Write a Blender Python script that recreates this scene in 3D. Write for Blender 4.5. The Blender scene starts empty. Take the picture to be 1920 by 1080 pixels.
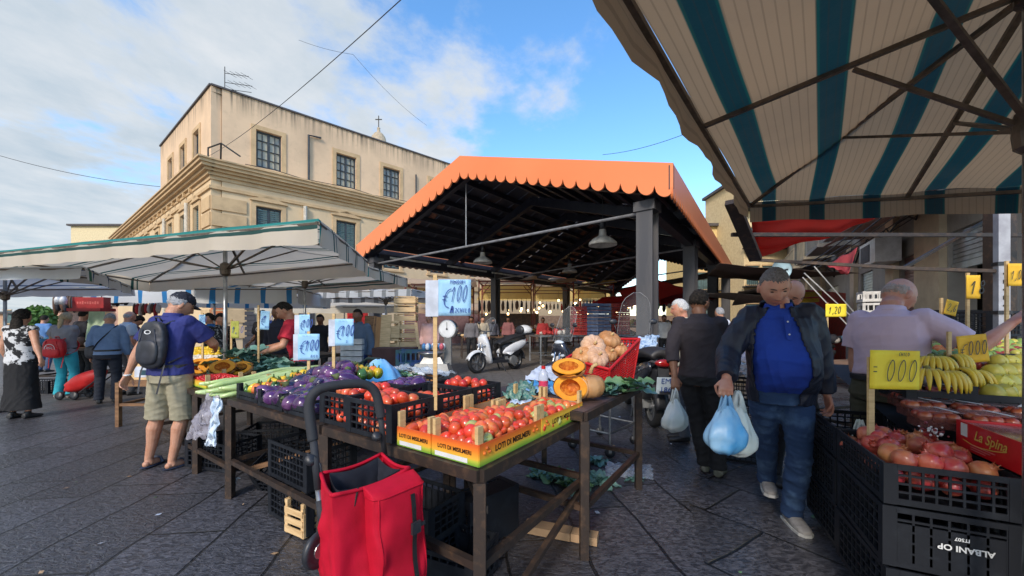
import bpy, math, random
import numpy as np
from mathutils import Vector, Matrix, noise, Euler
R=math.radians
rnd=random.Random(7)
S=bpy.context.scene
COL=S.collection
# ---------------------------------------------------------------- camera
F=710.0; YH=607.0; CH=1.4           # focal length in photo pixels, horizon row, eye height
cam_d=bpy.data.cameras.new("camera"); cam=bpy.data.objects.new("camera",cam_d); COL.objects.link(cam)
cam.location=(0,0,CH); cam.rotation_euler=(R(90),0,0)
cam_d.sensor_width=36; cam_d.lens=36*F/1920; cam_d.shift_y=(YH-540)/1920
cam_d.clip_start=0.05; cam_d.clip_end=800
S.camera=cam
# ---------------------------------------------------------------- sky, sun, exposure
SUN_EL=R(34); SUN_AZ=R(200)          # azimuth clockwise from +Y
W=bpy.data.worlds.new("World"); S.world=W; W.use_nodes=True
def build_world():
    nt=W.node_tree; N=nt.nodes; L=nt.links; N.clear()
    out=N.new('ShaderNodeOutputWorld'); bg=N.new('ShaderNodeBackground'); L.new(bg.outputs[0],out.inputs[0])
    sky=N.new('ShaderNodeTexSky'); sky.sky_type='NISHITA'; sky.sun_disc=False
    sky.sun_elevation=SUN_EL; sky.sun_rotation=SUN_AZ; sky.air_density=1.1; sky.dust_density=0.6; sky.ozone_density=1.6
    hs=N.new('ShaderNodeHueSaturation'); hs.inputs['Saturation'].default_value=1.25; hs.inputs['Value'].default_value=1.5
    L.new(sky.outputs[0],hs.inputs['Color'])
    tc=N.new('ShaderNodeTexCoord'); sp=N.new('ShaderNodeSeparateXYZ'); L.new(tc.outputs['Generated'],sp.inputs[0])
    def m(op,a,b=None,c=None):
        n=N.new('ShaderNodeMath'); n.operation=op
        for i,v in enumerate((a,b,c)):
            if v is None: continue
            if isinstance(v,(int,float)): n.inputs[i].default_value=v
            else: L.new(v,n.inputs[i])
        return n.outputs[0]
    zz=m('MAXIMUM',m('ADD',sp.outputs[2],0.12),0.05)
    cx=m('DIVIDE',sp.outputs[0],zz); cy=m('DIVIDE',sp.outputs[1],zz)
    cb=N.new('ShaderNodeCombineXYZ'); L.new(cx,cb.inputs[0]); L.new(cy,cb.inputs[1])
    mp=N.new('ShaderNodeMapping'); L.new(cb.outputs[0],mp.inputs[0]); mp.inputs['Rotation'].default_value=(0,0,R(-38)); mp.inputs['Scale'].default_value=(0.80,0.62,1); mp.inputs['Location'].default_value=(2.3,1.1,0)
    n1=N.new('ShaderNodeTexNoise'); n1.inputs['Scale'].default_value=1.25; n1.inputs['Detail'].default_value=10; n1.inputs['Roughness'].default_value=0.60; n1.inputs['Distortion'].default_value=0.15
    L.new(mp.outputs[0],n1.inputs[0])
    n2=N.new('ShaderNodeTexNoise'); n2.inputs['Scale'].default_value=4.5; n2.inputs['Detail'].default_value=7; n2.inputs['Roughness'].default_value=0.6; L.new(mp.outputs[0],n2.inputs[0])
    # more cloud to the left, less straight above the middle
    bias=m('MULTIPLY',m('MULTIPLY',sp.outputs[0],-1.0),0.26)
    low=m('MULTIPLY',m('SUBTRACT',0.42,sp.outputs[2]),0.30)
    d=m('ADD',m('ADD',m('ADD',n1.outputs[0],m('MULTIPLY',n2.outputs[0],0.28)),bias),low)
    mr=N.new('ShaderNodeMapRange'); mr.interpolation_type='SMOOTHSTEP'; L.new(d,mr.inputs[0]); mr.inputs[1].default_value=0.615; mr.inputs[2].default_value=0.765
    fac=m('MULTIPLY',mr.outputs[0],0.97)
    # cloud tone: grey-blue thick cores, white thin parts
    mr2=N.new('ShaderNodeMapRange'); L.new(m('ADD',n2.outputs[0],m('MULTIPLY',bias,0.9)),mr2.inputs[0]); mr2.inputs[1].default_value=0.46; mr2.inputs[2].default_value=0.86
    cr=N.new('ShaderNodeMix'); cr.data_type='RGBA'; L.new(mr2.outputs[0],cr.inputs[0])
    k=4.1
    cr.inputs[6].default_value=(0.86*k,0.90*k,0.94*k,1); cr.inputs[7].default_value=(0.58*k,0.69*k,0.79*k,1)
    mx=N.new('ShaderNodeMix'); mx.data_type='RGBA'; L.new(fac,mx.inputs[0]); L.new(hs.outputs[0],mx.inputs[6]); L.new(cr.outputs[2],mx.inputs[7])
    L.new(mx.outputs[2],bg.inputs[0]); bg.inputs[1].default_value=0.10
build_world()
sd=bpy.data.lights.new("sun",'SUN'); sd.energy=1.35; sd.angle=R(12); sd.color=(1.0,0.90,0.78)
sun=bpy.data.objects.new("sun",sd); COL.objects.link(sun)
_dir=Vector((math.sin(SUN_AZ)*math.cos(SUN_EL),math.cos(SUN_AZ)*math.cos(SUN_EL),math.sin(SUN_EL)))
sun.rotation_euler=_dir.to_track_quat('Z','Y').to_euler(); sun.location=(0,-20,30)
S.view_settings.view_transform='Standard'; S.view_settings.look='None'; S.view_settings.exposure=1.15; S.view_settings.gamma=1
S.cycles.max_bounces=6; S.cycles.transparent_max_bounces=12; S.cycles.use_denoising=True
# ---------------------------------------------------------------- picture -> place
def P(x,y,Y): return Vector(((x-960)/F*Y,Y,CH-(y-YH)/F*Y))
def Hh(x,y,z):                        # point of the photo's (x,y) at height z
    Y=F*(CH-z)/(y-YH); return Vector(((x-960)/F*Y,Y,z))
def lerp(a,b,t): return a+(b-a)*t
# ---------------------------------------------------------------- objects
def tag(o,label=None,cat=None,group=None,kind=None):
    if label: o['label']=label
    if cat: o['category']=cat
    if group: o['group']=group
    if kind: o['kind']=kind
    return o
def thing(name,label,cat,loc=(0,0,0),rz=0.0,group=None,rot=None,scale=None):
    o=bpy.data.objects.new(name,None); o.empty_display_size=0.1; COL.objects.link(o)
    o.location=loc; o.rotation_euler=rot if rot else (0,0,rz)
    if scale: o.scale=(scale,)*3
    return tag(o,label,cat,group)
def topm(o):
    m=Matrix.Identity(4)
    while o is not None:
        m=Matrix.LocRotScale(o.location,o.rotation_euler.to_quaternion(),o.scale)@m; o=o.parent
    return m
KIDS={}
def copy_tree(o,loc=None,rz=None,label=None,scale=None,rot=None,parent=None,group=None):
    c=o.copy(); COL.objects.link(c); c.parent=parent
    if parent is not None: KIDS.setdefault(parent.name,[]).append(c)
    if loc is not None: c.location=loc
    if rz is not None: c.rotation_euler=(0,0,rz)
    if rot is not None: c.rotation_euler=rot
    if scale is not None: c.scale=(scale,)*3 if isinstance(scale,(int,float)) else scale
    if label: c['label']=label
    if group: c['group']=group
    for ch in list(KIDS.get(o.name,[])): copy_tree(ch,parent=c)
    return c
class MB:
    def __init__(s): s.v=[]; s.f=[]; s.m=[]; s.uv=[]; s.cm=0
    def add(s,vs,fs,mi=None,uv=None):
        b=len(s.v); s.v+= [tuple(p) for p in vs]; s.uv+= (uv if uv else [(0,0)]*len(vs))
        for f in fs: s.f.append(tuple(i+b for i in f)); s.m.append(s.cm if mi is None else mi)
        return b
    def box(s,c,d,M=None,mi=None,taper=1.0):
        hx,hy,hz=d[0]/2,d[1]/2,d[2]/2; c=Vector(c)
        vs=[Vector((sx*hx*(taper if sz>0 else 1),sy*hy*(taper if sz>0 else 1),sz*hz)) for sz in(-1,1) for sy in(-1,1) for sx in(-1,1)]
        if M is not None: vs=[M@v for v in vs]
        vs=[v+c for v in vs]
        s.add(vs,[(0,2,3,1),(4,5,7,6),(0,1,5,4),(2,6,7,3),(0,4,6,2),(1,3,7,5)],mi); return s
    def beam(s,a,b,w,h=None,up=(0,0,1),mi=None):
        a=Vector(a); b=Vector(b); h=h or w; d=(b-a); L=d.length
        if L<1e-6: return s
        d.normalize(); up=Vector(up)
        if abs(d.dot(up))>0.98: up=Vector((0,1,0)) if abs(d.y)<.9 else Vector((1,0,0))
        x=d.cross(up).normalized(); z=x.cross(d).normalized()
        M=Matrix((x,d,z)).transposed()
        return s.box((a+b)/2,(w,L,h),M,mi)
    def tube(s,pts,r,n=8,mi=None,cap=True,flat=1.0,up=None):
        pts=[Vector(p) for p in pts]; k=len(pts); rr=r if isinstance(r,(list,tuple)) else [r]*k
        vs=[]; prev=None
        for i,p in enumerate(pts):
            t=(pts[min(i+1,k-1)]-pts[max(i-1,0)])
            if t.length<1e-9: t=Vector((0,0,1))
            t.normalize()
            if prev is None:
                u=Vector(up) if up else (Vector((0,0,1)) if abs(t.z)<.9 else Vector((0,1,0)))
                x=t.cross(u).normalized()
            else:
                x=(prev-t*prev.dot(t)); x=x.normalized() if x.length>1e-6 else t.orthogonal().normalized()
            prev=x; y=t.cross(x)
            for j in range(n):
                a=2*math.pi*j/n; vs.append(p+x*(math.cos(a)*rr[i])+y*(math.sin(a)*rr[i]*flat))
        fs=[(i*n+j,i*n+(j+1)%n,(i+1)*n+(j+1)%n,(i+1)*n+j) for i in range(k-1) for j in range(n)]
        if cap: fs+=[tuple(range(n))[::-1],tuple((k-1)*n+j for j in range(n))]
        s.add(vs,fs,mi); return s
    def lathe(s,prof,c=(0,0,0),n=20,M=None,mi=None,cap=True,sx=1,sy=1):
        c=Vector(c); vs=[]
        for r,z in prof:
            for j in range(n):
                a=2*math.pi*j/n; v=Vector((r*math.cos(a)*sx,r*math.sin(a)*sy,z)); vs.append(c+(M@v if M is not None else v))
        k=len(prof); fs=[(i*n+j,i*n+(j+1)%n,(i+1)*n+(j+1)%n,(i+1)*n+j) for i in range(k-1) for j in range(n)]
        if cap: fs+=[tuple(range(n))[::-1],tuple((k-1)*n+j for j in range(n))]
        s.add(vs,fs,mi); return s
    def ball(s,c,r,M=None,nu=12,nv=8,mi=None,fn=None):
        c=Vector(c); r=(r,r,r) if isinstance(r,(int,float)) else r; vs=[]
        for i in range(nv+1):
            ph=math.pi*i/nv
            for j in range(nu):
                th=2*math.pi*j/nu; d=Vector((math.sin(ph)*math.cos(th),math.sin(ph)*math.sin(th),math.cos(ph)))
                k=fn(d) if fn else 1.0
                v=Vector((d.x*r[0]*k,d.y*r[1]*k,d.z*r[2]*k)); vs.append(c+(M@v if M is not None else v))
        s.add(vs,[(i*nu+j,(i+1)*nu+j,(i+1)*nu+(j+1)%nu,i*nu+(j+1)%nu) for i in range(nv) for j in range(nu)],mi); return s
    def grid(s,fn,nu,nv,mi=None,uv=True,close=False):
        vs=[fn(i/nu,j/nv) for j in range(nv+1) for i in range(nu+1)]
        uvs=[(i/nu,j/nv) for j in range(nv+1) for i in range(nu+1)]
        w=nu+1; s.add(vs,[(j*w+i,j*w+i+1,(j+1)*w+i+1,(j+1)*w+i) for j in range(nv) for i in range(nu)],mi,uvs); return s
    def prism(s,poly,o,ex,ey,ez,d,mi=None):   # polygon in (ex,ey) plane at o, extruded d along ez
        o=Vector(o); ex=Vector(ex); ey=Vector(ey); ez=Vector(ez); n=len(poly)
        vs=[o+ex*p[0]+ey*p[1] for p in poly]+[o+ex*p[0]+ey*p[1]+ez*d for p in poly]
        s.add(vs,[tuple(range(n))[::-1],tuple(range(n,2*n))]+[(i,(i+1)%n,(i+1)%n+n,i+n) for i in range(n)],mi); return s
    def quad(s,a,b,c,d,mi=None): s.add([a,b,c,d],[(0,1,2,3)],mi,[(0,0),(1,0),(1,1),(0,1)]); return s
    def text(s,txt,o,ex,ey,size,mi=None,align='CENTER',bold=0.0,shear=0.0):
        cu=bpy.data.curves.new('t','FONT'); cu.body=txt; cu.size=size; cu.align_x=align; cu.offset=bold; cu.shear=shear; cu.resolution_u=3
        ob=bpy.data.objects.new('t',cu); me=ob.to_mesh(); o=Vector(o); ex=Vector(ex).normalized(); ey=Vector(ey).normalized()
        s.add([o+ex*v.co.x+ey*v.co.y for v in me.vertices],[tuple(p.vertices) for p in me.polygons],mi)
        ob.to_mesh_clear(); bpy.data.objects.remove(ob); bpy.data.curves.remove(cu); return s
    def build(s,name,mats,parent=None,world=False,smooth=False,loc=None,rz=None,rot=None):
        if not isinstance(mats,(list,tuple)): mats=[mats]
        v=s.v
        if parent is not None and world:
            mi=topm(parent).inverted(); v=[tuple(mi@Vector(p)) for p in v]
        me=bpy.data.meshes.new(name); me.from_pydata(v,[],s.f)
        for m in mats: me.materials.append(m)
        if len(mats)>1: me.polygons.foreach_set('material_index',s.m)
        if any(u!=(0,0) for u in s.uv[:4000]):
            ul=me.uv_layers.new(name='UVMap'); li=np.zeros(len(me.loops),dtype=np.int32); me.loops.foreach_get('vertex_index',li)
            ul.data.foreach_set('uv',np.array(s.uv,dtype=np.float32)[li].ravel())
        if smooth: me.polygons.foreach_set('use_smooth',[True]*len(me.polygons))
        me.update()
        o=bpy.data.objects.new(name,me); COL.objects.link(o)
        if parent is not None: o.parent=parent; KIDS.setdefault(parent.name,[]).append(o)
        if loc is not None: o.location=loc
        if rz is not None: o.rotation_euler=(0,0,rz)
        if rot is not None: o.rotation_euler=rot
        return o
# ---------------------------------------------------------------- materials
MATS={}
def lin(c): return tuple(((x/255)/12.92 if x/255<=0.04045 else (((x/255)+0.055)/1.055)**2.4) for x in c)
class NT:
    def __init__(s,name):
        s.mat=bpy.data.materials.new(name); s.mat.use_nodes=True; s.t=s.mat.node_tree; s.N=s.t.nodes; s.L=s.t.links
        s.b=s.N['Principled BSDF']; s.out=s.N['Material Output']
    def n(s,t,**k):
        n=s.N.new(t)
        for a,b in k.items(): setattr(n,a,b)
        return n
    def m(s,op,a,b=None,c=None,clamp=False):
        n=s.n('ShaderNodeMath',operation=op,use_clamp=clamp)
        for i,v in enumerate((a,b,c)):
            if v is None: continue
            if isinstance(v,(int,float)): n.inputs[i].default_value=v
            else: s.L.new(v,n.inputs[i])
        return n.outputs[0]
    def coord(s,kind='Object',scale=None,rot=None):
        tc=s.n('ShaderNodeTexCoord'); o=tc.outputs[kind]
        if scale or rot:
            mp=s.n('ShaderNodeMapping'); s.L.new(o,mp.inputs[0])
            if scale: mp.inputs['Scale'].default_value=scale
            if rot: mp.inputs['Rotation'].default_value=rot
            o=mp.outputs[0]
        return o
    def noise(s,scale,detail=4,rough=.55,co=None,dist=0):
        n=s.n('ShaderNodeTexNoise'); n.inputs['Scale'].default_value=scale; n.inputs['Detail'].default_value=detail; n.inputs['Roughness'].default_value=rough; n.inputs['Distortion'].default_value=dist
        if co is not None: s.L.new(co,n.inputs[0])
        return n.outputs[0]
    def rng(s,v,a,b,c=0.,d=1.,smooth=False):
        n=s.n('ShaderNodeMapRange'); s.L.new(v,n.inputs[0])
        if smooth: n.interpolation_type='SMOOTHSTEP'
        for i,x in enumerate((a,b,c,d)): n.inputs[i+1].default_value=x
        return n.outputs[0]
    def mix(s,f,a,b,blend='MIX'):
        n=s.n('ShaderNodeMix',data_type='RGBA',blend_type=blend)
        for i,v in ((0,f),(6,a),(7,b)):
            if isinstance(v,(int,float)): n.inputs[i].default_value=v
            elif isinstance(v,tuple): n.inputs[i].default_value=(*v[:3],1)
            else: s.L.new(v,n.inputs[i])
        return n.outputs[2]
    def base(s,c):
        if isinstance(c,tuple): s.b.inputs['Base Color'].default_value=(*c[:3],1)
        else: s.L.new(c,s.b.inputs['Base Color'])
    def set(s,rough=None,metal=None,spec=None):
        for k,v in(('Roughness',rough),('Metallic',metal),('Specular IOR Level',spec)):
            if v is None: continue
            if isinstance(v,(int,float)): s.b.inputs[k].default_value=v
            else: s.L.new(v,s.b.inputs[k])
    def bump(s,h,strength=.3,dist=.01):
        n=s.n('ShaderNodeBump'); n.inputs['Strength'].default_value=strength; n.inputs['Distance'].default_value=dist; s.L.new(h,n.inputs['Height']); s.L.new(n.outputs[0],s.b.inputs['Normal'])
def mat(name,c,rough=.6,metal=0.,c2=None,scale=6.,amt=None,bump=0.,bscale=None,rand=0.,randc=None,sub=0.,coat=0.,alpha=None,stretch=None,spec=None,trans=0.,thr=(.42,.62),sheen=0.,emit=None,es=0.,bdist=.004):
    if name in MATS: return MATS[name]
    t=NT(name); c=tuple(c)
    co=t.coord('Object',stretch)
    col=c
    if c2 is None and amt is None: c2=tuple(x*.72 for x in c)
    if c2 is not None:
        f=t.rng(t.noise(scale,5,.6,co),thr[0],thr[1]); col=t.mix(f,c,tuple(c2))
    if rand or randc:
        oi=t.n('ShaderNodeObjectInfo')
        if randc: col=t.mix(t.m('MULTIPLY',oi.outputs['Random'],1.0),col,tuple(randc)) if not isinstance(randc,list) else col
        if rand:
            hs=t.n('ShaderNodeHueSaturation'); t.L.new(col,hs.inputs['Color']) if not isinstance(col,tuple) else setattr(hs.inputs['Color'],'default_value',(*col,1))
            t.L.new(t.rng(oi.outputs['Random'],0,1,1-rand,1+rand),hs.inputs['Value'])
            r2=t.m('FRACT',t.m('MULTIPLY',oi.outputs['Random'],17.31)); t.L.new(t.rng(r2,0,1,.5-rand*.03,.5+rand*.03),hs.inputs['Hue']); col=hs.outputs[0]
    t.base(col); t.set(rough,metal,spec)
    if bump: t.bump(t.noise(bscale or scale*4,4,.6,co),bump,bdist)
    if sub: t.b.inputs['Subsurface Weight'].default_value=sub; t.b.inputs['Subsurface Radius'].default_value=(.02,.008,.004)
    if coat: t.b.inputs['Coat Weight'].default_value=coat; t.b.inputs['Coat Roughness'].default_value=.12
    if alpha is not None: t.b.inputs['Alpha'].default_value=alpha
    if trans: t.b.inputs['Transmission Weight'].default_value=trans
    if sheen: t.b.inputs['Sheen Weight'].default_value=sheen
    if emit: t.b.inputs['Emission Color'].default_value=(*emit,1); t.b.inputs['Emission Strength'].default_value=es
    MATS[name]=t.mat; return t.mat
def cloth(name,c,c2=None,stripes=None,transl=0.25,rough=.85,dirt=.25,bump=.25,weave=0):
    """awning cloth: stripes=[(centre,halfwidth,period,colour)] on UV.x"""
    t=NT(name); uv=t.coord('UV'); sx=t.n('ShaderNodeSeparateXYZ'); t.L.new(uv,sx.inputs[0]); col=tuple(c); ob=t.coord('Object')
    for (ce,hw,per,sc) in (stripes or []):
        fr=t.m('FRACT',t.m('ADD',t.m('DIVIDE',t.m('SUBTRACT',sx.outputs[0],ce),per),.5))
        a=t.m('ABSOLUTE',t.m('SUBTRACT',fr,.5)); f=t.rng(a,hw/per*1.05,hw/per*.95); col=t.mix(f,col,tuple(sc))
    if weave:
        fr=t.m('FRACT',t.m('MULTIPLY',sx.outputs[0],weave)); col=t.mix(t.m('MULTIPLY',t.m('LESS_THAN',fr,.16),.25),col,(.05,.04,.03))
    d=t.rng(t.noise(2.2,6,.65,ob),.45,.75); col=t.mix(t.m('MULTIPLY',d,dirt),col,tuple(c2 or (.12,.10,.08)))
    t.base(col); t.set(rough); t.bump(t.noise(14,4,.6,ob),bump,.01)
    if transl:
        tr=t.n('ShaderNodeBsdfTranslucent'); 
        if isinstance(col,tuple): tr.inputs[0].default_value=(*col,1)
        else: t.L.new(col,tr.inputs[0])
        ms=t.n('ShaderNodeMixShader'); ms.inputs[0].default_value=transl; t.L.new(t.b.outputs[0],ms.inputs[1]); t.L.new(tr.outputs[0],ms.inputs[2]); t.L.new(ms.outputs[0],t.out.inputs[0])
    return t.mat
M_black=mat('black_plastic',(.018,.02,.026),.42,c2=(.03,.032,.038),scale=14,bump=.1)
M_crate=mat('crate_plastic',(.009,.011,.016),.55,c2=(.022,.026,.034),scale=9,thr=(.5,.75),bump=.1,spec=.35)
M_steel=mat('dark_steel',(.045,.032,.026),.5,.3,c2=(.11,.065,.04),scale=16,thr=(.5,.7),bump=.3)
M_galv=mat('galvanised_steel',(.42,.43,.43),.35,.9,c2=(.3,.3,.3),scale=20)
M_bronze=mat('frame_metal',(.16,.125,.095),.45,.5,c2=(.1,.08,.06),scale=20)
M_wood=mat('pale_wood',(.72,.50,.26),.7,c2=(.55,.36,.17),scale=5,stretch=(1,1,8),bump=.2)
M_woodd=mat('dark_wood',(.25,.13,.06),.6,c2=(.15,.075,.035),scale=5,stretch=(1,1,6),bump=.2)
M_white=mat('white_paint',(.75,.76,.76),.4,c2=(.62,.63,.62))
M_paper_b=mat('blue_card',lin((160,205,235)),.7,c2=lin((140,190,225)))
M_paper_w=mat('white_card',lin((205,212,225)),.7)
M_paper_y=mat('yellow_card',lin((250,225,60)),.7,c2=lin((240,205,45)),scale=3)
M_paper_yd=mat('amber_card',lin((240,190,50)),.7,c2=lin((225,170,40)),scale=3)
M_ink_b=mat('blue_ink',(.015,.06,.30),.5,amt=0)
M_ink=mat('black_ink',(.02,.02,.02),.5,amt=0)
M_wire=mat('cable_rubber',(.03,.03,.03),.6)

_W=['first','second','third','fourth','fifth','sixth','seventh','eighth','ninth','tenth','eleventh','twelfth']
def ORD(i,n): return 'lowest' if i==0 else ('topmost' if i==n-1 else _W[i]+' lowest')
def LR(i,n): return 'leftmost' if i==0 else ('rightmost' if i==n-1 else _W[i]+' from the left')
# ================================================================ GROUND
def ground_mat():
    t=NT('basalt_paving'); co=t.coord('Object')
    wob=t.noise(.7,3,.5,co); 
    def slabs(rot,sx,sy,seed):
        mp=t.n('ShaderNodeMapping'); t.L.new(co,mp.inputs[0]); mp.inputs['Rotation'].default_value=(0,0,rot); mp.inputs['Location'].default_value=(seed,seed*.7,0)
        av=t.n('ShaderNodeVectorMath',operation='ADD'); cb=t.n('ShaderNodeCombineXYZ'); w=t.m('MULTIPLY',t.m('SUBTRACT',wob,.5),.22); t.L.new(w,cb.inputs[0]); t.L.new(w,cb.inputs[1]); t.L.new(mp.outputs[0],av.inputs[0]); t.L.new(cb.outputs[0],av.inputs[1])
        b=t.n('ShaderNodeTexBrick'); t.L.new(av.outputs[0],b.inputs[0]); b.inputs['Scale'].default_value=1; b.inputs['Brick Width'].default_value=sx; b.inputs['Row Height'].default_value=sy
        b.inputs['Mortar Size'].default_value=.010; b.inputs['Mortar Smooth'].default_value=.35; b.offset=.37; b.squash=1.35; b.squash_frequency=3
        b.inputs['Color1'].default_value=(0,0,0,1); b.inputs['Color2'].default_value=(1,1,1,1); b.inputs['Mortar'].default_value=(.5,.5,.5,1)
        return b
    a=slabs(R(90-7),1.05,.47,0.3); c=slabs(R(56),.95,.62,3.1)
    sp=t.n('ShaderNodeSeparateXYZ'); t.L.new(co,sp.inputs[0])
    zone=t.m('GREATER_THAN',t.m('SUBTRACT',sp.outputs[0],t.m('MULTIPLY',sp.outputs[1],.35)),.35)
    mort=t.mix(zone,a.outputs['Fac'],c.outputs['Fac']); tone=t.mix(zone,a.outputs['Color'],c.outputs['Color'])
    wet=t.rng(t.noise(1.1,4,.6,co),.42,.58); wz=t.m('MULTIPLY',wet,t.rng(t.m('SUBTRACT',sp.outputs[0],t.m('MULTIPLY',sp.outputs[1],.30)),-.4,.5,.25,1.0))
    big=t.noise(.55,5,.6,co); mid=t.noise(6,5,.65,co)
    ch=t.n('ShaderNodeMapping'); t.L.new(co,ch.inputs[0]); ch.inputs['Rotation'].default_value=(0,0,R(28)); ch.inputs['Scale'].default_value=(1,1.9,1)
    chis=t.noise(21,3,.6,ch.outputs[0],.9); chis2=t.noise(95,3,.6,co)
    col=t.mix(t.rng(chis,.40,.64),(.030,.030,.037),(.125,.125,.145))
    tz=t.m('MULTIPLY',tone,.55); col=t.mix(tz,col,(.03,.029,.032))
    col=t.mix(t.m('MULTIPLY',t.rng(big,.45,.7),.5),col,(.035,.032,.032))
    col=t.mix(t.m('MULTIPLY',t.rng(mid,.55,.75),.35),col,(.06,.052,.045))
    col=t.mix(t.rng(mort,.25,.8),col,(.008,.008,.009))
    far=t.m('MULTIPLY',t.rng(sp.outputs[1],5.2,8.5,0,1,True),t.rng(t.m('SUBTRACT',sp.outputs[0],t.m('MULTIPLY',sp.outputs[1],.42)),-.4,.6,1,.25)); lit_brown=t.mix(t.rng(mid,.4,.65),(.17,.15,.13),(.10,.09,.08)); col=t.mix(t.m('MULTIPLY',far,.85),col,lit_brown)  # paler brown under the pavilion: lit paving put into the colour
    t.base(col)
    wr=t.rng(t.m('SUBTRACT',sp.outputs[0],t.m('MULTIPLY',sp.outputs[1],.30)),-.2,.6)
    ro=t.m('SUBTRACT',t.rng(chis,.3,.7,.50,.36),t.m('MULTIPLY',wz,.34)); ro=t.m('ADD',ro,t.m('MULTIPLY',far,.3)); t.set(ro,0,.8)
    rough_=t.rng(t.m('ADD',t.m('MULTIPLY',tone,.35),t.noise(1.1,3,.5,co)),.40,.78,.25,1.0); rough_=t.m('MULTIPLY',rough_,t.m('SUBTRACT',1.0,t.m('MULTIPLY',wz,.55))); hgt=t.m('ADD',t.m('MULTIPLY',t.m('MULTIPLY',chis,rough_),.9),t.m('MULTIPLY',chis2,.10)); hgt=t.m('SUBTRACT',t.m('ADD',hgt,t.m('MULTIPLY',tone,.15)),t.m('MULTIPLY',mort,1.1))
    t.bump(hgt,1.0,.018); return t.mat
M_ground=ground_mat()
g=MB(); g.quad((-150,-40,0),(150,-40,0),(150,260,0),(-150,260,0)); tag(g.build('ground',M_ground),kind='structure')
# ================================================================ YELLOW BUILDING
def plaster(name,c,c2,drip=None,top=None,sc=.5):
    t=NT(name); co=t.coord('Object'); col=t.mix(t.rng(t.noise(sc,6,.6,co),.4,.68),c,c2)
    col=t.mix(t.m('MULTIPLY',t.rng(t.noise(3.,6,.7,co),.55,.75),.35),col,tuple(x*.72 for x in c2))
    if drip is not None:
        mp=t.n('ShaderNodeMapping'); t.L.new(co,mp.inputs[0]); mp.inputs['Scale'].default_value=(2.6,2.6,.10)
        sp=t.n('ShaderNodeSeparateXYZ'); t.L.new(co,sp.inputs[0])
        dn=t.noise(1.4,5,.7,mp.outputs[0]); f=t.m('MULTIPLY',t.rng(sp.outputs[2],top-1.3,top,0,1),t.rng(dn,.42,.62)); f=t.m('MULTIPLY',t.m('POWER',f,1.3),1.0,clamp=True)
        col=t.mix(f,col,drip)
    t.base(col); t.set(.9); t.bump(t.noise(22,4,.6,co),.25,.01); return t.mat
M_yel=plaster('ochre_plaster',(.74,.53,.34),(.60,.43,.28),(.09,.08,.06),14.0)
M_yel2=plaster('cream_plaster',(.68,.51,.31),(.60,.45,.27))
M_trim=plaster('stone_trim',(.60,.42,.23),(.48,.33,.18),sc=2)
M_roofe=mat('dark_coping',(.09,.08,.08),.7)
M_glass=mat('window_glass',(.50,.45,.33),.3,0,c2=(.26,.28,.27),scale=1.2,spec=.35)
M_frame=mat('blue_grey_frame',(.055,.065,.075),.6,spec=.3)
M_shut=mat('green_shutter',(.10,.17,.17),.6)
A0=Vector((-15.9,20,0)); Ud=Vector((10.5,9.6,0)).normalized(); Ld=Vector((-9.3,7.1,0)).normalized()
nF=Vector((Ud.y,-Ud.x,0)); nL=Vector((-Ld.y,Ld.x,0)) 
if nL.dot(Vector((0,0,0))-A0)<0: nL=-nL
if nF.dot(Vector((0,0,0))-A0)<0: nF=-nF
LF=34.0; LU=11.5; LL=30.0
ZC=9.9; ZT=14.0
bld=thing('palazzo','large ochre plaster palazzo with deep cornice behind the white market umbrellas','building',tuple(A0))
def wallbox(mb,p,d,n,t0,t1,z0,z1,out=0.,th=.4,mi=None):
    a=p+d*t0; b=p+d*t1; c=(a+b)/2+n*(out-th/2); M=Matrix((d,n,Vector((0,0,1)))).transposed()
    mb.box((c.x,c.y,(z0+z1)/2),(t1-t0,th,z1-z0),M,mi)
def uplane(px,p,d):     # where the photo column px meets the wall p+d*t
    k=(px-960)/F; return (k*p.y-p.x)/(d.x-k*d.y)
wins_u=[(482,526,258,328),(632,666,302,360),(720,748,327,380)]; wins_l=[(482,527,398),(632,666,422),(720,748,441)]
cols_u=[]; 
for (x0,x1,y0,y1) in wins_u:
    t0=uplane(x0,A0,Ud); t1=uplane(x1,A0,Ud); cols_u.append((t0,t1))
print('win t',cols_u)
ZW0,ZW1=9.95+.35,12.35
def facade(mb,p,d,n,t0,t1,z0,z1,openings,th=.45):
    """wall with real openings"""
    xs=sorted({t0,t1,*[o[0] for o in openings],*[o[1] for o in openings]}); zs=sorted({z0,z1,*[o[2] for o in openings],*[o[3] for o in openings]})
    for i in range(len(xs)-1):
        run=None
        for j in range(len(zs)-1):
            cx=(xs[i]+xs[i+1])/2; cz=(zs[j]+zs[j+1])/2
            hole=any(o[0]<cx<o[1] and o[2]<cz<o[3] for o in openings)
            if hole:
                if run is not None: wallbox(mb,p,d,n,xs[i],xs[i+1],run,zs[j],th=th); run=None
            elif run is None: run=zs[j]
        if run is not None: wallbox(mb,p,d,n,xs[i],xs[i+1],run,z1,th=th)
tw=[((a+b)/2) for a,b in cols_u]; sp_=(tw[2]-tw[0])/2
tfs=[tw[0],tw[1],tw[2],tw[2]+sp_,tw[2]+2*sp_,tw[2]+3*sp_,tw[2]+4*sp_]
WW=.62
opU=[(t-WW,t+WW,ZW0,ZW1) for t in tfs]; opL=[(t-WW,t+WW,5.3,8.05) for t in tfs]
tls=[2.6,5.5,8.6]; opUL=[(t-.55,t+.55,ZW0,ZW1) for t in tls]; opLL=[(t-.55,t+.55,5.3,8.05) for t in tls+[12.5,16,19.5,23]]
w=MB(); facade(w,A0,Ud,nF,0.46,LF,ZC,ZT,opU); facade(w,A0,Ld,nL,0,LU,ZC,ZT,opUL)
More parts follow.
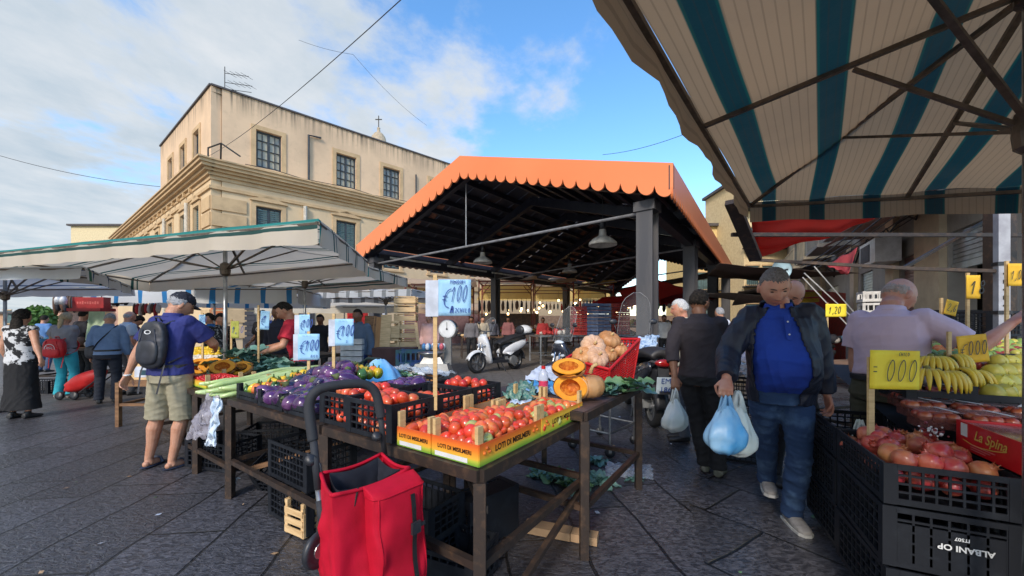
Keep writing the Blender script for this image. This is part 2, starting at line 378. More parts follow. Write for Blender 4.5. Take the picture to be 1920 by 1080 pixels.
wallbox(w,A0+Ld*LU,Ud,nF,0,16,ZC,ZT,th=.4)
w.build('upper_wall',M_yel,bld,world=True)
w=MB(); facade(w,A0,Ud,nF,0.46,LF,0,ZC-.003,opL); facade(w,A0,Ld,nL,0,LL,0,ZC-.003,opLL); w.build('lower_wall',M_yel2,bld,world=True)
w=MB()
for (d,n,L) in ((Ud,nF,LF),(Ld,nL,LL)):
    for k,(o,z0,z1) in enumerate(((.10,8.55,8.72),(.06,9.05,9.25),(.18,9.25,9.42),(.34,9.42,9.56),(.52,9.56,9.72),(.62,9.72,9.88),(.70,9.88,9.96))):
        wallbox(w,A0,d,n,-o if d is Ld else -o*.0,L,z0,z1,out=o,th=o+.02+(k*.001))
        # corner filler
    for k in range(9): wallbox(w,A0,d,n,.02,1.55,.6+k*.86,1.30+k*.86 if k<9 else 8.5,out=.07,th=.09)
    wallbox(w,A0,d,n,-.02,LL if d is Ld else LF,4.1,4.45,out=.16,th=.18)
for k in range(1,20): wallbox(w,A0,Ld,nL,1.9+k*1.35,2.05+k*1.35,9.0,9.25,out=.2,th=.2)
# corner blocks fill the notch between the two cornices
for (o,z0,z1) in ((.10,8.551,8.719),(.18,9.251,9.419),(.34,9.421,9.559),(.52,9.561,9.719),(.62,9.721,9.879),(.70,9.881,9.959)):
    a=A0+nF*(o-.001); b=A0+nL*(o-.001); c=A0+(nF+nL).normalized()*(o*1.28)
    w.prism([(a.x,a.y),(c.x,c.y),(b.x,b.y),(A0.x,A0.y)],(0,0,z0),(1,0,0),(0,1,0),(0,0,1),z1-z0)
w.build('cornice',M_trim,bld,world=True)
w=MB(); wallbox(w,A0,Ud,nF,0,LF,ZT,ZT+.09,out=.08,th=.6); wallbox(w,A0,Ld,nL,0,LU,ZT+.002,ZT+.092,out=.08,th=.6); w.build('roof_coping',M_roofe,bld,world=True)
w=MB(); 
a=A0+Ud*LF; b=A0+Ld*LU; 
w.quad(A0+Vector((0,0,ZT-.3)),a+Vector((0,0,ZT-.3)),a+b-A0+Vector((0,0,ZT-.3)),b+Vector((0,0,ZT-.3)))
b=A0+Ld*LL; e=A0+Ld*LU
w.quad(e+Vector((0,0,ZC-.05)),e+Ud*16+Vector((0,0,ZC-.05)),b+Ud*16+Vector((0,0,ZC-.05)),b+Vector((0,0,ZC-.05)))
w.build('roof',mat('roof_tar',(.12,.11,.10),.9),bld,world=True)
def window(p,d,n,t,hw,z0,z1,lower=False):
    s=MB(); o=-.12
    for (a,b,c,e) in ((t-hw,t-hw+.09,z0,z1),(t+hw-.09,t+hw,z0,z1),(t-hw+.09,t+hw-.09,z0,z0+.09),(t-hw+.09,t+hw-.09,z1-.09,z1)): wallbox(s,p,d,n,a,b,c,e,out=o,th=.08)
    wallbox(s,p,d,n,t-.06,t+.06,z0+.09,z1-.09,out=o+.01,th=.09)
    for q in (-.5,.5): wallbox(s,p,d,n,t+q*hw-.02,t+q*hw+.02,z0+.09,z1-.09,out=o-.002,th=.05)
    for k in (1,2,3): z=z0+(z1-z0)*k/4; wallbox(s,p,d,n,t-hw+.09,t-.06,z-.02,z+.02,out=o-.004,th=.046); wallbox(s,p,d,n,t+.06,t+hw-.09,z-.02,z+.02,out=o-.004,th=.046)
    fr=s.build('window',M_frame,bld,world=True)
    if lower:
        s=MB()
        for k in range(22):
            z=z0+.12+(z1-z0-.24)*k/22
            for sg in(-1,1): wallbox(s,p,d,n,t+min(0,sg*(hw-.1))+(.07 if sg>0 else 0),t+max(0,sg*(hw-.1))-(.07 if sg<0 else 0),z,z+.075,out=o+.02,th=.03)
        s.build('shutter',M_shut,fr,world=True)
    s=MB(); wallbox(s,p,d,n,t-hw,t+hw,z0,z1,out=-.19,th=.02); s.build('pane',M_glass,fr,world=True)
    s=MB(); 
    for (a,b,c,e) in ((t-hw-.24,t-hw-.005,z0-.1,z1+.26),(t+hw+.005,t+hw+.24,z0-.1,z1+.26),(t-hw-.005,t+hw+.005,z1+.02,z1+.26)): wallbox(s,p,d,n,a,b,c,e,out=.05,th=.06)
    wallbox(s,p,d,n,t-hw-.3,t+hw+.3,z0-.22,z0-.1,out=.12,th=.13)
    if lower: 
        wallbox(s,p,d,n,t-hw-.3,t+hw+.3,z1+.28,z1+.36,out=.14,th=.15)
        c0=p+d*t+n*.02; s.prism([(-hw-.3,0),(hw+.3,0),(0,.28)],(c0.x,c0.y,z1+.362),tuple(d),(0,0,1),tuple(n),.08)
    s.build('surround',M_trim,fr,world=True)
for t in tfs: window(A0,Ud,nF,t,WW,ZW0,ZW1); window(A0,Ud,nF,t,WW,5.3,8.05,True)
for t in tls: window(A0,Ld,nL,t,.55,ZW0,ZW1)
for t in tls+[12.5,16,19.5,23]: window(A0,Ld,nL,t,.55,5.3,8.05,True)
w=MB(); q=A0+Ud*((tw[0]+tw[1])/2-.1)+nF*.1
w.tube([q+Vector((0,0,ZC)),q+Vector((0,0,12.9)),q+Vector((0,0,12.95))+Ud*.7],.06); 
q=A0+Ud*((tw[2]+tfs[3])/2)+nF*.1; w.tube([q+Vector((0,0,ZC)),q+Vector((0,0,12.4))],.05)
q=A0+Ud*((tw[0]+tw[1])/2-.3)+nF*.16; w.tube([q+Vector((0,0,0)),q+Vector((0,0,8.5))],.11,mi=1)
q=A0+Ld*4.0+nL*.16; w.tube([q+Vector((0,0,0)),q+Vector((0,0,8.5))],.11,mi=1)
q=A0+Ld*9.5+nL*.16; w.tube([q+Vector((0,0,0)),q+Vector((0,0,8.5))],.11,mi=1)
w.build('drainpipe',[M_frame,mat('cream_pipe',(.62,.56,.45),.5)],bld,world=True)
# floodlight brackets and cables on the cornice
w=MB(); q=A0+nF*.6+Vector((-.2,0,9.98)); w.tube([q,q+Vector((0,0,.5)),q+Vector((.9,-.3,.6)),q+Vector((1.6,.1,.1))],.04); w.tube([q+Vector((.9,-.3,.6)),q+Vector((.5,.2,.0))],.04)
pts=[A0+Ud*(1.4+i*1.4)+nF*.66+Vector((0,0,10.02+.07*math.sin(i*2.1))) for i in range(14)]; w.tube(pts,.02,5)
w.build('cable_bracket',M_wire,bld,world=True)
# ground-floor doors behind the stalls
def door(px0,px1,y0,m,name='door'):
    t0=uplane(px0,A0,Ud); t1=uplane(px1,A0,Ud); s=MB(); wallbox(s,A0,Ud,nF,t0,t1,0,CH+(YH-y0)/F*(A0+Ud*t0).y,out=.05,th=.08)
    for k in range(9): wallbox(s,A0,Ud,nF,t0+.08,t1-.08,.2+k*.28,.4+k*.28,out=.075,th=.03)
    return s.build(name,m,bld,world=True)
M_redd=mat('red_door',(.55,.03,.02),.45,c2=(.4,.02,.02))
door(651,689,569,M_redd); door(692,724,566,M_white); door(455,480,590,M_roofe); door(560,590,585,M_roofe); door(756,800,575,mat('grey_door',(.45,.45,.42),.7)); door(395,425,575,mat('orange_door',(.7,.2,.06),.6))
# ---- antenna
an=thing('television_antenna','thin television antenna standing on the palazzo roof corner','antenna',tuple(A0+Ud*.6+Vector((0,0,ZT))))
w=MB(); b=A0+Ud*.6-nF*.2; w.tube([b+Vector((0,0,ZT-.3)),b+Vector((0,0,ZT+1.35))],.022,5); w.build('mast',M_wire,an,world=True)
w=MB()
for z,l in ((1.25,0),(1.0,1.3),(.5,1.5)):
    a=b+Vector((0,0,ZT+z)); 
    if l: w.tube([a,a+Vector((l,0,-.14*l))],.016,5)
for z,x in ((1.0,.3),(1.0,.6),(1.0,.9),(1.0,1.2),(.5,.5),(.5,.8),(.5,1.1),(.5,1.4),(.2,.4)):
    a=b+Vector((x,0,ZT+z-.14*x)); w.tube([a-Vector((.12,.3,0)),a+Vector((.12,.3,0))],.01,4)
a=b+Vector((0,0,ZT+.15)); w.tube([a,a+Vector((1.45,0,-.2))],.016,5)
w.build('dipole',M_wire,an,world=True)
# ---- bell tower top behind the roof
c=P(710,300,46); bt=thing('church_lantern','small domed stone church lantern with a cross behind the palazzo roof','church tower',(c.x,c.y,0))
w=MB(); z0=CH+(YH-268)/F*46; w.lathe([(1.5,0),(1.5,z0-1),(1.05,z0-.9),(1.05,z0),(.95,z0+.1),(.8,z0+.7),(.5,z0+1.1),(.22,z0+1.3),(.16,z0+1.7),(.2,z0+1.8),(.05,z0+1.9)],(c.x,c.y,0),14); w.build('dome',mat('pale_stone',(.5,.4,.27),.9),bt,world=True,smooth=True)
w=MB(); w.beam((c.x,c.y,z0+1.8),(c.x,c.y,z0+3.3),.09); w.beam((c.x-.4,c.y,z0+2.85),(c.x+.4,c.y,z0+2.85),.09); w.build('cross',M_wire,bt,world=True)
# ---- small pale house at far left
def house(name,label,px0,px1,ytop,Y,m,rz=0,windows=0,th=6,wm=M_glass,fl=3,balc=False,wcol=None):
    x0=(px0-960)/F*Y; x1=(px1-960)/F*Y; zt=CH+(YH-ytop)/F*Y; cx=(x0+x1)/2
    t=thing(name,label,'building',(cx,Y,0),rz); w_=x1-x0
    s=MB(); s.box((0,th/2,zt/2),(w_,th,zt)); s.build('wall',m,t)
    s=MB(); s.box((0,th/2-.1,zt+.12),(w_+.5,th+.5,.24)); s.build('roof',M_roofe,t)
    k=max(1,windows)
    for f in range(fl):
        for i in range(k):
            if not windows: break
            xx=-w_/2+(i+.5)*w_/k; z=1.2+f*(zt-1)/fl+.3
            s=MB(); s.box((xx,-.03,z+.7),(.9,.06,1.5)); 
            o=s.build('window',wcol or M_shut,t)
            s=MB(); s.box((xx,-.07,z+1.5),(1.1,.12,.1)); s.box((xx,-.08,z-.1),(1.2,.16,.1)); s.build('frame',M_trim,o)
            if balc:
                s=MB(); s.box((xx,-.45,z-.22),(1.6,.9,.1))
                for q in range(11): s.box((xx-.75+q*.15,-.86,z+.25),(.02,.02,.85))
                s.box((xx,-.86,z+.7),(1.6,.04,.04)); s.build('balcony',M_wire,t)
    return t
house('plain_house','low pale yellow house with flat roof left of the palazzo',133,262,424,52,mat('pale_yellow_wall',(.72,.6,.36),.9,c2=(.62,.5,.3)),windows=3)
for i,(a,b,yt,c_) in enumerate(((-60,40,588,(.55,.33,.2)),(44,118,583,(.62,.36,.26)),(120,175,576,(.7,.5,.28)),(176,250,572,(.7,.42,.30)))):
    house('distant_house',['orange rendered house at the far left edge of the square','pinkish low house behind the round green tree','narrow yellow house right of the round green tree','pink house seen below the white and blue canopy'][i],a,b,yt,44+i*2,mat('far_wall_%d'%i,c_,.9),windows=2,fl=1)
# round tree
def tree(px,ytop,ybot,Y,rad,label):
    c=P(px,(ytop+ybot)/2,Y); t=thing('round_tree',label,'tree',(c.x,Y,0)); s=MB(); s.tube([(0,0,0),(.03,0,1.2),(0,0,c.z)],[.09,.07,.04],7); s.build('trunk',M_woodd,t)
    s=MB()
    for i in range(1500):
        d=Vector((rnd.gauss(0,1),rnd.gauss(0,1),rnd.gauss(0,1))).normalized()*rad*(rnd.random()**.4)*(1+.15*noise.noise(Vector((i*.1,0,0)))); q=Vector((0,0,c.z))+d
        a=Vector((rnd.gauss(0,1),rnd.gauss(0,1),rnd.gauss(0,1))).normalized()*.11; b=a.orthogonal().normalized()*.07
        s.add([q-a,q+b,q+a,q-b],[(0,1,2,3)])
    s.build('crown',mat('fresh_leaves',(.09,.20,.03),.6,c2=(.05,.12,.02),scale=1.5),t)
tree(73,582,612,19,.62,'small round clipped green tree far left behind the shoppers')
# ================================================================ PAVILION
M_or=None
def orange():
    t=NT('orange_sheet'); co=t.coord('Object'); col=t.mix(t.rng(t.noise(.35,4,.5,co),.4,.7),(.86,.245,.085),(.80,.215,.07)); t.base(col); t.set(.42,0,.4); t.b.inputs['Coat Weight'].default_value=.25; t.b.inputs['Coat Roughness'].default_value=.35; return t.mat
M_or=orange()
M_navy=mat('navy_steel',(.020,.021,.032),.45,c2=(.03,.03,.04),scale=4)
M_col=mat('grey_steel_column',(.065,.065,.072),.5,c2=(.10,.095,.095),scale=3,stretch=(1,1,.2))
M_deck=mat('dark_roof_deck',(.045,.047,.065),.55,c2=(.09,.06,.05),scale=1.3,thr=(.5,.7))
M_slotlight=mat('slot_light_white',(.6,.6,.58),.5)
pA=Vector((3.06,7.2,0)); pB=Vector((-6.1,14.8,0)); pC=Vector((8.2,30.4,0)); pD=Vector((11.4,19.6,0))
ZE=4.46; FH=.66; ZA=6.28
pM=(pA+pB)/2; pN=(pC+pD)/2
pav=thing('market_pavilion','open market pavilion with orange scalloped fascia on dark steel columns','pavilion',(0,14,0))
def Z(p,z): return Vector((p.x,p.y,z))
def fascia(mb,a,b,za,zb,n,cnt,h=FH,th=.05,depth=.20,scal=True):
    d=(b-a); L=d.length; d.normalize(); k=10
    pts=[]
    for i in range(cnt):
        for j in range(k+1):
            t=(i+j/k)/cnt; q=math.sqrt(max(0,1-(2*j/k-1)**2))
            pts.append((t*L,(za+(zb-za)*t)-h+depth*(1-q) if scal else (za+(zb-za)*t)-h))
    # strip of quads, front and back, so the long shape stays clean
    vs=[];fs=[]
    for (s_,zl) in pts:
        zt=za+(zb-za)*s_/L; 
        for off in (0,th):
            q=a+d*s_-n*off; vs.append((q.x,q.y,zt)); vs.append((q.x,q.y,zl))
    m=len(pts)
    for i in range(m-1):
        o=i*4; e=o+4
        fs+=[(o,e,e+1,o+1),(o+2,o+3,e+3,e+2),(o+1,e+1,e+3,o+3),(o,o+2,e+2,e)]
    fs+=[(0,1,3,2),((m-1)*4,(m-1)*4+2,(m-1)*4+3,(m-1)*4+1)]
    mb.add(vs,fs)
def outn(a,b,ref):
    d=(b-a).normalized(); n=Vector((d.y,-d.x,0)); 
    return n if n.dot(ref-a)<0 else -n
cen=(pA+pC)/2
w=MB(); n1=outn(pA,pB,cen); fascia(w,pA,pM,ZE,ZA,n1,17); fascia(w,pM,pB,ZA,ZE,n1,17); w.build('fascia',M_or,pav,world=True)
w=MB(); n2=outn(pA,pD,cen); fascia(w,pA,pD,ZE,ZE,n2,60); w.build('fascia',M_or,pav,world=True)
w=MB(); n3=outn(pB,pC,cen); fascia(w,pB,pC,ZE,ZE,n3,66); w.build('fascia',M_or,pav,world=True)
w=MB(); n4=outn(pC,pD,cen); fascia(w,pC,pN,ZE,ZA,n4,18); fascia(w,pN,pD,ZA,ZE,n4,18); w.build('fascia',M_or,pav,world=True)
for a_,b_,za_,zb_,cn in ((pA,pM,ZE,ZA,17),(pM,pB,ZA,ZE,17),(pA,pD,ZE,ZE,60),(pB,pC,ZE,ZE,66),(pC,pN,ZE,ZA,18),(pN,pD,ZA,ZE,18)):
    w=MB(); n_=outn(a_,b_,cen); o_=n_*-.056; fascia(w,a_+o_,b_+o_,za_-.03,zb_-.03,n_,cn,h=FH-.03,th=.02); w.build('fascia_shade_panel',M_navy,pav,world=True)  # added dark panels stand in for the shadow inside the fascia
ins=.06
def roofpt(s,t,dz=0):  # s 0..1 front->back, t 0 (right eave) .. 1 (left eave)
    if t<.5: a=pA.lerp(pD,s); b=pM.lerp(pN,s); k=t*2; z=ZE+(ZA-ZE)*k
    else: a=pM.lerp(pN,s); b=pB.lerp(pC,s); k=(t-.5)*2; z=ZA+(ZE-ZA)*k
    q=a.lerp(b,k); return Vector((q.x,q.y,z+dz))
w=MB()
# deck in strips with narrow gaps where daylight comes through
NP=26
for side in (0,1):
    for i in range(NP):
        s0=i/NP+.0008; s1=(i+1)/NP-(.0006 if i%5 else .0030)
        ta,tb=((.006,.4995) if side==0 else (.5005,.962))
        v=[roofpt(s0,ta,-.08),roofpt(s1,ta,-.08),roofpt(s1,tb,-.08),roofpt(s0,tb,-.08)]; v2=[p+Vector((0,0,.04)) for p in v]
        w.add(v+v2,[(0,1,2,3),(7,6,5,4),(0,4,5,1),(1,5,6,2),(2,6,7,3),(3,7,4,0)])
w.build('roof',[M_deck],pav,world=True)
w=MB()   # purlins
for k in range(1,20):
    t=k/20
    if abs(t-.5)<.01: continue
    w.beam(roofpt(.01,t,-.20),roofpt(.99,t,-.20),.09,.16)
for s_ in (.02,.2,.34,.5,.66,.82,.98): 
    w.beam(roofpt(s_,.02,-.42),roofpt(s_,.5,-.42),.16,.30); w.beam(roofpt(s_,.98,-.42),roofpt(s_,.5,-.42),.16,.30)
w.build('rafter',M_navy,pav,world=True)
w=MB()
rb=random.Random(3)
for i in range(46):   # loose reddish boards on the purlins
    s0=rb.uniform(.03,.9); t0=rb.uniform(.52,.9) if rb.random()<.6 else rb.uniform(.08,.45); 
    w.beam(roofpt(s0,t0,-.105),roofpt(s0+.012,t0+.10,-.105),.22,.02)
w.build('board',mat('reddish_board',(.36,.14,.08),.8,c2=(.12,.06,.05)),pav,world=True)
# columns
L0=Vector((-5.33,14.8,0)); LD=Vector((.656,.754,0)); R0=Vector((2.86,8.0,0)); RD=(Vector((11.0,19.4,0))-Vector((2.86,8.0,0))).normalized()
def column(q,zt,m=M_col):
    s=MB(); d=(pB-pA).normalized(); n=Vector((-d.y,d.x,0)); M=Matrix((d,n,Vector((0,0,1)))).transposed(); W_=.34
    s.box((q.x,q.y,zt/2),(W_*.34,W_-.04,zt),M); 
    for sg in(-1,1): s.box(tuple(q+n*sg*(W_/2)+Vector((0,0,zt/2))),(W_,.035,zt),M)
    s.box((q.x,q.y,.06),(.5,.5,.12),M); s.box((q.x,q.y,zt-.1),(.44,.44,.2),M)
    return s.build('column',m,pav,world=True)
for c_ in (0,4.6,9.3,13.6): column(R0+RD*c_,3.95)
for c_ in (0,6.8,13.6,20.4): column(L0+LD*c_,3.95)
w=MB()   # eave beams and tie
w.beam(Z(R0+RD*.25,3.96),Z(R0+RD*14.1,3.96),.22,.36); w.beam(Z(L0+LD*.1,3.96),Z(L0+LD*20.9,3.96),.22,.36)
w.beam(Z(L0+LD*20.4,3.96),Z(R0+RD*13.6,3.96),.2,.3); w.build('eave_beam',M_navy,pav,world=True)
w=MB(); 
for k in range(7): a=L0+LD*(.4+k*2.9); w.beam(Z(a,4.02)+Vector((.24,-.1,0)),Z(a+LD*2.5,4.02)+Vector((.24,-.1,0)),.05,.07)
w.build('slot_light_strip',M_slotlight,pav,world=True)  # white strips put in for sky light through the eave slot
w=MB(); w.tube([Z(R0,3.74)+Vector((-.1,0,0)),Z(L0,3.74)],.035); mid=R0.lerp(L0,.52); w.tube([Z(mid,3.74),Z(mid,5.9)],.022)
for c_,d_ in ((4.6,6.8),(9.3,13.6)): w.tube([Z(R0+RD*c_,3.74),Z(L0+LD*d_,3.74)],.03)
w.build('tie_rod',mat('grey_rod',(.35,.35,.36),.4,.6),pav,world=True)
M_lampw=mat('lamp_enamel',(.55,.53,.48),.5)
def bell(px,y,Y,zt):
    c=P(px,y,Y); t=thing('pavilion_lamp','','lamp',tuple(c),0,'bell lamps under the pavilion roof'); s=MB()
    s.lathe([(.09,.34),(.10,.2),(.14,.16),(.26,.10),(.36,0),(.37,-.07),(.34,-.07),(.2,.05),(.02,.08)],n=20,cap=False); s.build('lamp_shade',M_lampw,t,smooth=True)
    s=MB(); s.lathe([(.07,.32),(.08,.55),(.05,.6)]); s.build('housing',M_black,t,smooth=True); s=MB(); s.tube([(0,0,.55),(0,0,zt-c.z)],.012,5); s.build('cord',M_wire,t); return t
b=bell(1130,455,10.0,5.6); b['label']='large bell lamp nearest the front right pavilion column'
b=bell(905,490,14.6,5.6); b['label']='bell lamp hanging left of the centre under the pavilion roof'
b=bell(1068,508,18.5,5.6); b['label']='farthest bell lamp near the rear left pavilion column'
# cables across the sky
def cable(name,pts,r,label):
    s=MB(); s.tube(pts,r,5); return tag(s.build(name,M_wire),label,'cable')
def sag(a,b,k,n=14): return [a.lerp(b,i/n)-Vector((0,0,k*4*(i/n)*(1-i/n))) for i in range(n+1)]
cable('overhead_cable',sag(P(392,292,19.6),P(762,-10,6.5),.25),.009,'long cable rising from the palazzo cornice up across the sky')
cable('overhead_cable',sag(P(0,292,30),P(300,350,29),.3),.02,'thin cable crossing the sky at the far left towards the palazzo')
cable('overhead_cable',sag(P(1130,290,24),P(1300,245,18),.2),.014,'thin cable in the sky between pavilion roof and striped canopy')
cable('overhead_cable',sag(P(560,75,22),P(662,102,22),.1)+sag(P(662,102,22),P(800,235,30),.3),.009,'faint thin wire in the blue sky above the pavilion')
# ================================================================ MARKET UMBRELLAS
WHT=(.66,.65,.60); GRN=(.03,.10,.09); TEAL=(.03,.30,.28); BLU=(.03,.22,.50)
M_um1=cloth('offwhite_striped_cloth',(.76,.67,.54),stripes=[(.03,.035,9,TEAL),(.42,.022,.52,GRN),(.50,.012,.52,GRN)],transl=.42,dirt=.10)
M_um2=cloth('white_blue_striped_cloth',(.74,.75,.74),stripes=[(.12,.06,.55,BLU)],transl=.35,dirt=.1)
M_um3=cloth('white_green_striped_cloth',(.72,.74,.76),stripes=[(.20,.05,9,(.03,.17,.12)),(.35,.05,.62,(.04,.10,.22))],transl=.3,dirt=.12)
M_um4=cloth('cream_cloth',(.76,.70,.58),transl=.4,dirt=.1)
M_um5=cloth('grey_striped_cloth',(.70,.72,.73),stripes=[(.1,.05,.3,(.30,.32,.33))],transl=.45,dirt=.15)
def umbrella(label,NR,FR,FL,NL,apex,vh,m,name='market_umbrella',group=None,pole=True,hub=None,wav=.02,val=(1,1,1,1),frame=M_bronze,sagk=.06,n=36,polem=M_galv,vsag=0.,pr=.022,rw=.026):
    NR,FR,FL,NL,apex=[Vector(p) for p in (NR,FR,FL,NL,apex)]
    T=thing(name,label,'market umbrella',(apex.x,apex.y,0),0,group)
    la=(FR-NR).length; ph=rnd.random()*6
    def edge(a,b): return (NR*(1-a)*(1-b)+FR*a*(1-b)+FL*a*b+NL*(1-a)*b)
    def top(a,b):
        q=edge(a,b)+Vector((0,0,vh)); f=1-max(abs(2*a-1),abs(2*b-1)); c=edge(.5,.5)+Vector((0,0,vh)); h=apex.z-c.z
        sg=-sagk*math.sin(math.pi*min(1,f))*(abs(math.sin(math.pi*2*a))*.5+abs(math.sin(math.pi*2*b))*.5)
        k=(apex.xy-c.xy)*f
        return Vector((q.x+k.x,q.y+k.y,q.z+h*f+sg-.03*vsag*(1-f)*abs(math.sin(2*math.pi*a))*abs(math.sin(2*math.pi*b)) + .006*math.sin(a*23+b*17+ph)))
    s=MB()
    s.grid(lambda i,j: top(i,j),n,n); s.uv=[(u*la,v) for u,v in s.uv]
    s.build('canopy',m,T,world=True,smooth=True)
    s=MB(); cen=edge(.5,.5)
    def vala(p0,p1,side):
        d=(p1-p0); L=d.length; nv=max(10,int(L*12)); out=Vector((d.y,-d.x,0)).normalized()
        if out.dot(p0-cen)<0: out=-out
        b0=len(s.uv)
        def fn(i,j):
            q=p0.lerp(p1,i)+Vector((0,0,vh*(1-j))); wv=wav*math.sin(i*L*9+ph)*j+wav*.6*math.sin(i*L*21+ph*2)*j
            return q+out*(wv+.012*min(1,j*4))+Vector((0,0,-wav*.9*abs(math.sin(i*L*4.2+ph))*j))
        s.grid(fn,nv,4)
        for k in range(b0,len(s.uv)):
            u,v=s.uv[k]
            if side==0: s.uv[k]=(u*la,v)
            elif side==1: s.uv[k]=((-.03-v*.04) if v>.26 else -v*.035,u)
            elif side==2: s.uv[k]=(la+v*vh,u)
            elif side==3: s.uv[k]=(u*la,v)
    for sd_,(p,q,side) in enumerate(((NR,FR,0),(NR,NL,1),(FR,FL,2),(NL,FL,3))):
        if val[sd_]: vala(p,q,side)
    s.build('valance',m,T,world=True,smooth=True)
    c=Vector((apex.x,apex.y,apex.z-.05)); hb=Vector((apex.x,apex.y,(hub if hub else apex.z-.4)))
    ends=[(0,0),(.5,0),(1,0),(1,.5),(1,1),(.5,1),(0,1),(0,.5)]
    for (a,b) in ends:
        e=top(a,b)-Vector((0,0,.03)); s=MB(); md=c.lerp(e,.5)+Vector((0,0,-.0)); s.beam(c,e,rw,rw*.8)
        rb_=s.build('rib',frame,T,world=True)
        s=MB(); s.beam(hb,c.lerp(e,.46)-Vector((0,0,.02)),rw*.8,rw*.6); s.build('strut',frame,rb_,world=True)
    s=MB()
    for (a,b),(a2,b2) in zip(ends,ends[1:]+ends[:1]): s.beam(top(a,b)-Vector((0,0,.035)),top(a2,b2)-Vector((0,0,.035)),.02,.02)
    s.build('rim_bar',frame,T,world=True)
    if pole:
        s=MB(); s.tube([(apex.x,apex.y,0.0),(apex.x,apex.y,apex.z-.02)],pr,12); s.build('pole',polem,T,world=True,smooth=True)
        s=MB(); s.lathe([(pr,.09),(.05,.07),(.055,0),(.05,-.05),(pr,-.07)],tuple(hb),12); s.lathe([(pr,.05),(.05,.04),(.05,-.04),(pr,-.05)],tuple(c),12); s.build('hub',frame,T,world=True)
        s=MB(); s.box((apex.x,apex.y,.04),(.5,.5,.08)); s.build('base',M_black,T,world=True)
    return T
umbrella('large off-white umbrella with teal edge stripe over the aubergine and pumpkin stall',(-1.62,3.17,2.08),(-2.06,5.4,2.10),(-6.70,7.0,2.0),(-6.9,4.85,2.10),(-3.37,4.45,2.50),.20,M_um1,hub=2.03)
umbrella('second off-white umbrella, standing just behind the teal-edged one',(-2.20,5.7,2.12),(-1.98,7.15,2.10),(-6.0,9.0,2.06),(-6.5,7.4,2.10),(-3.83,7.0,2.45),.16,M_um1,hub=2.12)
umbrella('white umbrella with broad blue stripes behind the man in the cap',(-9.4,8.0,1.86),(-4.2,7.4,1.80),(-4.6,9.6,1.80),(-9.6,10.0,1.84),(-6.6,8.4,2.35),.30,M_um2,hub=1.9)
umbrella('white umbrella with one dark green stripe at the far left edge',(-5.55,4.9,1.99),(-6.9,6.9,1.92),(-11.5,7.2,1.9),(-10,4.9,1.95),(-8.3,6.2,2.33),.15,M_um3,hub=1.85)
umbrella('plain cream umbrella behind the vendor in the red shirt',(-3.0,11.0,1.72),(-3.6,13.0,1.8),(-8.2,13.4,1.8),(-7.6,11.2,1.72),(-5.4,12.2,2.25),.2,M_um4,hub=1.9)
umbrella('grey striped umbrella in front of the red door and wooden crates',(-5.0,8.9,2.0),(-2.2,8.3,2.02),(-1.5,10.6,2.0),(-5.2,11.0,2.02),(-3.2,9.6,2.28),.14,M_um5,hub=1.95,val=(1,1,1,1))
# ---- the striped canopy overhead
STR=(.010,.050,.060)
def bigcloth():
    return cloth('beige_blue_striped_cloth',(.42,.285,.165),stripes=[(.13,.046,.30,(.010,.085,.075)),(.13,.037,.30,STR)],transl=.40,dirt=.18,bump=.35,weave=34,rough=.9)
M_big=bigcloth()
FLc=Vector((1.94,3.09,2.24)); FRc=Vector((3.35,1.98,2.02)); NLc=Vector((-.07,.62,2.26)); NRc=FRc+NLc-FLc; NRc.z=2.05
big=umbrella('wide beige canopy with blue stripes overhead, shading the right-hand fruit stall',NLc,NRc,FRc,FLc,(1.80,1.30,2.60),.15,M_big,hub=2.06,n=60,wav=.013,sagk=.05,frame=M_bronze,vsag=.6,pr=.03,rw=.022)
# ---- steel bars of the fixed awning frame behind it
fr=thing('awning_rig','dark steel awning frame with long horizontal bars over the right-hand stall','awning frame',(3.0,4.2,0))
w=MB(); w.beam(P(1372,378,3.35),P(1417,486,3.9),.11,.05)
w.build('bracket',M_steel,fr,world=True)
w=MB(); w.beam(P(1372,440,3.7),P(1990,441,3.7),.035,.035); w.build('bar',M_steel,fr,world=True)
w=MB(); w.beam(P(1412,487,4.2),P(1720,504,3.6),.04,.03); w.beam(P(1720,504,3.6),P(1990,512,3.2),.04,.03); w.build('bar',M_steel,fr,world=True)
w=MB(); w.beam(P(1695,502,4.0),P(1900,385,4.4),.03,.03); w.build('bar',M_steel,fr,world=True)
w=MB(); w.beam((5.15,4.0,0),(5.15,4.0,2.9),.16,.16); w.build('post',M_steel,fr,world=True)
# white post with lettering
q=P(1878,500,3.35); t=thing('white_post','white painted post with worn black marks and two black straps, at the right edge','post',(q.x,q.y,0))
w=MB(); w.box((q.x,q.y,1.35),(.075,.06,2.7),Matrix.Rotation(R(-20),3,'Z')); w.build('shaft',mat('grey_white_paint',(.42,.43,.46),.6,c2=(.3,.3,.33)),t,world=True)
w=MB(); 
for z in (1.93,1.50): w.box((q.x,q.y,z),(.095,.08,.03),Matrix.Rotation(R(-20),3,'Z'))
w.build('strap',M_black,t,world=True)
w=MB()
for i in range(5): w.box((q.x-.008,q.y-.034,1.84-i*.07),(.03,.004,.012+.02*(i%2)),Matrix.Rotation(R(-20),3,'Z'))
w.build('worn_lettering',M_ink,t,world=True)
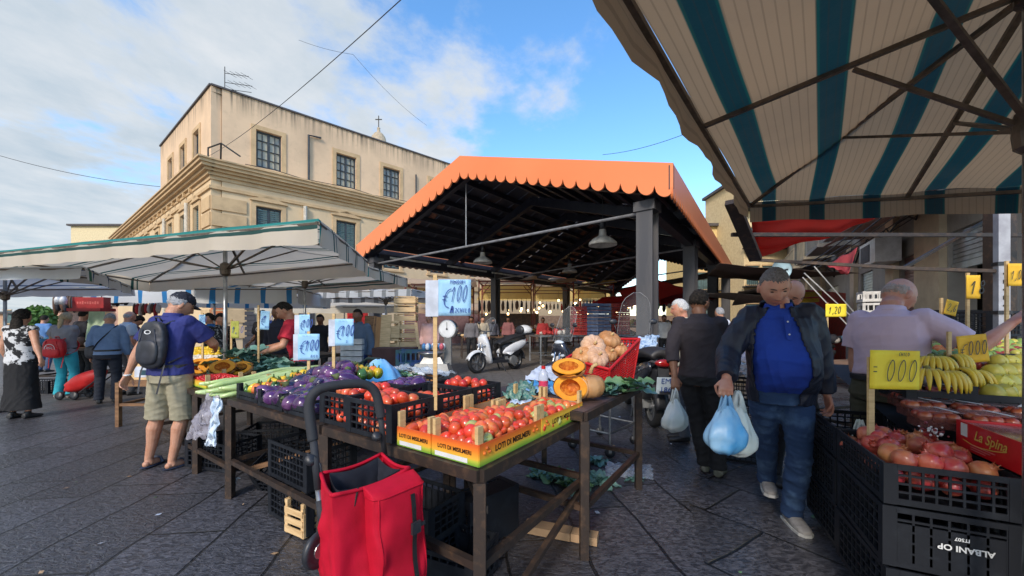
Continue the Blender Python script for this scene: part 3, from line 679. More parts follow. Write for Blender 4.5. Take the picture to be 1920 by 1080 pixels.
# red awning sheets
def sheet(label,pts,m,name='awning_sheet',group=None,th=0):
    s=MB(); a,b,c,d=[Vector(p) for p in pts]; ph=rnd.random()*5
    s.grid(lambda i,j: a.lerp(b,i).lerp(d.lerp(c,i),j)+Vector((0,0,-.12*math.sin(math.pi*i)*math.sin(math.pi*j)+.02*math.sin(i*14+ph)+.015*math.sin(j*19))),24,16)
    o=s.build(name,m,smooth=True); mod=o.modifiers.new('s','SOLIDIFY'); mod.thickness=.006; return tag(o,label,'awning',group)
M_redc=cloth('red_cloth',(.62,.035,.02),transl=.45,dirt=.2); M_redc2=cloth('dark_red_cloth',(.45,.03,.035),transl=.3,dirt=.3)
M_pink=cloth('pink_cloth',(.62,.09,.10),transl=.4,dirt=.2)
sheet('red awning sheet hanging under the far edge of the striped canopy',[P(1408,412,3.8),P(1660,395,5.0),P(1625,412,5.6),P(1418,482,4.6)],M_redc)
sheet('pink pennant-shaped cloth hanging above the right-hand street',[P(1608,465,7.5),P(1545,498,8.0),P(1590,512,7.0),P(1592,508,7.0)],M_pink)
M_brn=cloth('brown_tarp',(.13,.09,.08),transl=.15,dirt=.3); M_gre=cloth('grey_tarp',(.30,.27,.25),transl=.2,dirt=.3)
for lb,pt,mm in (('brown tarpaulin roof across the far end of the street',[(5.2,9.5,2.9),(9.0,9.8,2.7),(11,16,3.2),(8.2,16,3.4)],M_brn),
    ('grey tarpaulin with pale edge above the bald man',[(5.8,11.5,2.35),(9.0,11,2.2),(11,17,2.5),(8.6,17,2.6)],M_gre),
    ('pale rose awning right of the pavilion columns',[P(1385,545,11),P(1500,535,11),P(1510,560,15),P(1372,572,15)],M_gre),
    ('bright red umbrella sheet seen between pavilion columns',[P(1160,545,16),P(1225,522,15),P(1300,545,14),P(1180,575,13)],M_redc),
    ('second red sheet stretched behind the front right column',[P(1225,530,17),P(1290,548,16),P(1345,560,15),P(1240,570,14)],M_redc2)):
    sheet(lb,pt,mm)
# red panelled wall and yellow awnings at the end of the street
q0=P(1492,560,12); t=thing('red_kiosk','red panelled kiosk with yellow roller awnings behind the bald man','kiosk',(q0.x,q0.y,0))
w=MB(); a=P(1490,607,12); b=P(1572,607,13.5); d=(b-a).normalized(); nn=Vector((d.y,-d.x,0)); L=(b-a).length
for i in range(26): c=a+d*(L*(i+.5)/26); w.box((c.x,c.y,1.25),(L/26*.8,.08,2.5),Matrix((d,nn,Vector((0,0,1)))).transposed())
c=(a+b)/2; w.box((c.x+.1,c.y+.6,1.25),(L,1.1,2.5),Matrix((d,nn,Vector((0,0,1)))).transposed()); w.build('wall',M_redd,t,world=True)
w=MB(); w.quad(P(1497,548,11.2),P(1541,546,11.6),P(1541,555,11.2),P(1497,558,10.8)); w.quad(P(1498,560,11),P(1536,559,11.3),P(1536,566,11),P(1498,568,10.7)); w.build('awning',mat('yellow_awning',(.75,.48,.04),.6),t,world=True)
# ================================================================ RIGHT-HAND BUILDINGS
rp=Vector((8.9,7.7,0)); rd=Vector((.5,.866,0)); rn=Vector((-.866,.5,0))
M_rw=plaster('grey_worn_wall',(.42,.39,.34),(.25,.23,.2)); M_cr=plaster('cream_pilaster',(.68,.56,.38),(.55,.44,.3),sc=2)
M_rol=mat('ribbed_shutter_metal',(.45,.50,.53),.35,.5,c2=(.3,.33,.35),scale=2); M_rolp=mat('pink_shutter_metal',(.36,.22,.20),.5,.2,c2=(.28,.18,.17),scale=2)
M_dark=mat('dark_interior',(.02,.02,.02),.8)
RB=thing('shop_building','worn grey shop building with roller shutters along the right-hand street','building',tuple(rp))
def zof(y,px): t_=uplane(px,rp,rd); return CH+(YH-y)/F*(rp+rd*t_).y
tt=[uplane(px,rp,rd) for px in (1990,1856,1778,1725,1690,1640,1622,1600,1570)]
ops=[(tt[1],tt[2],0,3.25),(tt[3],tt[4],0,3.1),(tt[5]+.2,tt[6]+.5,0,3.1),(9.2,11.4,0,3.0),(13,15.2,0,3.0),(17,19.2,0,3.0),(21,23.4,0,3.0)]
w=MB(); facade(w,rp,rd,rn,-4.0,40,0,9.5,ops+[(a_,a_+1.1,4.6,6.9) for a_ in (-2,1.2,4.4,7.6,10.8,14,17.2,20.4)],th=.4); w.build('wall',M_rw,RB,world=True)
w=MB(); wallbox(w,rp,rd,rn,-4,40,0,9.4,out=-1.6,th=.2); wallbox(w,rp,rd,rn,-4,40,3.3,3.4,out=-.41,th=1.2); w.build('inner_wall',mat('greenish_inner_wall',(.20,.21,.18),.9,c2=(.14,.15,.13)),RB,world=True)
def roller(t0,t1,z0,z1,m):
    s=MB(); k=int((z1-z0)/.085)
    for i in range(k):
        z=z0+i*(z1-z0)/k; wallbox(s,rp,rd,rn,t0+.02,t1-.02,z+.004,z+(z1-z0)/k-.012,out=-.06,th=.05)
        wallbox(s,rp,rd,rn,t0+.02,t1-.02,z-.012,z+.004,out=-.085,th=.02)
    wallbox(s,rp,rd,rn,t0+.02,t1-.02,z0-.14,z0-.014,out=-.04,th=.07); return s.build('roller_shutter',m,RB,world=True)
roller(tt[1],tt[2],2.62,3.25,M_rol); roller(tt[3],tt[4],1.8,3.1,M_rolp); roller(tt[5]+.2,tt[6]+.5,2.3,3.1,M_rol)
for a_,b_ in ((9.2,11.4),(13,15.2),(17,19.2),(21,23.4)): roller(a_,b_,1.2+.5*math.sin(a_),3.0,M_rol)
for (a_,b_,z_) in ((tt[2]+.05,tt[3]-.05,4.0),(tt[4]+.15,tt[4]+.75,4.2),(tt[6]+.8,tt[6]+1.3,4),(11.6,12.2,4),(15.6,16.4,4),(19.6,20.6,4)):
    w=MB(); wallbox(w,rp,rd,rn,a_,b_,0,z_,out=.12,th=.13); wallbox(w,rp,rd,rn,a_-.06,b_+.06,z_,z_+.14,out=.2,th=.21); w.build('pilaster',M_cr,RB,world=True)
for i,a_ in enumerate((-2,1.2,4.4,7.6,10.8,14,17.2,20.4)):
    w=MB(); wallbox(w,rp,rd,rn,a_+.01,a_+1.09,4.61,6.89,out=-.12,th=.05)
    for k in range(16): wallbox(w,rp,rd,rn,a_+.06,a_+1.04,4.7+k*.13,4.78+k*.13,out=-.09,th=.02)
    w.build('window',M_shut,RB,world=True)
for a_,b_ in ((-3,.2),(1.0,6.2),(7.2,9.6),(10.4,12.6),(13.6,19),(20,22.6)):
    w=MB(); wallbox(w,rp,rd,rn,a_,b_,4.32,4.46,out=1.0,th=1.02); L_=b_-a_
    for k in range(int(L_/.14)+1): wallbox(w,rp,rd,rn,a_+k*.14,a_+k*.14+.025,4.462,5.35,out=.98,th=.025)
    wallbox(w,rp,rd,rn,a_,b_,5.352,5.40,out=.99,th=.045); w.build('balcony',M_cr if a_>9 else M_rw,RB,world=True)
# air conditioner box, pipes, cable tangle
t=thing('air_conditioner','white boxed air conditioner hanging above the pink roller shutter','air conditioner',tuple(rp+rd*(tt[4]+.2)+rn*.4+Vector((0,0,3.35))))
w=MB(); wallbox(w,rp,rd,rn,tt[4]-.45,tt[4]+.9,3.0,3.62,out=.62,th=.5); w.build('case',M_white,t,world=True)
w=MB(); wallbox(w,rp,rd,rn,tt[4]+.0,tt[4]+.8,3.08,3.54,out=.63,th=.01); w.build('grille',M_roofe,t,world=True)
cable('cable_bundle',[rp+rd*(i*.5)+rn*(.2+.05*math.sin(i*1.7))+Vector((0,0,3.9+.12*math.sin(i*2.3))) for i in range(16)],.02,'tangled cable bundle running along the shop building above the shutters')
cable('cable_bundle',[rp+rd*(4+i*.5)+rn*(.3+.08*math.sin(i*1.1))+Vector((0,0,3.5+.22*math.sin(i*1.9))) for i in range(12)],.03,'thick tangled green-grey cables beside the pink pennant cloth')
for i in range(5): cable('overhead_cable',sag(P(1500+i*12,500,10+i),P(1650+i*35,390-i*8,5+i*.5),.1),.012,['highest','second highest','middle','second lowest','lowest'][i]+' of five dark wires slanting past the shop building')
sheet('brown striped awning above the big roller shutter',[tuple(rp+rd*-1.5+rn*.1+Vector((0,0,4.2))),tuple(rp+rd*2.6+rn*.1+Vector((0,0,4.2))),tuple(rp+rd*2.6+rn*1.6+Vector((0,0,3.55))),tuple(rp+rd*-1.5+rn*1.6+Vector((0,0,3.5)))],cloth('rosy_cloth',(.45,.26,.22),transl=.2,dirt=.4))
sheet('faded brown awning under the yellow building balcony',[tuple(rp+rd*9.5+rn*.1+Vector((0,0,4.25))),tuple(rp+rd*14+rn*.1+Vector((0,0,4.25))),tuple(rp+rd*14+rn*2.0+Vector((0,0,3.6))),tuple(rp+rd*9.5+rn*2.0+Vector((0,0,3.5)))],M_brn)
house('yellow_house','yellow apartment house with balconies closing the end of the street',1300,1430,425,34,mat('yellow_far_wall',(.74,.55,.24),.9,c2=(.62,.46,.2)),windows=4,fl=3,balc=True)
house('yellow_house','tall cream apartment house behind the red awning sheet',1395,1580,330,30,mat('cream_far_wall',(.76,.60,.34),.9,c2=(.66,.5,.28)),windows=6,fl=4,balc=True)
# ================================================================ STALLS UNDER AND BEHIND THE PAVILION
M_redst=mat('red_painted_steel',(.20,.03,.02),.5,c2=(.12,.02,.02)); M_yc=cloth('yellow_cloth',(.80,.58,.20),transl=.5,dirt=.1); M_tan=cloth('tan_cloth',(.62,.45,.30),transl=.35,dirt=.2)
M_bulb=mat('lit_bulb',(1,.8,.5),.4,emit=(1,.62,.26),es=5)
def stallframe(px0,px1,Y,z,label,dy=2.2,m=M_tan,shelf=True):
    a=P(px0,YH,Y); b=P(px1,YH,Y); t=thing('market_stall',label,'market stall',(a.x,Y,0),0,'red steel stall frames behind the pavilion')
    for x in (a.x,b.x):
        for y in (Y,Y+dy):
            s=MB(); s.beam((x,y,0),(x,y,z),.07); s.build('post',M_redst,t,world=True)
    s=MB(); 
    for y in (Y,Y+dy): s.beam((a.x,y,z-.1),(b.x,y,z-.1),.06); s.beam((a.x,y,z-.55),(b.x,y,z-.55),.04); s.beam((a.x,y,z-.7),(a.x+.5,y,z-.12),.04); s.beam((b.x,y,z-.7),(b.x-.5,y,z-.12),.04)
    for x in (a.x,b.x): s.beam((x,Y,z-.1),(x,Y+dy,z-.1),.06)
    s.build('rail',M_redst,t,world=True)
    s=MB(); s.grid(lambda i,j: Vector((lerp(a.x-.2,b.x+.2,i),lerp(Y-.3,Y+dy,j),z+.0+.35*math.sin(math.pi*j)-.06*math.sin(math.pi*i*2)**2)),16,10); s.build('roof_cloth',m,t,world=True,smooth=True)
    s=MB(); s.grid(lambda i,j: Vector((lerp(a.x,b.x,i),Y+dy+.06+.02*math.sin(i*25),lerp(z-.05,z-.95,j))),30,4); s.build('back_cloth',M_yc,t,world=True,smooth=True)
    return t
for i,(a,b,Y,z,lb,mm) in enumerate(((898,1000,21.5,3.9,'red stall frame with yellow cloth left of the middle pavilion column',M_tan),(1003,1075,23.5,4.0,'red stall frame right of the middle pavilion column',M_tan),(1085,1150,27,4.3,'red stall frame by the blue crate stacks, farthest under the pavilion',M_yc),(760,880,19.5,3.5,'stall frame behind the price board and the hanging scale',M_tan))): stallframe(a,b,Y,z,lb,m=mm)
# big awnings closing the far side
sheet('long yellow awning over the lit stalls behind the pavilion',[(-2.5,27,3.1),(8,30,3.1),(9,33,4.2),(-2.5,30,4.2)],M_yc)
sheet('lilac awning low behind the blue crate stacks',[P(1095,572,22),P(1165,568,22),P(1180,585,20),P(1085,588,20)],cloth('lilac_cloth',(.62,.35,.5),transl=.4))
sheet('orange-red awning at the back right under the pavilion',[P(1130,558,24),P(1290,540,24),P(1290,575,20),P(1110,570,20)],M_redc)
# bulbs
bl=None
for i in range(52):
    px=rnd.uniform(890,1300); Y=rnd.uniform(20,27); y=rnd.uniform(562,592); c=P(px,y,Y)
    if bl is None:
        bl=thing('light_bulb','warm glowing bare bulb strung over the stalls behind the pavilion','light bulb',tuple(c),0,'glowing bulbs over the far stalls'); s=MB(); s.ball((0,0,0),(.055,.055,.07),nu=8,nv=6); s.build('globe',M_bulb,bl,smooth=True); s=MB(); s.tube([(0,0,.05),(0,0,.1)],.016,6); s.tube([(0,0,.1),(0,0,.55)],.005,4); s.build('socket',M_black,bl)
    else: copy_tree(bl,loc=c)
def bar_table(p0,p1,w,z,label,m=M_steel,name='market_table',top=M_woodd,leg=.05,rails=True,cat='table'):
    p0=Vector((*p0[:2],0)); p1=Vector((*p1[:2],0)); d=(p1-p0).normalized(); n=Vector((-d.y,d.x,0))*w
    t=thing(name,label,cat,tuple((p0+p1+n)/2))
    q=[p0,p1,p1+n,p0+n]
    s=MB(); M=Matrix((d,n.normalized(),Vector((0,0,1)))).transposed(); c=(p0+p1+n)/2; s.box((c.x,c.y,z-.012),((p1-p0).length,abs(w),.024),M); s.build('top',top,t,world=True)
    s=MB()
    for a,b in zip(q,q[1:]+q[:1]): s.beam(Z(a,z-.045),Z(b,z-.045),leg*.9,.05)
    s.build('frame',m,t,world=True)
    for a in q:
        s=MB(); s.beam(Z(a,0),Z(a,z-.02),leg); s.build('leg',m,t,world=True)
    if rails:
        s=MB()
        for a,b in zip(q,q[1:]+q[:1]): s.beam(Z(a,.3),Z(b,.3),leg*.7)
        s.build('stretcher',m,t,world=True)
    return t
bar_table((1.0,13.2),(4.6,14.2),1.2,1.0,'pale metal display table in front of the red and blue crate stacks',m=M_galv,top=M_galv)
bar_table((-2.0,15.2),(.3,15.6),.9,.85,'dark goods table behind the white scooter')
bar_table((4.9,12.8),(8.2,17),1.2,.8,'long dark table with goods right of the front pavilion column')
# generic stacked flat crates
M_bcr=mat('blue_crate',(.07,.12,.25),.5,c2=(.16,.21,.34)); M_rcr=mat('red_crate',(.42,.03,.02),.5,c2=(.30,.02,.02)); M_wcr=mat('white_foam_crate',(.72,.70,.66),.7)
def flatcrate(m,w=.5,d=.35,h=.16,slots=True):
    s=MB(); t_=.012
    s.box((0,0,t_/2),(w,d,t_))
    for sx in(-1,1):
        s.box((sx*(w/2-t_/2),0,h-.02),(t_,d-2*t_,.04)); s.box((sx*(w/2-t_/2),0,.035),(t_,d-2*t_,.04))
    for sy in(-1,1):
        s.box((0,sy*(d/2-t_/2),h-.02),(w,t_,.04)); s.box((0,sy*(d/2-t_/2),.035),(w,t_,.04))
    for sx in(-1,1):
        for sy in(-1,1): s.box((sx*(w/2-.02),sy*(d/2-.02),h/2),(.045,.045,h+.01))
    for k in range(-2,3): 
        for sy in(-1,1): s.box((k*w/6,sy*(d/2-t_/2),h/2),(.02,t_*.9,h-.02))
    return s
def crate_stack(px,Y,n,z0,m,label,grp,w=.5,h=.16,rz=.1,cat='crate'):
    base=None; c=P(px,YH,Y); 
    for i in range(n):
        lb=label if i else label.replace(' in the','; lowest in the')
        lb=ORD(i,n)+' '+label
        if base is None: base=tag(flatcrate(m,w,.38,h).build('market_crate',m,loc=(c.x,c.y,z0),rz=rz),lb,cat,grp)
        else: copy_tree(base,label=lb,loc=(c.x+rnd.uniform(-.01,.01),c.y,z0+i*(h+.030)),rz=rz+rnd.uniform(-.03,.03))
crate_stack(1085,13.8,7,1.0,M_rcr,'red crate in the left stack on the pale metal table','red crates in the left stack',h=.12)
crate_stack(1106,13.9,9,1.0,M_bcr,'dark blue crate in the left of two blue stacks','dark blue crates, left stack',h=.10)
crate_stack(1130,14.1,9,1.0,M_bcr,'dark blue crate in the right of two blue stacks','dark blue crates, right stack',h=.10)
crate_stack(1153,14.4,7,1.0,M_rcr,'red crate in the stack right of the blue crates','red crates right of the blue ones',w=.35,h=.14)
crate_stack(1170,14.5,7,1.0,M_rcr,'red crate in the rightmost stack on the pale metal table','red crates, rightmost stack',w=.3,h=.14)
crate_stack(1643,7.6,9,0,M_wcr,'white crate in the stack beside the worn shop wall','white crates by the shop wall',h=.2,rz=-.5)
# hanging goods and clothes rails (dark bags, garments)
def hangers(px0,px1,Y,z,n,cols,label,grp,L=(.3,.7)):
    for i in range(n):
        c=P(lerp(px0,px1,(i+.5)/n),YH,Y); h=rnd.uniform(*L)*.7; s=MB(); ww=rnd.uniform(.05,.11)*(.5 if px0<400 else 1)
        s.ball((0,0,-h/2),(ww,.06,h/2),nu=8,nv=7,fn=lambda d:1+.25*noise.noise(d*3+Vector((i,0,0)))); s.tube([(0,0,-.02),(0,0,.12)],.008,4)
        tag(s.build('hanging_bag',cols[i%len(cols)],loc=(c.x,Y,z),smooth=True),LR(i,n)+' '+label,'bag',grp)
M_g1=mat('dark_fabric_goods',(.03,.03,.04),.8); M_g2=mat('teal_goods',(.05,.16,.22),.7); M_g3=mat('red_goods',(.5,.04,.04),.7); M_g4=mat('brown_leather_goods',(.12,.06,.035),.6); M_g5=mat('pale_goods',(.6,.55,.5),.7)
hangers(1000,1085,22.5,2.6,12,[M_g1,M_g2,M_g3,M_g1,M_g5],'bag hanging from the stall frame between the two middle pavilion columns','bags hanging between the pavilion columns')
hangers(895,1000,21.3,2.7,12,[M_g1,M_g1,M_g4],'dark bag hanging behind the white scooter','dark bags hanging behind the white scooter',(.7,1.2))
hangers(102,152,7.9,2.0,10,[M_g4,M_g1,M_g4],'dark brown bag hanging above the woman with the red backpack','dark bags hanging at the left stall',(.3,.6))
hangers(200,240,8.2,2.0,5,[M_g1,M_g4],'dark bag hanging right of the red sign box','dark bags hanging right of the red sign',(.2,.35))
hangers(250,300,9.5,1.9,9,[M_g4,M_g3,M_g5],'brown and red bag hanging behind the man in the cap','brown and red bags behind the man in the cap',(.3,.6))
# dark wall masses of stalls beyond, shelves with goods
def backwall(px0,px1,ytop,Y,m,label,name='stall_screen',ybot=None):
    a=P(px0,YH,Y); b=P(px1,YH,Y); zt=CH+(YH-ytop)/F*Y; zb=0 if ybot is None else CH+(YH-ybot)/F*Y
    s=MB(); s.box(((a.x+b.x)/2,Y,(zt+zb)/2),(b.x-a.x,.08,zt-zb)); return tag(s.build(name,m),label,'screen')
backwall(890,1010,588,31,mat('slate_screen',(.06,.055,.06),.9,c2=(.12,.09,.07)),'dark cloth screen behind the white scooter')
backwall(1000,1290,592,36,mat('dim_screen',(.22,.15,.11),.9),'dim brown screen closing the far side of the pavilion')
backwall(760,900,585,27,mat('plum_screen',(.16,.09,.09),.9),'plum-coloured screen behind the hanging scale')
def goods(px0,px1,Y,z,n,cols,label,grp,dy=.7,sz=(.06,.14)):
    base={}
    for i in range(n):
        c=P(rnd.uniform(px0,px1),YH,Y+rnd.uniform(0,dy)); m=cols[i%len(cols)]; r_=rnd.uniform(*sz)
        if m.name not in base:
            s=MB(); s.ball((0,0,.8),(1,.8,.8),nu=8,nv=6,fn=lambda d:1+.2*noise.noise(d*2)); base[m.name]=tag(s.build('goods_bundle',m,loc=(c.x,c.y,z),smooth=True),label,'goods',grp); base[m.name].scale=(r_,)*3
        else: copy_tree(base[m.name],loc=(c.x,c.y,z),scale=(r_,r_,r_*rnd.uniform(.6,1.3)),rz=rnd.uniform(0,6))
goods(1010,1090,13.6,1.0,26,[M_g3,M_g5,M_g3,M_g1],'small red or white bundle on the pale metal table','bundles on the pale metal table')
goods(850,905,15.4,.86,18,[M_g4,M_wood,M_g1],'small bundle on the dark table behind the white scooter','bundles on the table behind the scooter')
goods(1175,1290,15,.8,26,[M_g2,M_g1,M_g4,M_g5],'small bundle on the long table behind the front column','bundles on the long table',dy=1.2)
# far end of street clutter
goods(1560,1610,9.5,.9,18,[M_g2,M_g1,M_g5,M_paper_b],'blue or pale bundle on the stall by the small 1,20 sign','bundles on the stall by the 1,20 sign',dy=1.0)
t=bar_table((7.6,9.2),(9.2,11.6),1.0,.9,'dark stall table beside the worn shop wall')
# dish
q=P(1465,505,8.0); t=thing('round_dish','pale blue round dish on a pole above the bald man','satellite dish',(q.x,q.y,0))
w=MB(); M=Matrix.Rotation(R(90),3,'X'); w.lathe([(.20,.02),(.19,0),(.10,-.02),(.0,-.03)],tuple(q),24,M=M,cap=False); w.lathe([(.205,.03),(.205,0),(.195,0)],tuple(q),24,M=M,cap=False); w.build('dish',mat('pale_blue_metal',(.40,.56,.62),.5),t,world=True,smooth=True)
w=MB(); w.tube([(q.x,q.y+.1,0),(q.x,q.y+.1,q.z)],.03); w.build('pole',M_galv,t,world=True)
w=MB(); w.tube([tuple(q+Vector((0,-.02,-.03))),tuple(q+Vector((.05,-.12,-.02)))],.02); w.build('receiver',M_black,t,world=True)
# slender poles leaning at the street end
for i,(a,b) in enumerate((((1527,500),(1572,552)),((1508,512),(1560,560)),((1505,520),(1548,566)))):
    p0=P(*a,9); p1=P(*b,9); d=(p1-p0); e=p0+d*((p0.z)/(-d.z)) ; s=MB(); s.tube([p0,e],.014,5); tag(s.build('leaning_pole',M_white),['thickest and highest','middle','lowest'][i]+' of three white poles leaning in front of the red kiosk','pole')
# red hanging box sign at left stall
c=P(172,568,7.6); t=thing('red_sign_box','red lit sign box hanging under the blue striped umbrella','sign',tuple(c)); s=MB(); s.box((0,0,0),(.62,.14,.22)); s.box((0,.0,-.14),(.66,.3,.06)); s.build('box',mat('red_sign_face',(.35,.02,.02),.5),t)
s=MB(); s.tube([(-.2,0,.1),(-.2,0,.45)],.01,4); s.tube([(.2,0,.1),(.2,0,.45)],.01,4); s.build('hanger',M_wire,t)
s=MB(); [s.box((x_*.05,-.0715,0),(.034,.002,.05+.012*math.sin(x_*2.3))) for x_ in range(-4,5)]; s.build('worn_lettering',mat('dull_red_letter',(.6,.12,.1),.5),t)
for i,px in enumerate((109,119)):
    c=P(px,560,7.4); s=MB(); s.lathe([(.0,.0),(.05,.01),(.055,.1),(.045,.13),(.018,.2),(.018,.24)],n=12); tag(s.build('hanging_lantern',M_white,loc=tuple(c-Vector((0,0,.12))),smooth=True),['left','right'][i]+' of two small white lamps hanging at the far left stall','lamp')
# pale green cloth on the left stall, gravestone-like wall goods
sheet('pale green cloth draped at the stall behind the man in light blue',[P(168,580,8.4),P(196,580,8.4),P(200,640,8.0),P(160,640,8.0)],cloth('pale_green_cloth',(.55,.68,.45),transl=.3))

M_g6=mat('orange_goods',(.75,.28,.05),.6); M_g7=mat('yellow_goods',(.75,.55,.10),.6); M_g8=mat('green_goods',(.10,.30,.10),.6); M_g9=mat('blue_goods',(.05,.18,.45),.6)
bar_table((-1.2,20.6),(2.4,21.6),1.1,.95,'long stall table behind the left pavilion columns'); bar_table((2.6,22.0),(6.2,24),1.1,.95,'second long stall table behind the left pavilion columns')
for (a,b,Y,z,n,cs,lb) in ((880,1000,20.8,.95,60,[M_g6,M_g5,M_g3,M_g4,M_g7],'bright bundle on the stall table behind the white scooter'),(1000,1090,22.6,.95,50,[M_g3,M_g5,M_g9,M_g1],'bright bundle on the second table behind the columns'),(1165,1290,16.5,.82,50,[M_g5,M_g8,M_g6,M_g3,M_g9],'bright bundle on the table by the far right column'),(1180,1300,19,1.3,36,[M_g5,M_g3,M_g7],'bright bundle heaped high at the far right under the pavilion')):
    goods(a,b,Y,z,n,cs,lb,lb.replace('bright bundle','bright bundles'),dy=.8,sz=(.08,.20))
bar_table((5.6,18.6),(9.2,19.6),1.1,1.28,'high dark table at the far right under the pavilion')
hangers(1085,1160,24,2.9,12,[M_g3,M_g5,M_g9,M_g1],'small garment hanging behind the blue crates','garments hanging behind the blue crates',(.5,.9))
hangers(1170,1290,20,2.5,12,[M_g5,M_g3,M_g8,M_g1],'small garment hanging behind the front right column','garments hanging behind the front column',(.4,.8))
sheet('cream awning lit from behind left of the pavilion',[P(790,565,24),P(900,570,26),P(900,590,22),P(780,588,21)],M_tan)
# ================================================================ FOREGROUND STALLS
O0=Vector((-.132,1.56,0)); U=Vector((-.82,.571,0)).normalized(); Wd=Vector((.559,.83,0)).normalized()
def UW(u,w,z=0): return O0+U*u+Wd*w+Vector((0,0,z))
AU=math.atan2(U.y,U.x); AW=math.atan2(Wd.y,Wd.x)
def frame_table(name,label,u0,u1,w0,w1,z,legs=None,top=True,mats=M_steel,o=None,rail=.33,brace=True,lw=.05,topm_=None):
    q=[UW(u0,w0),UW(u1,w0),UW(u1,w1),UW(u0,w1)] if o is None else o
    t=thing(name,label,'table',tuple((q[0]+q[2])/2)); 
    s=MB()
    for a,b in zip(q,q[1:]+q[:1]): s.beam(Z(a,z-.025),Z(b,z-.025),.045,.05)
    s.build('frame',mats,t,world=True)
    if top:
        s=MB(); s.quad(Z(q[0],z+.002),Z(q[3],z+.002),Z(q[2],z+.002),Z(q[1],z+.002)); s.quad(Z(q[0],z-.008),Z(q[1],z-.008),Z(q[2],z-.008),Z(q[3],z-.008)); s.build('top',topm_ or M_steel,t,world=True)
    for a in (legs or q):
        s=MB(); s.beam(Z(a,0),Z(a,z-.05),lw,lw,up=(0,1,0)); s.build('leg',mats,t,world=True)
    e=[(0,1),(1,2),(2,3),(3,0)]
    for a,b in e[1:] if not brace else e:
        s=MB(); s.beam(Z(q[a],rail),Z(q[b],rail),.032,.035); s.build('stretcher',mats,t,world=True)
    return t
T1=frame_table('steel_table','rusty dark steel table carrying the open boxes of pale tomatoes',0,1.18,0,1.09,.80,rail=.40)
s=MB(); s.beam(UW(0,1.07,.36),UW(-.0,.02,-.0+.06),.03); s.build('brace',M_steel,T1,world=True)
s=MB(); s.beam(UW(0,.03,.62),UW(1.1,1.07,.33),.03); s.build('brace',M_steel,T1,world=True)
T2=frame_table('steel_table','long steel table piled with aubergines and peppers',1.21,2.60,0,1.05,.80,rail=.30)
s=MB(); s.beam(UW(2.57,.1,.20),UW(1.3,.9,.62),.035); s.build('brace',M_woodd,T2,world=True)
T4=frame_table('steel_table','left steel table with pumpkin wedges, cherry tomatoes and greens',2.66,4.95,.02,1.02,.78,rail=.22,legs=[UW(2.66,.02),UW(3.45,.02),UW(4.95,.02),UW(4.95,1.02),UW(2.66,1.02)])
o3=Vector((.43,2.26,0)); q3=[o3,o3+U*.92,o3+U*.92+Wd*1.15,o3+Wd*1.15]
T3=frame_table('steel_table','empty-ended dark table with the cut pumpkins and red bottle',0,0,0,0,.87,o=q3,rail=.30,topm_=mat('worn_table_top',(.10,.065,.06),.55,c2=(.06,.04,.04),scale=9,bump=.3))
# ---- crates
def crate_mb(w,d,h,nh=4,nv=9,solid=False,low=False,t_=.009):
    s=MB(); s.box((0,0,.006),(w-.02,d-.02,.008))
    for sx in(-1,1):
        for sy in(-1,1):
            s.box((sx*(w/2-.022),sy*(d/2-.006),h/2),(.045,.012,h)); s.box((sx*(w/2-.006),sy*(d/2-.03),h/2),(.012,.036,h))
    hs=h*(.55 if low else 1)
    for L,M,off,cut in ((w-.09,None,d/2-.006,0),(d-.1,Matrix.Rotation(R(90),3,'Z'),w/2-.006,1)):
        for sg in (-1,1):
            def bx(x,z,lx,lz,y=0):
                c=Vector((x,sg*(off-y),z)); 
                if M is not None: c=Vector((sg*(off-y),x,z)); s.box(c,(t_,lx,lz))
                else: s.box(c,(lx,t_,lz))
            bx(0,.014,L,.026); bx(0,hs-.012,L,.024,-.002)
            if solid and not cut: bx(0,hs*.40,L*.98,hs*.66,.001)
            for k in range(1,nh): bx(0,.02+k*(hs-.03)/nh,L,.009,.0005)
            n=max(3,int(L/(w/nv))) 
            for k in range(n+1): bx(-L/2+k*L/n,hs/2,.008,hs-.03,.001)
    return s
CR=MB and crate_mb(.40,.30,.19).build('mesh_source',M_crate); CR_me=CR.data; bpy.data.objects.remove(CR)
def meshof(mb,m,smooth=True):
    o=mb.build('mesh_source',m,smooth=smooth); me=o.data; bpy.data.objects.remove(o); return me
def inst(name,me,loc,rot=(0,0,0),label=None,cat=None,group=None,scale=None,parent=None):
    o=bpy.data.objects.new(name,me); COL.objects.link(o); o.location=loc; o.rotation_euler=rot
    if scale: o.scale=(scale,)*3 if isinstance(scale,(int,float)) else scale
    if parent is not None: o.parent=parent; KIDS.setdefault(parent.name,[]).append(o)
    return tag(o,label,cat,group)
CRS=meshof(crate_mb(.40,.30,.19,solid=True),M_crate,False); CRL=meshof(crate_mb(.55,.36,.12,nh=2,low=True),M_crate,False); CRB=meshof(crate_mb(.55,.36,.26,nh=5,nv=12),M_crate,False)
def crate(me,p,rz,label,group='black plastic crates',rot=None): return inst('plastic_crate',me,tuple(p),rot or (0,0,rz),label,'crate',group)
ZT1=.804
crate(CR_me,UW(.76,.145,ZT1),AU,'black lattice crate of red tomatoes nearest the trolley handle')
crate(CR_me,UW(.76,.455,ZT1),AU,'black crate of red tomatoes behind the pomodori price board stick')
crate(CR_me,UW(.76,.765,ZT1),AU,'black crate of red tomatoes farthest back on the tomato table')
crate(CRS,UW(1.13,.22,ZT1),AW,'black solid-sided crate of pink tomatoes beside the aubergines')
crate(CRS,UW(1.13,.64,ZT1),AW,'black crate half empty behind the pink tomatoes')
crate(CRL,UW(2.36,.30,ZT1),AW,'shallow black tray of yellow and green peppers at the table corner')
crate(CRL,UW(1.92,.28,ZT1),AW,'shallow black tray under the front of the aubergine heap')
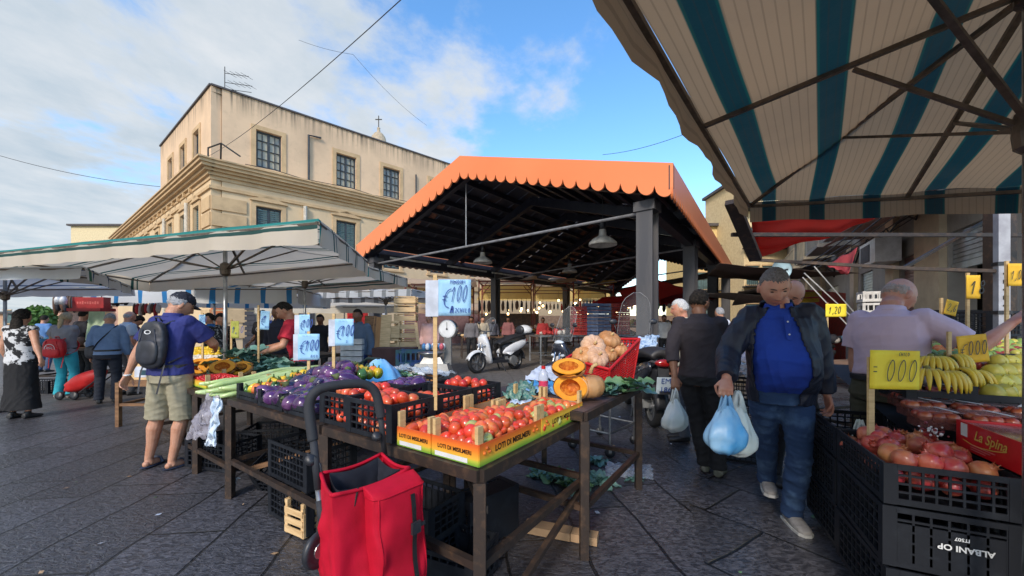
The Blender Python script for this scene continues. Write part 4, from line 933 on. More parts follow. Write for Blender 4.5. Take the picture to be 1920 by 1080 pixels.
crate(CRL,UW(1.52,.28,ZT1),AW,'shallow black tray of aubergines next to the tomato crates')
crate(CRB,Hh(545,925,.0)+Vector((0,.15,0)),AU+.35,'black crate lying tilted under the aubergine table',rot=(R(-28),0,AU+.35)).location.z=.06
crate(CRB,Vector((-1.45,2.75,.30)),AU,'upper black crate deep in the shade under the aubergine table')
crate(CRB,Vector((-1.45,2.75,.02)),AU,'lower black crate deep in the shade under the aubergine table')
crate(CRS,Vector((-1.0,2.75,.02)),AU+.1,'black crate under the table behind the trolley bag')
crate(CRS,Vector((-.55,2.25,.02)),AU,'lower black crate right of the red trolley bag')
crate(CRS,Vector((-.53,2.22,.225)),AU+.05,'upper black crate right of the red trolley bag')
crate(CRS,Vector((-.10,2.35,.20)),AU,'black crate standing on end under the tomato boxes',rot=(R(90),0,AU+R(78)))
crate(CRS,Vector((-.32,2.1,.02)),AU+.2,'black crate lying under the tomato boxes behind the front leg')
crate(CRB,Vector((-2.85,3.75,.02)),AU+.3,'black crate with white letters behind the bare legs of the man in the cap')
s=MB()
for i in range(7): s.box(Vector((-2.85,3.6,.14))+Vector((i*.012-.04,-.03,0)),(.004,.004,.02))
crate(CRB,Vector((-2.6,4.2,.02)),.2,'black crate at the back under the cherry tomato boxes')
# ---- open wooden-posted fruit boxes with printed sides
def card(name,ramp):
    t=NT(name); uv=t.coord('UV'); sp=t.n('ShaderNodeSeparateXYZ'); t.L.new(uv,sp.inputs[0]); r=t.n('ShaderNodeValToRGB'); e=r.color_ramp.elements
    while len(e)<len(ramp): e.new(.5)
    for k,(p,c) in enumerate(ramp): e[k].position=p; e[k].color=(*c,1)
    wv=t.m('ADD',sp.outputs[1],t.m('MULTIPLY',t.m('SUBTRACT',t.noise(5,3,.5,t.coord('Object')),.5),.25)); t.L.new(wv,r.inputs[0]); t.base(r.outputs[0]); t.set(.5); return t.mat
M_card=card('orange_printed_card',[(0,(.12,.30,.03)),(.22,(.45,.50,.05)),(.34,(.80,.42,.04)),(.7,(.80,.22,.02)),(1,(.70,.10,.02))])
M_cardy=card('yellow_printed_card',[(0,(.10,.30,.03)),(.2,(.55,.55,.04)),(.4,(.85,.60,.06)),(.8,(.85,.50,.05)),(1,(.75,.25,.03))])
M_kraft=mat('kraft_cardboard',(.42,.27,.15),.8,c2=(.34,.21,.11),scale=4); M_blackprint=mat('black_print',(.03,.01,.005),.5)
M_post=mat('box_post_wood',(.62,.43,.20),.7,c2=(.52,.34,.15),scale=9,stretch=(1,1,5))
def fruitbox(u,w,lu,lw,z,label,front,side,group='open boxes of pale tomatoes',letter='LOTI DI MISILMERI',h=.092,posth=.165,nm='fruit_box'):
    p=UW(u,w,z); T=thing(nm,label,'box',tuple(p+U*lu/2+Wd*lw/2),AU,group)
    # local frame: x along U, y along -Wd  (front face at +y ... )
    def L(a,b,c): return UW(u+a,w+b,z+c)
    s=MB(); s.quad(L(0,0,.004),L(0,lw,.004),L(lu,lw,.004),L(lu,0,.004)); s.build('bottom',M_kraft,T,world=True)
    s=MB(); b0=.0
    s.quad(L(lu,b0,0),L(0,b0,0),L(0,b0,h),L(lu,b0,h)); s.quad(L(0,0,0),L(0,lw,0),L(0,lw,h),L(0,0,h)); s.quad(L(lu,lw,0),L(lu,0,0),L(lu,0,h),L(lu,lw,h)); s.quad(L(0,lw,0),L(lu,lw,0),L(lu,lw,h),L(0,lw,h))
    o=s.build('printed_side',[front],T,world=True); md=o.modifiers.new('s','SOLIDIFY'); md.thickness=.003; md.offset=1
    s=MB(); e=.004
    s.quad(L(lu,e,.004),L(0,e,.004),L(0,e,h-.001),L(lu,e,h-.001)); s.quad(L(e,0,.004),L(e,lw,.004),L(e,lw,h-.001),L(e,0,h-.001)); s.quad(L(lu-e,lw,.004),L(lu-e,0,.004),L(lu-e,0,h-.001),L(lu-e,lw,h-.001)); s.quad(L(0,lw-e,.004),L(lu,lw-e,.004),L(lu,lw-e,h-.001),L(0,lw-e,h-.001)); s.build('inner_lining',M_kraft,T,world=True)
    if letter:
        s=MB(); s.text(letter,L(-.0012-.003,lw/2,h*.42),tuple(Wd),(0,0,1),h*.40,bold=.0012); s.build('lettering',M_blackprint,T,world=True); s=MB(); s.text(letter,L(lu/2,-.0045,h*.48),tuple(-U),(0,0,1),h*.27,bold=.0008); s.build('small_lettering',M_blackprint,T,world=True)
        s=MB()
        for bb in (.05,lw-.06):
            for k in range(3): s.ball(L(-.0035,bb+(k-1)*.017,h*.55+(k%2)*.018),(.009,.009,.009),nu=8,nv=6)
        s.build('fruit_print',mat('orange_print',(.8,.2,.02),.5,c2=(.2,.02,.01)),T,world=True)
        s=MB(); s.quad(L(lu-.02,-.0042,.006),L(.06,-.0042,.006),L(.06,-.0042,.026),L(lu-.02,-.0042,.026)); s.build('paper_strip',M_white,T,world=True)
    for a in (.012,lu-.012):
        for b in (.016,lw-.016):
            s=MB(); c=L(a,b,posth/2); s.box(c,(.018,.034,posth),Matrix.Rotation(AU,3,'Z')); s.build('corner_post',M_post,T,world=True)
    return T
BX=[(0.01,.005,.275,.515,'printed box of mixed pale and red tomatoes at the near table corner'),(.295,.005,.235,.515,'printed box of red tomatoes beside the black crate and white tag'),
    (.01,.53,.275,.53,'printed box with red and green tomatoes at the right end of the table'),(.295,.53,.235,.53,'printed box of green-tinged tomatoes at the back of the boxes')]
for (u,w,lu,lw,lb) in BX: fruitbox(u,w,lu,lw,ZT1,lb,M_card if w<.1 else M_cardy,M_card)
# ---- produce
def lobed(n,a,dent=.16,flat=.8,el=1.0):
    def f(d):
        th=math.atan2(d.y,d.x); k=1+a*math.cos(n*th)*(1-abs(d.z))**.6
        return k*(1-dent*max(0,d.z)**8)
    return f
M_t1=mat('tomato_skin',(.66,.055,.022),.3,c2=(.68,.13,.03),scale=9,rand=.22,coat=.4,thr=(.45,.75)); M_t2=mat('pale_tomato_skin',(.72,.095,.035),.3,c2=(.70,.24,.07),scale=22,rand=.2,coat=.3)
M_t3=mat('green_tomato_skin',(.36,.42,.13),.25,c2=(.52,.42,.14),scale=16,rand=.2,coat=.3); M_stem=mat('green_stem',(.06,.12,.02),.7)
def fruit(mb,st=None): return mb
TM=[]
for k,(m,el) in enumerate(((M_t1,1.05),(M_t1,1.45),(M_t2,1.5),(M_t3,1.35),(M_t2,1.2))):
    s=MB(); s.ball((0,0,0),(.031/el**.35,.031/el**.35,.029*el),nu=14,nv=10,fn=lobed([6,5,4,5,7][k],[.05,.03,.015,.02,.05][k])); TM.append(meshof(s,m))
ST=MB()
for j in range(5):
    a=j*1.256; ST.tube([(0,0,0),(.010*math.cos(a),.010*math.sin(a),.002),(.018*math.cos(a),.018*math.sin(a),-.003)],[.0025,.002,.0005],4)
ST.tube([(0,0,0),(.002,0,.010)],[.002,.0015],5); ST_me=meshof(ST,M_stem)
CNT={}
def pile(name,mes,wts,u0,u1,w0,w1,z0,sp,layers,label,cat,group,open_side=False,scale=(.85,1.15),dome=.0,rnd_=None,origin=UW,stem=None,upright=False,lz=.72):
    r=rnd_ or rnd
    for l in range(layers):
        shr=l*sp*.32; a0,a1,b0,b1=u0+sp*.5+shr,u1-sp*.5-shr,w0+sp*.5+shr,w1-sp*.5-shr
        if a1<a0 or b1<b0: break
        nu=max(1,int(round((a1-a0)/sp))+1); nw=max(1,int(round((b1-b0)/(sp*.9)))+1)
        for i in range(nu):
            for j in range(nw):
                a=lerp(a0,a1,(i+.0)/max(1,nu-1))+(sp*.25 if (j+l)%2 else -sp*.2)*(.6)+r.uniform(-.12,.12)*sp; b=lerp(b0,b1,j/max(1,nw-1))+r.uniform(-.15,.15)*sp
                q=origin(a,b); fu=1-abs((a-(u0+u1)/2)/((u1-u0)/2)); fw=1-abs((b-(w0+w1)/2)/((w1-w0)/2))
                z=z0+sp*.5+l*sp*lz+dome*min(1,max(0,min(fu,fw)*2))+r.uniform(-.1,.1)*sp
                if l==layers-1 and r.random()<.18: continue
                if l<layers-1-(0 if open_side else 1) and not (open_side and (i==0 or j==0)): continue
                me=r.choices(mes,wts)[0]; k=r.uniform(*scale); rot=(r.uniform(-1.3,1.3),r.uniform(-1.3,1.3),r.uniform(0,6.28)) if not upright else (r.uniform(-.4,.4),r.uniform(-.4,.4),r.uniform(0,6.28))
                inst(name,me,(q.x,q.y,z),rot,label,cat,group,k)
pile('tomato',TM,[4,4,3,1.0,2],.015,.28,.015,.51,ZT1+.002,.050,3,'ripening tomato in the near corner box','tomato','tomatoes in the near corner box',dome=.035)
pile('tomato',TM,[5,4,3,.4,2],.30,.525,.015,.51,ZT1+.002,.052,2,'red tomato in the box by the black crate','tomato','tomatoes in the box by the black crate',dome=.01)
pile('tomato',TM,[2,2,4,2.4,2],.015,.28,.54,1.05,ZT1,.052,2,'orange or green tomato in the right end box','tomato','tomatoes in the right end box',dome=.02)
pile('tomato',TM,[1,1,4,4,2],.30,.52,.54,1.05,ZT1,.052,1,'greenish tomato in the back box','tomato','tomatoes in the back box',dome=.02)
for (u0,u1,w0,w1,ly,nm) in ((.575,.945,.01,.28,3,'in the crate nearest the trolley handle'),(.575,.945,.32,.59,2,'in the crate behind the price stick'),(.575,.945,.63,.90,3,'in the farthest tomato crate'),(.99,1.27,.03,.41,3,'in the solid-sided crate')):
    pile('tomato',TM,[6,5,1,0.05,1],u0,u1,w0,w1,ZT1+.02,.066,ly,'glossy red tomato '+nm,'tomato','red tomatoes '+nm,scale=(.95,1.2),dome=.02,lz=.85,open_side=True)
# aubergines
M_aub=mat('aubergine_skin',(.055,.012,.080),.2,c2=(.20,.075,.21),scale=11,rand=.35,coat=.7,thr=(.45,.8)); M_aub2=mat('dark_aubergine_skin',(.012,.010,.035),.14,c2=(.03,.02,.07),scale=8,rand=.3,coat=.7); M_cal=mat('aubergine_calyx',(.10,.13,.04),.7)
def aub(m,L,r_):
    s=MB(); s.ball((0,0,0),(r_,r_,L/2),nu=14,nv=10,fn=lambda d:(1+.10*(-d.z))*(1+.04*math.cos(5*math.atan2(d.y,d.x)))); 
    s.cm=1; s.lathe([(.004,L/2+.03),(.008,L/2+.015),(.022,L/2-.004),(.030,L/2-.022),(.026,L/2-.026)],n=8,cap=False); return s
AU_M=[]
for (m,L,r_) in ((M_aub,.14,.058),(M_aub,.19,.047),(M_aub2,.17,.045),(M_aub,.13,.053)):
    o=aub(m,L,r_).build('x',[m,M_cal],smooth=True); AU_M.append(o.data); bpy.data.objects.remove(o)
def lay(name,mes,pts,label,cat,group,scale=(.9,1.1),lie=True):
    for (q) in pts:
        k=rnd.uniform(*scale); rot=(R(90)+rnd.uniform(-.5,.5),rnd.uniform(-.3,.3),rnd.uniform(0,6.28)) if lie else (rnd.uniform(-.6,.6),rnd.uniform(-.6,.6),rnd.uniform(0,6.28))
        inst(name,rnd.choice(mes),tuple(q),rot,label,cat,group,k)
pts=[]
for l in range(3):
    for i in range(9-l):
        for j in range(8-l):
            u=1.36+.045*l+i*.098+rnd.uniform(-.02,.02); w=.05+.05*l+j*.118+rnd.uniform(-.02,.02)
            fr_=min(1,(j+.6)/3.2)
            if l>0 and (j<1 or i<0): 
                if rnd.random()<.5: continue
            qq=UW(u,w)
            if 960+F*qq.x/qq.y>655 and w>.30: continue
            pts.append(UW(u,w,.865+.068*l*fr_+.055*fr_*(1-abs(i-4)/6)))
lay('aubergine',AU_M,pts,'purple aubergine in the heap on the long steel table','aubergine','purple aubergines in the heap')
lay('aubergine',[AU_M[2],AU_M[3]],[UW(1.05+.08*(i%3),.50+.09*(i//3),.95+.02*(i%2)) for i in range(9)],'dark aubergine in the half-empty crate','aubergine','dark aubergines behind the pink tomatoes')
# peppers
M_py=mat('yellow_pepper_skin',(.75,.48,.02),.2,c2=(.22,.34,.04),scale=7,rand=.15,coat=.5,thr=(.48,.62)); M_pg=mat('green_pepper_skin',(.06,.16,.03),.2,c2=(.02,.07,.02),scale=6,rand=.2,coat=.5); M_pr=mat('orange_pepper_skin',(.72,.22,.04),.2,c2=(.25,.05,.03),scale=6,rand=.2,coat=.5)
PP=[]
for m in (M_py,M_py,M_pg,M_pr):
    s=MB(); s.ball((0,0,0),(.040,.040,.052),nu=16,nv=10,fn=lambda d:(1+.09*math.cos(4*math.atan2(d.y,d.x)))*(1-.14*max(0,-d.z)**2-.2*max(0,d.z)**10)); s.cm=1; s.tube([(0,0,.040),(.004,0,.058),(.012,0,.070)],[.012,.006,.005],6)
    o=s.build('x',[m,M_stem],smooth=True); PP.append(o.data); bpy.data.objects.remove(o)
pts=[UW(2.20+(i%4)*.085+rnd.uniform(-.02,.02),.08+(i//4)*.085,.86+.012*(i//4)+rnd.uniform(0,.03)) for i in range(24)]
lay('pepper',PP,pts,'yellow or green pepper in the corner tray','pepper','peppers in the corner tray',lie=False)
pts=[UW(2.02+(i%9)*.072+rnd.uniform(-.02,.02),.80+(i//9)*.085,.94+rnd.uniform(0,.045)-.01*(i//9)) for i in range(27)]
lay('pepper',PP,pts,'yellow or green pepper behind the aubergine heap','pepper','peppers behind the aubergines',lie=False,scale=(.95,1.2))
# long pale squashes
M_cuc=mat('pale_green_squash',(.42,.56,.20),.35,c2=(.52,.64,.32),scale=5,rand=.12,coat=.2)
for i in range(16):
    u=2.66+(i%8)*.068+rnd.uniform(-.01,.01); l=i//8; w0=-.07+rnd.uniform(-.04,.06); L=1.25+rnd.uniform(-.1,.15); s=MB(); ph=rnd.random()*6; bz=.81+l*.055+rnd.uniform(0,.01)
    pts=[UW(u+.035*math.sin(k*.5+ph)*(k/12)+ .07*(k/12)*(1 if i%2 else -.3),w0+L*k/12,bz+.05*(k/12)+.02*math.sin(k*.7+ph)) for k in range(13)]
    c0=pts[6]; s.tube([p-c0 for p in pts],[.012,.026,.031,.030,.029,.028,.027,.026,.025,.024,.022,.016,.008],9); tag(s.build('long_squash',M_cuc,loc=tuple(c0),smooth=True),'long pale green squash laid across the left stall','squash','long squashes on the left stall')
# crates of cherry tomatoes
M_ch=mat('cherry_tomato_skin',(.62,.02,.012),.2,rand=.1,coat=.5,c2=(.5,.012,.01)); s=MB(); s.ball((0,0,0),(.016,.016,.021),nu=8,nv=6); CH_=meshof(s,M_ch)
for n_,(u,w,lu,lw,lb) in enumerate(((3.35,.06,.45,.30,'left'),(2.95,.42,.36,.30,'right'))):
    fruitbox(u,w,lu,lw,.79,lb+' yellow-edged box of cherry tomatoes on the left stall',M_cardy,M_cardy,'cherry tomato boxes',letter=None,h=.07,posth=.13)
    s=MB()
    for i in range(17):
        for j in range(11):
            for l in range(2):
                q=UW(u+.02+i*(lu-.03)/17,w+.02+j*(lw-.03)/11,.845+.018*l+rnd.uniform(-.004,.014)); M=Euler((rnd.uniform(0,3),rnd.uniform(0,3),0)).to_matrix(); s.ball(q,(.014,.014,.019),M,nu=7,nv=5)
    tag(s.build('cherry_tomatoes',M_ch,smooth=True),'mass of bright cherry tomatoes filling the '+lb+' box','cherry tomatoes','cherry tomato heaps','stuff')
# pumpkins
M_pk=mat('pumpkin_rind',(.52,.22,.07),.5,c2=(.60,.33,.15),scale=5,bump=.3,rand=.12); M_pkp=mat('pale_pumpkin_rind',(.62,.36,.20),.5,c2=(.68,.48,.34),scale=5,bump=.3,rand=.12); M_fl=mat('pumpkin_flesh',(.85,.36,.02),.5,c2=(.80,.28,.01),scale=12,bump=.15); M_pulp=mat('pumpkin_pulp',(.50,.12,.01),.6,c2=(.75,.3,.04),scale=40,bump=.6)
def pump_fn(n=11,a=.05): return lambda d:(1-a+a*2*abs(math.cos(n/2*math.atan2(d.y,d.x))))*(1-.35*abs(d.z)**6)
def cut_pumpkin(name,label,loc,r,h,cutdir,seed=0,rot=None,frac=0.0,m=M_pk,group=None,notch=False):
    """pumpkin with one side sliced flat; flesh face and seed hollow"""
    T=thing(name,label,'pumpkin',tuple(loc),0,group,rot=rot); c=Vector(cutdir).normalized(); s=MB(); fn=pump_fn()
    nu,nv=32,18; s.ball((0,0,0),(r,r,h),nu=nu,nv=nv,fn=fn)
    vs=[]
    for v in s.v:
        v=Vector(v); d=v.dot(c)
        if d>r*frac: v=v-c*(d-r*frac)
        vs.append(tuple(v))
    s.v=vs; s.f=[f for f in s.f if not all(abs(Vector(vs[i]).dot(c)-r*frac)<1e-5 for i in f)]; s.m=[0]*len(s.f); s.build('rind',m,T,smooth=True)
    e2=c.cross(Vector((0,0,1))); e2=e2.normalized() if e2.length>.1 else Vector((1,0,0)); e3=c.cross(e2); o=c*(r*frac+.002)
    if abs(c.z)>.9: R1=R2=r*math.sqrt(max(0,1-(frac*r/h)**2)); 
    else: R1=r*math.sqrt(1-frac**2); R2=h*math.sqrt(1-frac**2)
    s=MB(); n=36; pr=[]
    def ring(k,off): return [o+e2*(R1*k*math.cos(6.283*j/n))+e3*(R2*k*math.sin(6.283*j/n)*(1-.10*abs(math.cos(6.283*j/n))))+c*off for j in range(n)]
    rs=[ring(.985,-.004),ring(.95,.002),ring(.60,.001),ring(.52,-.03),ring(.32,-.07)]
    for q in rs: s.v+= [tuple(p) for p in q]; s.uv+=[(0,0)]*n
    for i in range(len(rs)-1):
        for j in range(n): s.f.append((i*n+j,i*n+(j+1)%n,(i+1)*n+(j+1)%n,(i+1)*n+j)); s.m.append(0 if i<2 else 1)
    s.f.append(tuple(4*n+j for j in range(n))); s.m.append(1)
    # pocket is in front of the flat cap, so keep a rim: lift everything slightly
    s.v=[tuple(Vector(p)+c*.052) if False else p for p in s.v]
    s.build('cut_face',[M_fl,M_pulp],T)
    return T
def wedge(name,label,loc,r,h,ang,rz,tilt=0,m=M_pk,group=None,rot=None):
    """slice of pumpkin between two meridian planes, hollow inside"""
    T=thing(name,label,'pumpkin',tuple(loc),0,group,rot=rot or (tilt,0,rz)); nv=14; nu=10
    def po(t,p,k=1.0): 
        d=Vector((math.sin(p)*math.cos(t),math.sin(p)*math.sin(t),math.cos(p))); f=(1-.05+.1*abs(math.cos(5*t)))*(1-.3*abs(d.z)**6)*k; return Vector((d.x*r*f,d.y*r*f,d.z*h*f))
    s=MB(); s.grid(lambda i,j: po(-ang/2+ang*i,math.pi*(.02+.96*j)),nu,nv); s.build('rind',m,T,smooth=True)
    s=MB()
    for sg in(-1,1): s.grid(lambda i,j: po(sg*ang/2,math.pi*(.02+.96*j),1-i*(.42+.12*math.sin(math.pi*j))),5,nv)
    s.cm=1; s.grid(lambda i,j: po(-ang/2+ang*i,math.pi*(.02+.96*j),.56-.12*math.sin(math.pi*j)+.02*math.sin(i*20+j*17)),nu,nv)
    s.build('flesh',[M_fl,M_pulp],T); return T
# on the far dark table: cut pumpkin pair and a slice on top
q=Hh(1075,758,.875); 
cut_pumpkin('cut_pumpkin','cut orange pumpkin half showing seeds on the far dark table',(q.x-.0,q.y+.10,.968),.122,.096,(-.45,-.89,0.10),frac=.15)
cut_pumpkin('cut_pumpkin','cut orange pumpkin beside the seeded half, stalk end to the right',(q.x+.12,q.y+.16,.968),.122,.096,(-.93,-.36,0),frac=.45)
cut_pumpkin('pumpkin_slice','orange pumpkin half lying cut face up on top of the other two pieces',(q.x-.01,q.y+.14,1.098),.115,.085,(-.15,-.55,.82),frac=.12)
s=MB(); s.tube([(q.x+.15,q.y+.2,1.05),(q.x+.17,q.y+.2,1.10),(q.x+.20,q.y+.19,1.12)],[.016,.012,.015],7); tag(s.build('pumpkin_stalk',M_post,smooth=True),'dry curved pumpkin stalk lying on the right cut pumpkin','stalk')
for i,(px,y,Y,a) in enumerate(((352,690,4.35,-1.2),(374,688,4.3,-1.0),(398,686,4.35,-.9),(418,690,4.2,-1.1),(437,683,4.45,-2.0),(453,692,4.3,-1.6))):
    c=P(px,y,Y); cut_pumpkin('pumpkin_wedge',LR(i,6)+' orange pumpkin wedge in the row on the left stall',tuple(c),.125,.10,(.62-.12*i,-.62,.45+.03*i),frac=.22,group='pumpkin wedges on the left stall')
# whole pumpkins in the red basket
def pumpkin(loc,r,h,m,label,rot=(0,0,0),grp='whole pumpkins in the red basket'):
    T=thing('pumpkin',label,'pumpkin',tuple(loc),0,grp,rot=rot); s=MB(); s.ball((0,0,0),(r,r,h),nu=40,nv=16,fn=lambda d:(1-.07+.10*abs(math.cos(5.5*math.atan2(d.y,d.x))))*(1-.42*abs(d.z)**7)); s.build('rind',m,T,smooth=True)
    s=MB(); s.tube([(0,0,h*.55),(0,.005,h*.8),(.015,.01,h*.95)],[.02,.013,.015],6); s.build('stalk',M_post,T,smooth=True)
# ---- red basket with pumpkins on a cart
bY=4.25; ba=P(1072,680,bY+.1); 
def basket():
    T=thing('red_basket','big red open-weave plastic basket full of pumpkins','basket',(1.02,4.35,.72),0)
    c0=[Vector((.70,4.30,.76)),Vector((1.02,3.98,.70)),Vector((1.42,4.45,.76)),Vector((1.10,4.80,.78))]       # bottom ring
    c1=[Vector((.62,4.30,1.01)),Vector((1.00,3.88,.93)),Vector((1.50,4.45,1.22)),Vector((1.12,4.90,1.20))]   # top ring
    s=MB(); 
    for i in range(4):
        a,b,c,d=c0[i],c0[(i+1)%4],c1[(i+1)%4],c1[i]
        for k in range(15): t=k/14; s.tube([a.lerp(b,t),d.lerp(c,t)],.006,5)
        for k in range(1,13):
            t=k/13; s.tube([a.lerp(d,t),b.lerp(c,t)],.006,5)
    s.build('lattice',M_rb,T,world=True)
    s=MB()
    for i in range(4): s.tube([c1[i],c1[(i+1)%4]],.016,7); s.tube([c0[i],c0[(i+1)%4]],.012,7); s.tube([c0[i],c1[i]],.013,7)
    s.add([c0[0],c0[1],c0[2],c0[3]],[(0,1,2,3)]); s.build('rim',M_rb,T,world=True)
M_rb=mat('red_plastic',(.62,.015,.02),.35,c2=(.5,.012,.015)); basket()
for i,(px,y,Y,r,h,m,lb,ro) in enumerate(((1143,637,4.5,.135,.10,M_pk,'topmost ribbed orange pumpkin in the red basket',(.5,.3,0)),(1112,650,4.3,.145,.11,M_pkp,'large pale pink-striped pumpkin in the red basket',(1.0,-.4,.4)),(1142,664,4.3,.10,.08,M_pk,'small orange pumpkin at the right in the red basket',(.6,.5,0)),
    (1092,668,4.2,.12,.09,M_pk,'orange pumpkin at the left corner of the red basket',(.7,-.5,0)),(1120,670,4.15,.13,.09,M_pkp,'pale pumpkin at the front rim of the red basket',(.9,.1,.3)),(1160,655,4.5,.11,.09,M_pk,'orange pumpkin at the back right of the red basket',(.4,.4,0)))): pumpkin(P(px,y,Y),r,h,m,lb,ro)
t=thing('basket_cart','grey metal cart with casters under the red basket','cart',(1.05,4.3,0)); s=MB()
for z in (.66,.25):
    q=[Vector((.68,4.25,z)),Vector((1.02,3.95,z)),Vector((1.42,4.40,z)),Vector((1.10,4.75,z))]
    for a,b in zip(q,q[1:]+q[:1]): s.tube([a,b],.013,6)
for a in q: s.tube([Z(a,.66),Z(a,.12)],.013,6)
s.build('frame',M_galv,t,world=True)
for a in q:
    s=MB(); s.lathe([(.0,-.018),(.05,-.018),(.055,0),(.05,.018),(.0,.018)],(a.x,a.y,.056),14,M=Matrix.Rotation(R(90),3,'X')); w_=s.build('caster',M_black,t,world=True,smooth=True); s=MB(); s.beam((a.x,a.y,.056),(a.x,a.y,.13),.03,.05); s.build('fork',M_galv,w_,world=True)
# ---- leaves
M_leaf=mat('cabbage_leaf',(.085,.19,.15),.55,c2=(.17,.30,.24),scale=12,rand=.15); M_leafl=mat('light_leaf',(.22,.36,.16),.55,c2=(.10,.24,.12),scale=10); M_leafb=mat('blue_green_leaf',(.12,.27,.24),.5,c2=(.20,.36,.30),scale=10)
def leaves(mb,c,n,spread,L,up=.3,mis=(0,1),flat=.5,drop=0):
    for i in range(n):
        a=rnd.uniform(0,6.28); r_=rnd.random()**.6; o=Vector(c)+Vector((math.cos(a)*r_*spread[0],math.sin(a)*r_*spread[1],rnd.uniform(0,spread[2])*(1-r_*.6)+.01)); h=rnd.uniform(0,6.28); l=L*rnd.uniform(.6,1.2); w=l*.33; e=rnd.uniform(-.25,up)
        d=Vector((math.cos(h),math.sin(h),e)).normalized(); sd_=Vector((-math.sin(h),math.cos(h),rnd.uniform(-.4,.4))).normalized(); ph=rnd.random()*6
        def fn(i_,j_): 
            ww=w*math.sin(math.pi*min(.98,.08+j_*.9))**.7; ruf=.12*l*math.sin(j_*14+ph)*(abs(i_-.5)*2)**2; 
            q=o+d*(l*j_)+sd_*(ww*(i_*2-1))+Vector((0,0,ruf*.6+.10*l*(abs(i_*2-1))**1.4-.25*l*j_*j_*flat)); q.z=max(q.z,drop+.006); return q
        mb.grid(fn,5,7,mi=rnd.choice(mis))
s=MB(); c=UW(4.25,.72,.84); leaves(s,c,170,(.34,.24,.26),.22); leaves(s,UW(3.80,.86,.84),50,(.18,.14,.15),.20)
tag(s.build('leafy_greens',[M_leaf,M_leafb],smooth=True),'heap of dark blue-green cabbage leaves in front of the vendor','greens','leafy greens','stuff')
def ground_leaves(px,y,n,spread,L,label,mm,z=0):
    q=Hh(px,y,z); s=MB(); leaves(s,(0,0,0),n,spread,L,.2,(0,1),.3); o=s.build('cabbage_leaves',mm,loc=(q.x,q.y,z),smooth=True); return tag(o,label,'leaves','dropped cabbage leaves','stuff')
ground_leaves(1030,893,34,(.16,.10,.06),.15,'blue-green cabbage leaves dropped left of the table leg',[M_leafb,M_leafl]); ground_leaves(1065,910,34,(.13,.10,.06),.15,'lighter cabbage leaves dropped beneath the table edge',[M_leafl,M_leafb])
ground_leaves(1122,908,18,(.09,.07,.05),.13,'small pile of cabbage leaves right of the table leg',[M_leafb]); ground_leaves(1118,866,14,(.08,.06,.04),.13,'few cabbage leaves in front of the rear table leg',[M_leafb]); ground_leaves(1190,901,9,(.08,.03,.02),.09,'crushed dark leaf by the far table leg',[M_leaf])
ground_leaves(1160,732,46,(.24,.12,.08),.17,'blue-green leaf trimmings on the right end of the far dark table',[M_leafb,M_leafl],z=.88)
ground_leaves(1600,1062,6,(.05,.03,.02),.08,'single green leaf scrap on the wet paving by the crates',[M_leafb])
# left stall: lemons, mushrooms/onions, small stuff
M_lem=mat('lemon_skin',(.78,.52,.03),.35,rand=.1,c2=(.7,.45,.02)); s=MB(); s.ball((0,0,0),(.03,.03,.038),nu=10,nv=8,fn=lambda d:1+.25*abs(d.z)**12); LEM=meshof(s,M_lem)
for i in range(42): q=P(352+(i%14)*4.3,655+(i//14)*5+rnd.uniform(-2,2),5.5-.06*(i//14)); inst('lemon',LEM,tuple(q),(rnd.random()*3,rnd.random()*3,0),'yellow lemon in the heap past the outstretched arm','lemon','lemons on the left stall',1.15)
M_oni=mat('pale_onion',(.70,.66,.58),.5,rand=.1,c2=(.6,.5,.42)); s=MB(); s.ball((0,0,0),(.033,.033,.028),nu=10,nv=7); ONI=meshof(s,M_oni)
for i in range(50): q=P(350+(i%17)*4.6,669+(i//17)*4+rnd.uniform(-1,1),5.1-.08*(i//17)); inst('white_onion',ONI,tuple(q),(rnd.random(),rnd.random(),0),'pale onion in front of the lemons','onion','pale onions on the left stall')
s=MB(); s.quad(UW(4.0,.9,.80),UW(5.3,.9,.80),UW(5.3,2.6,.93),UW(4.0,2.6,.93)); a=UW(4.0,.9,.80)
t=frame_table('rear_display','dark rear display table under the lemons and onions',4.97,6.4,.3,2.4,.90)
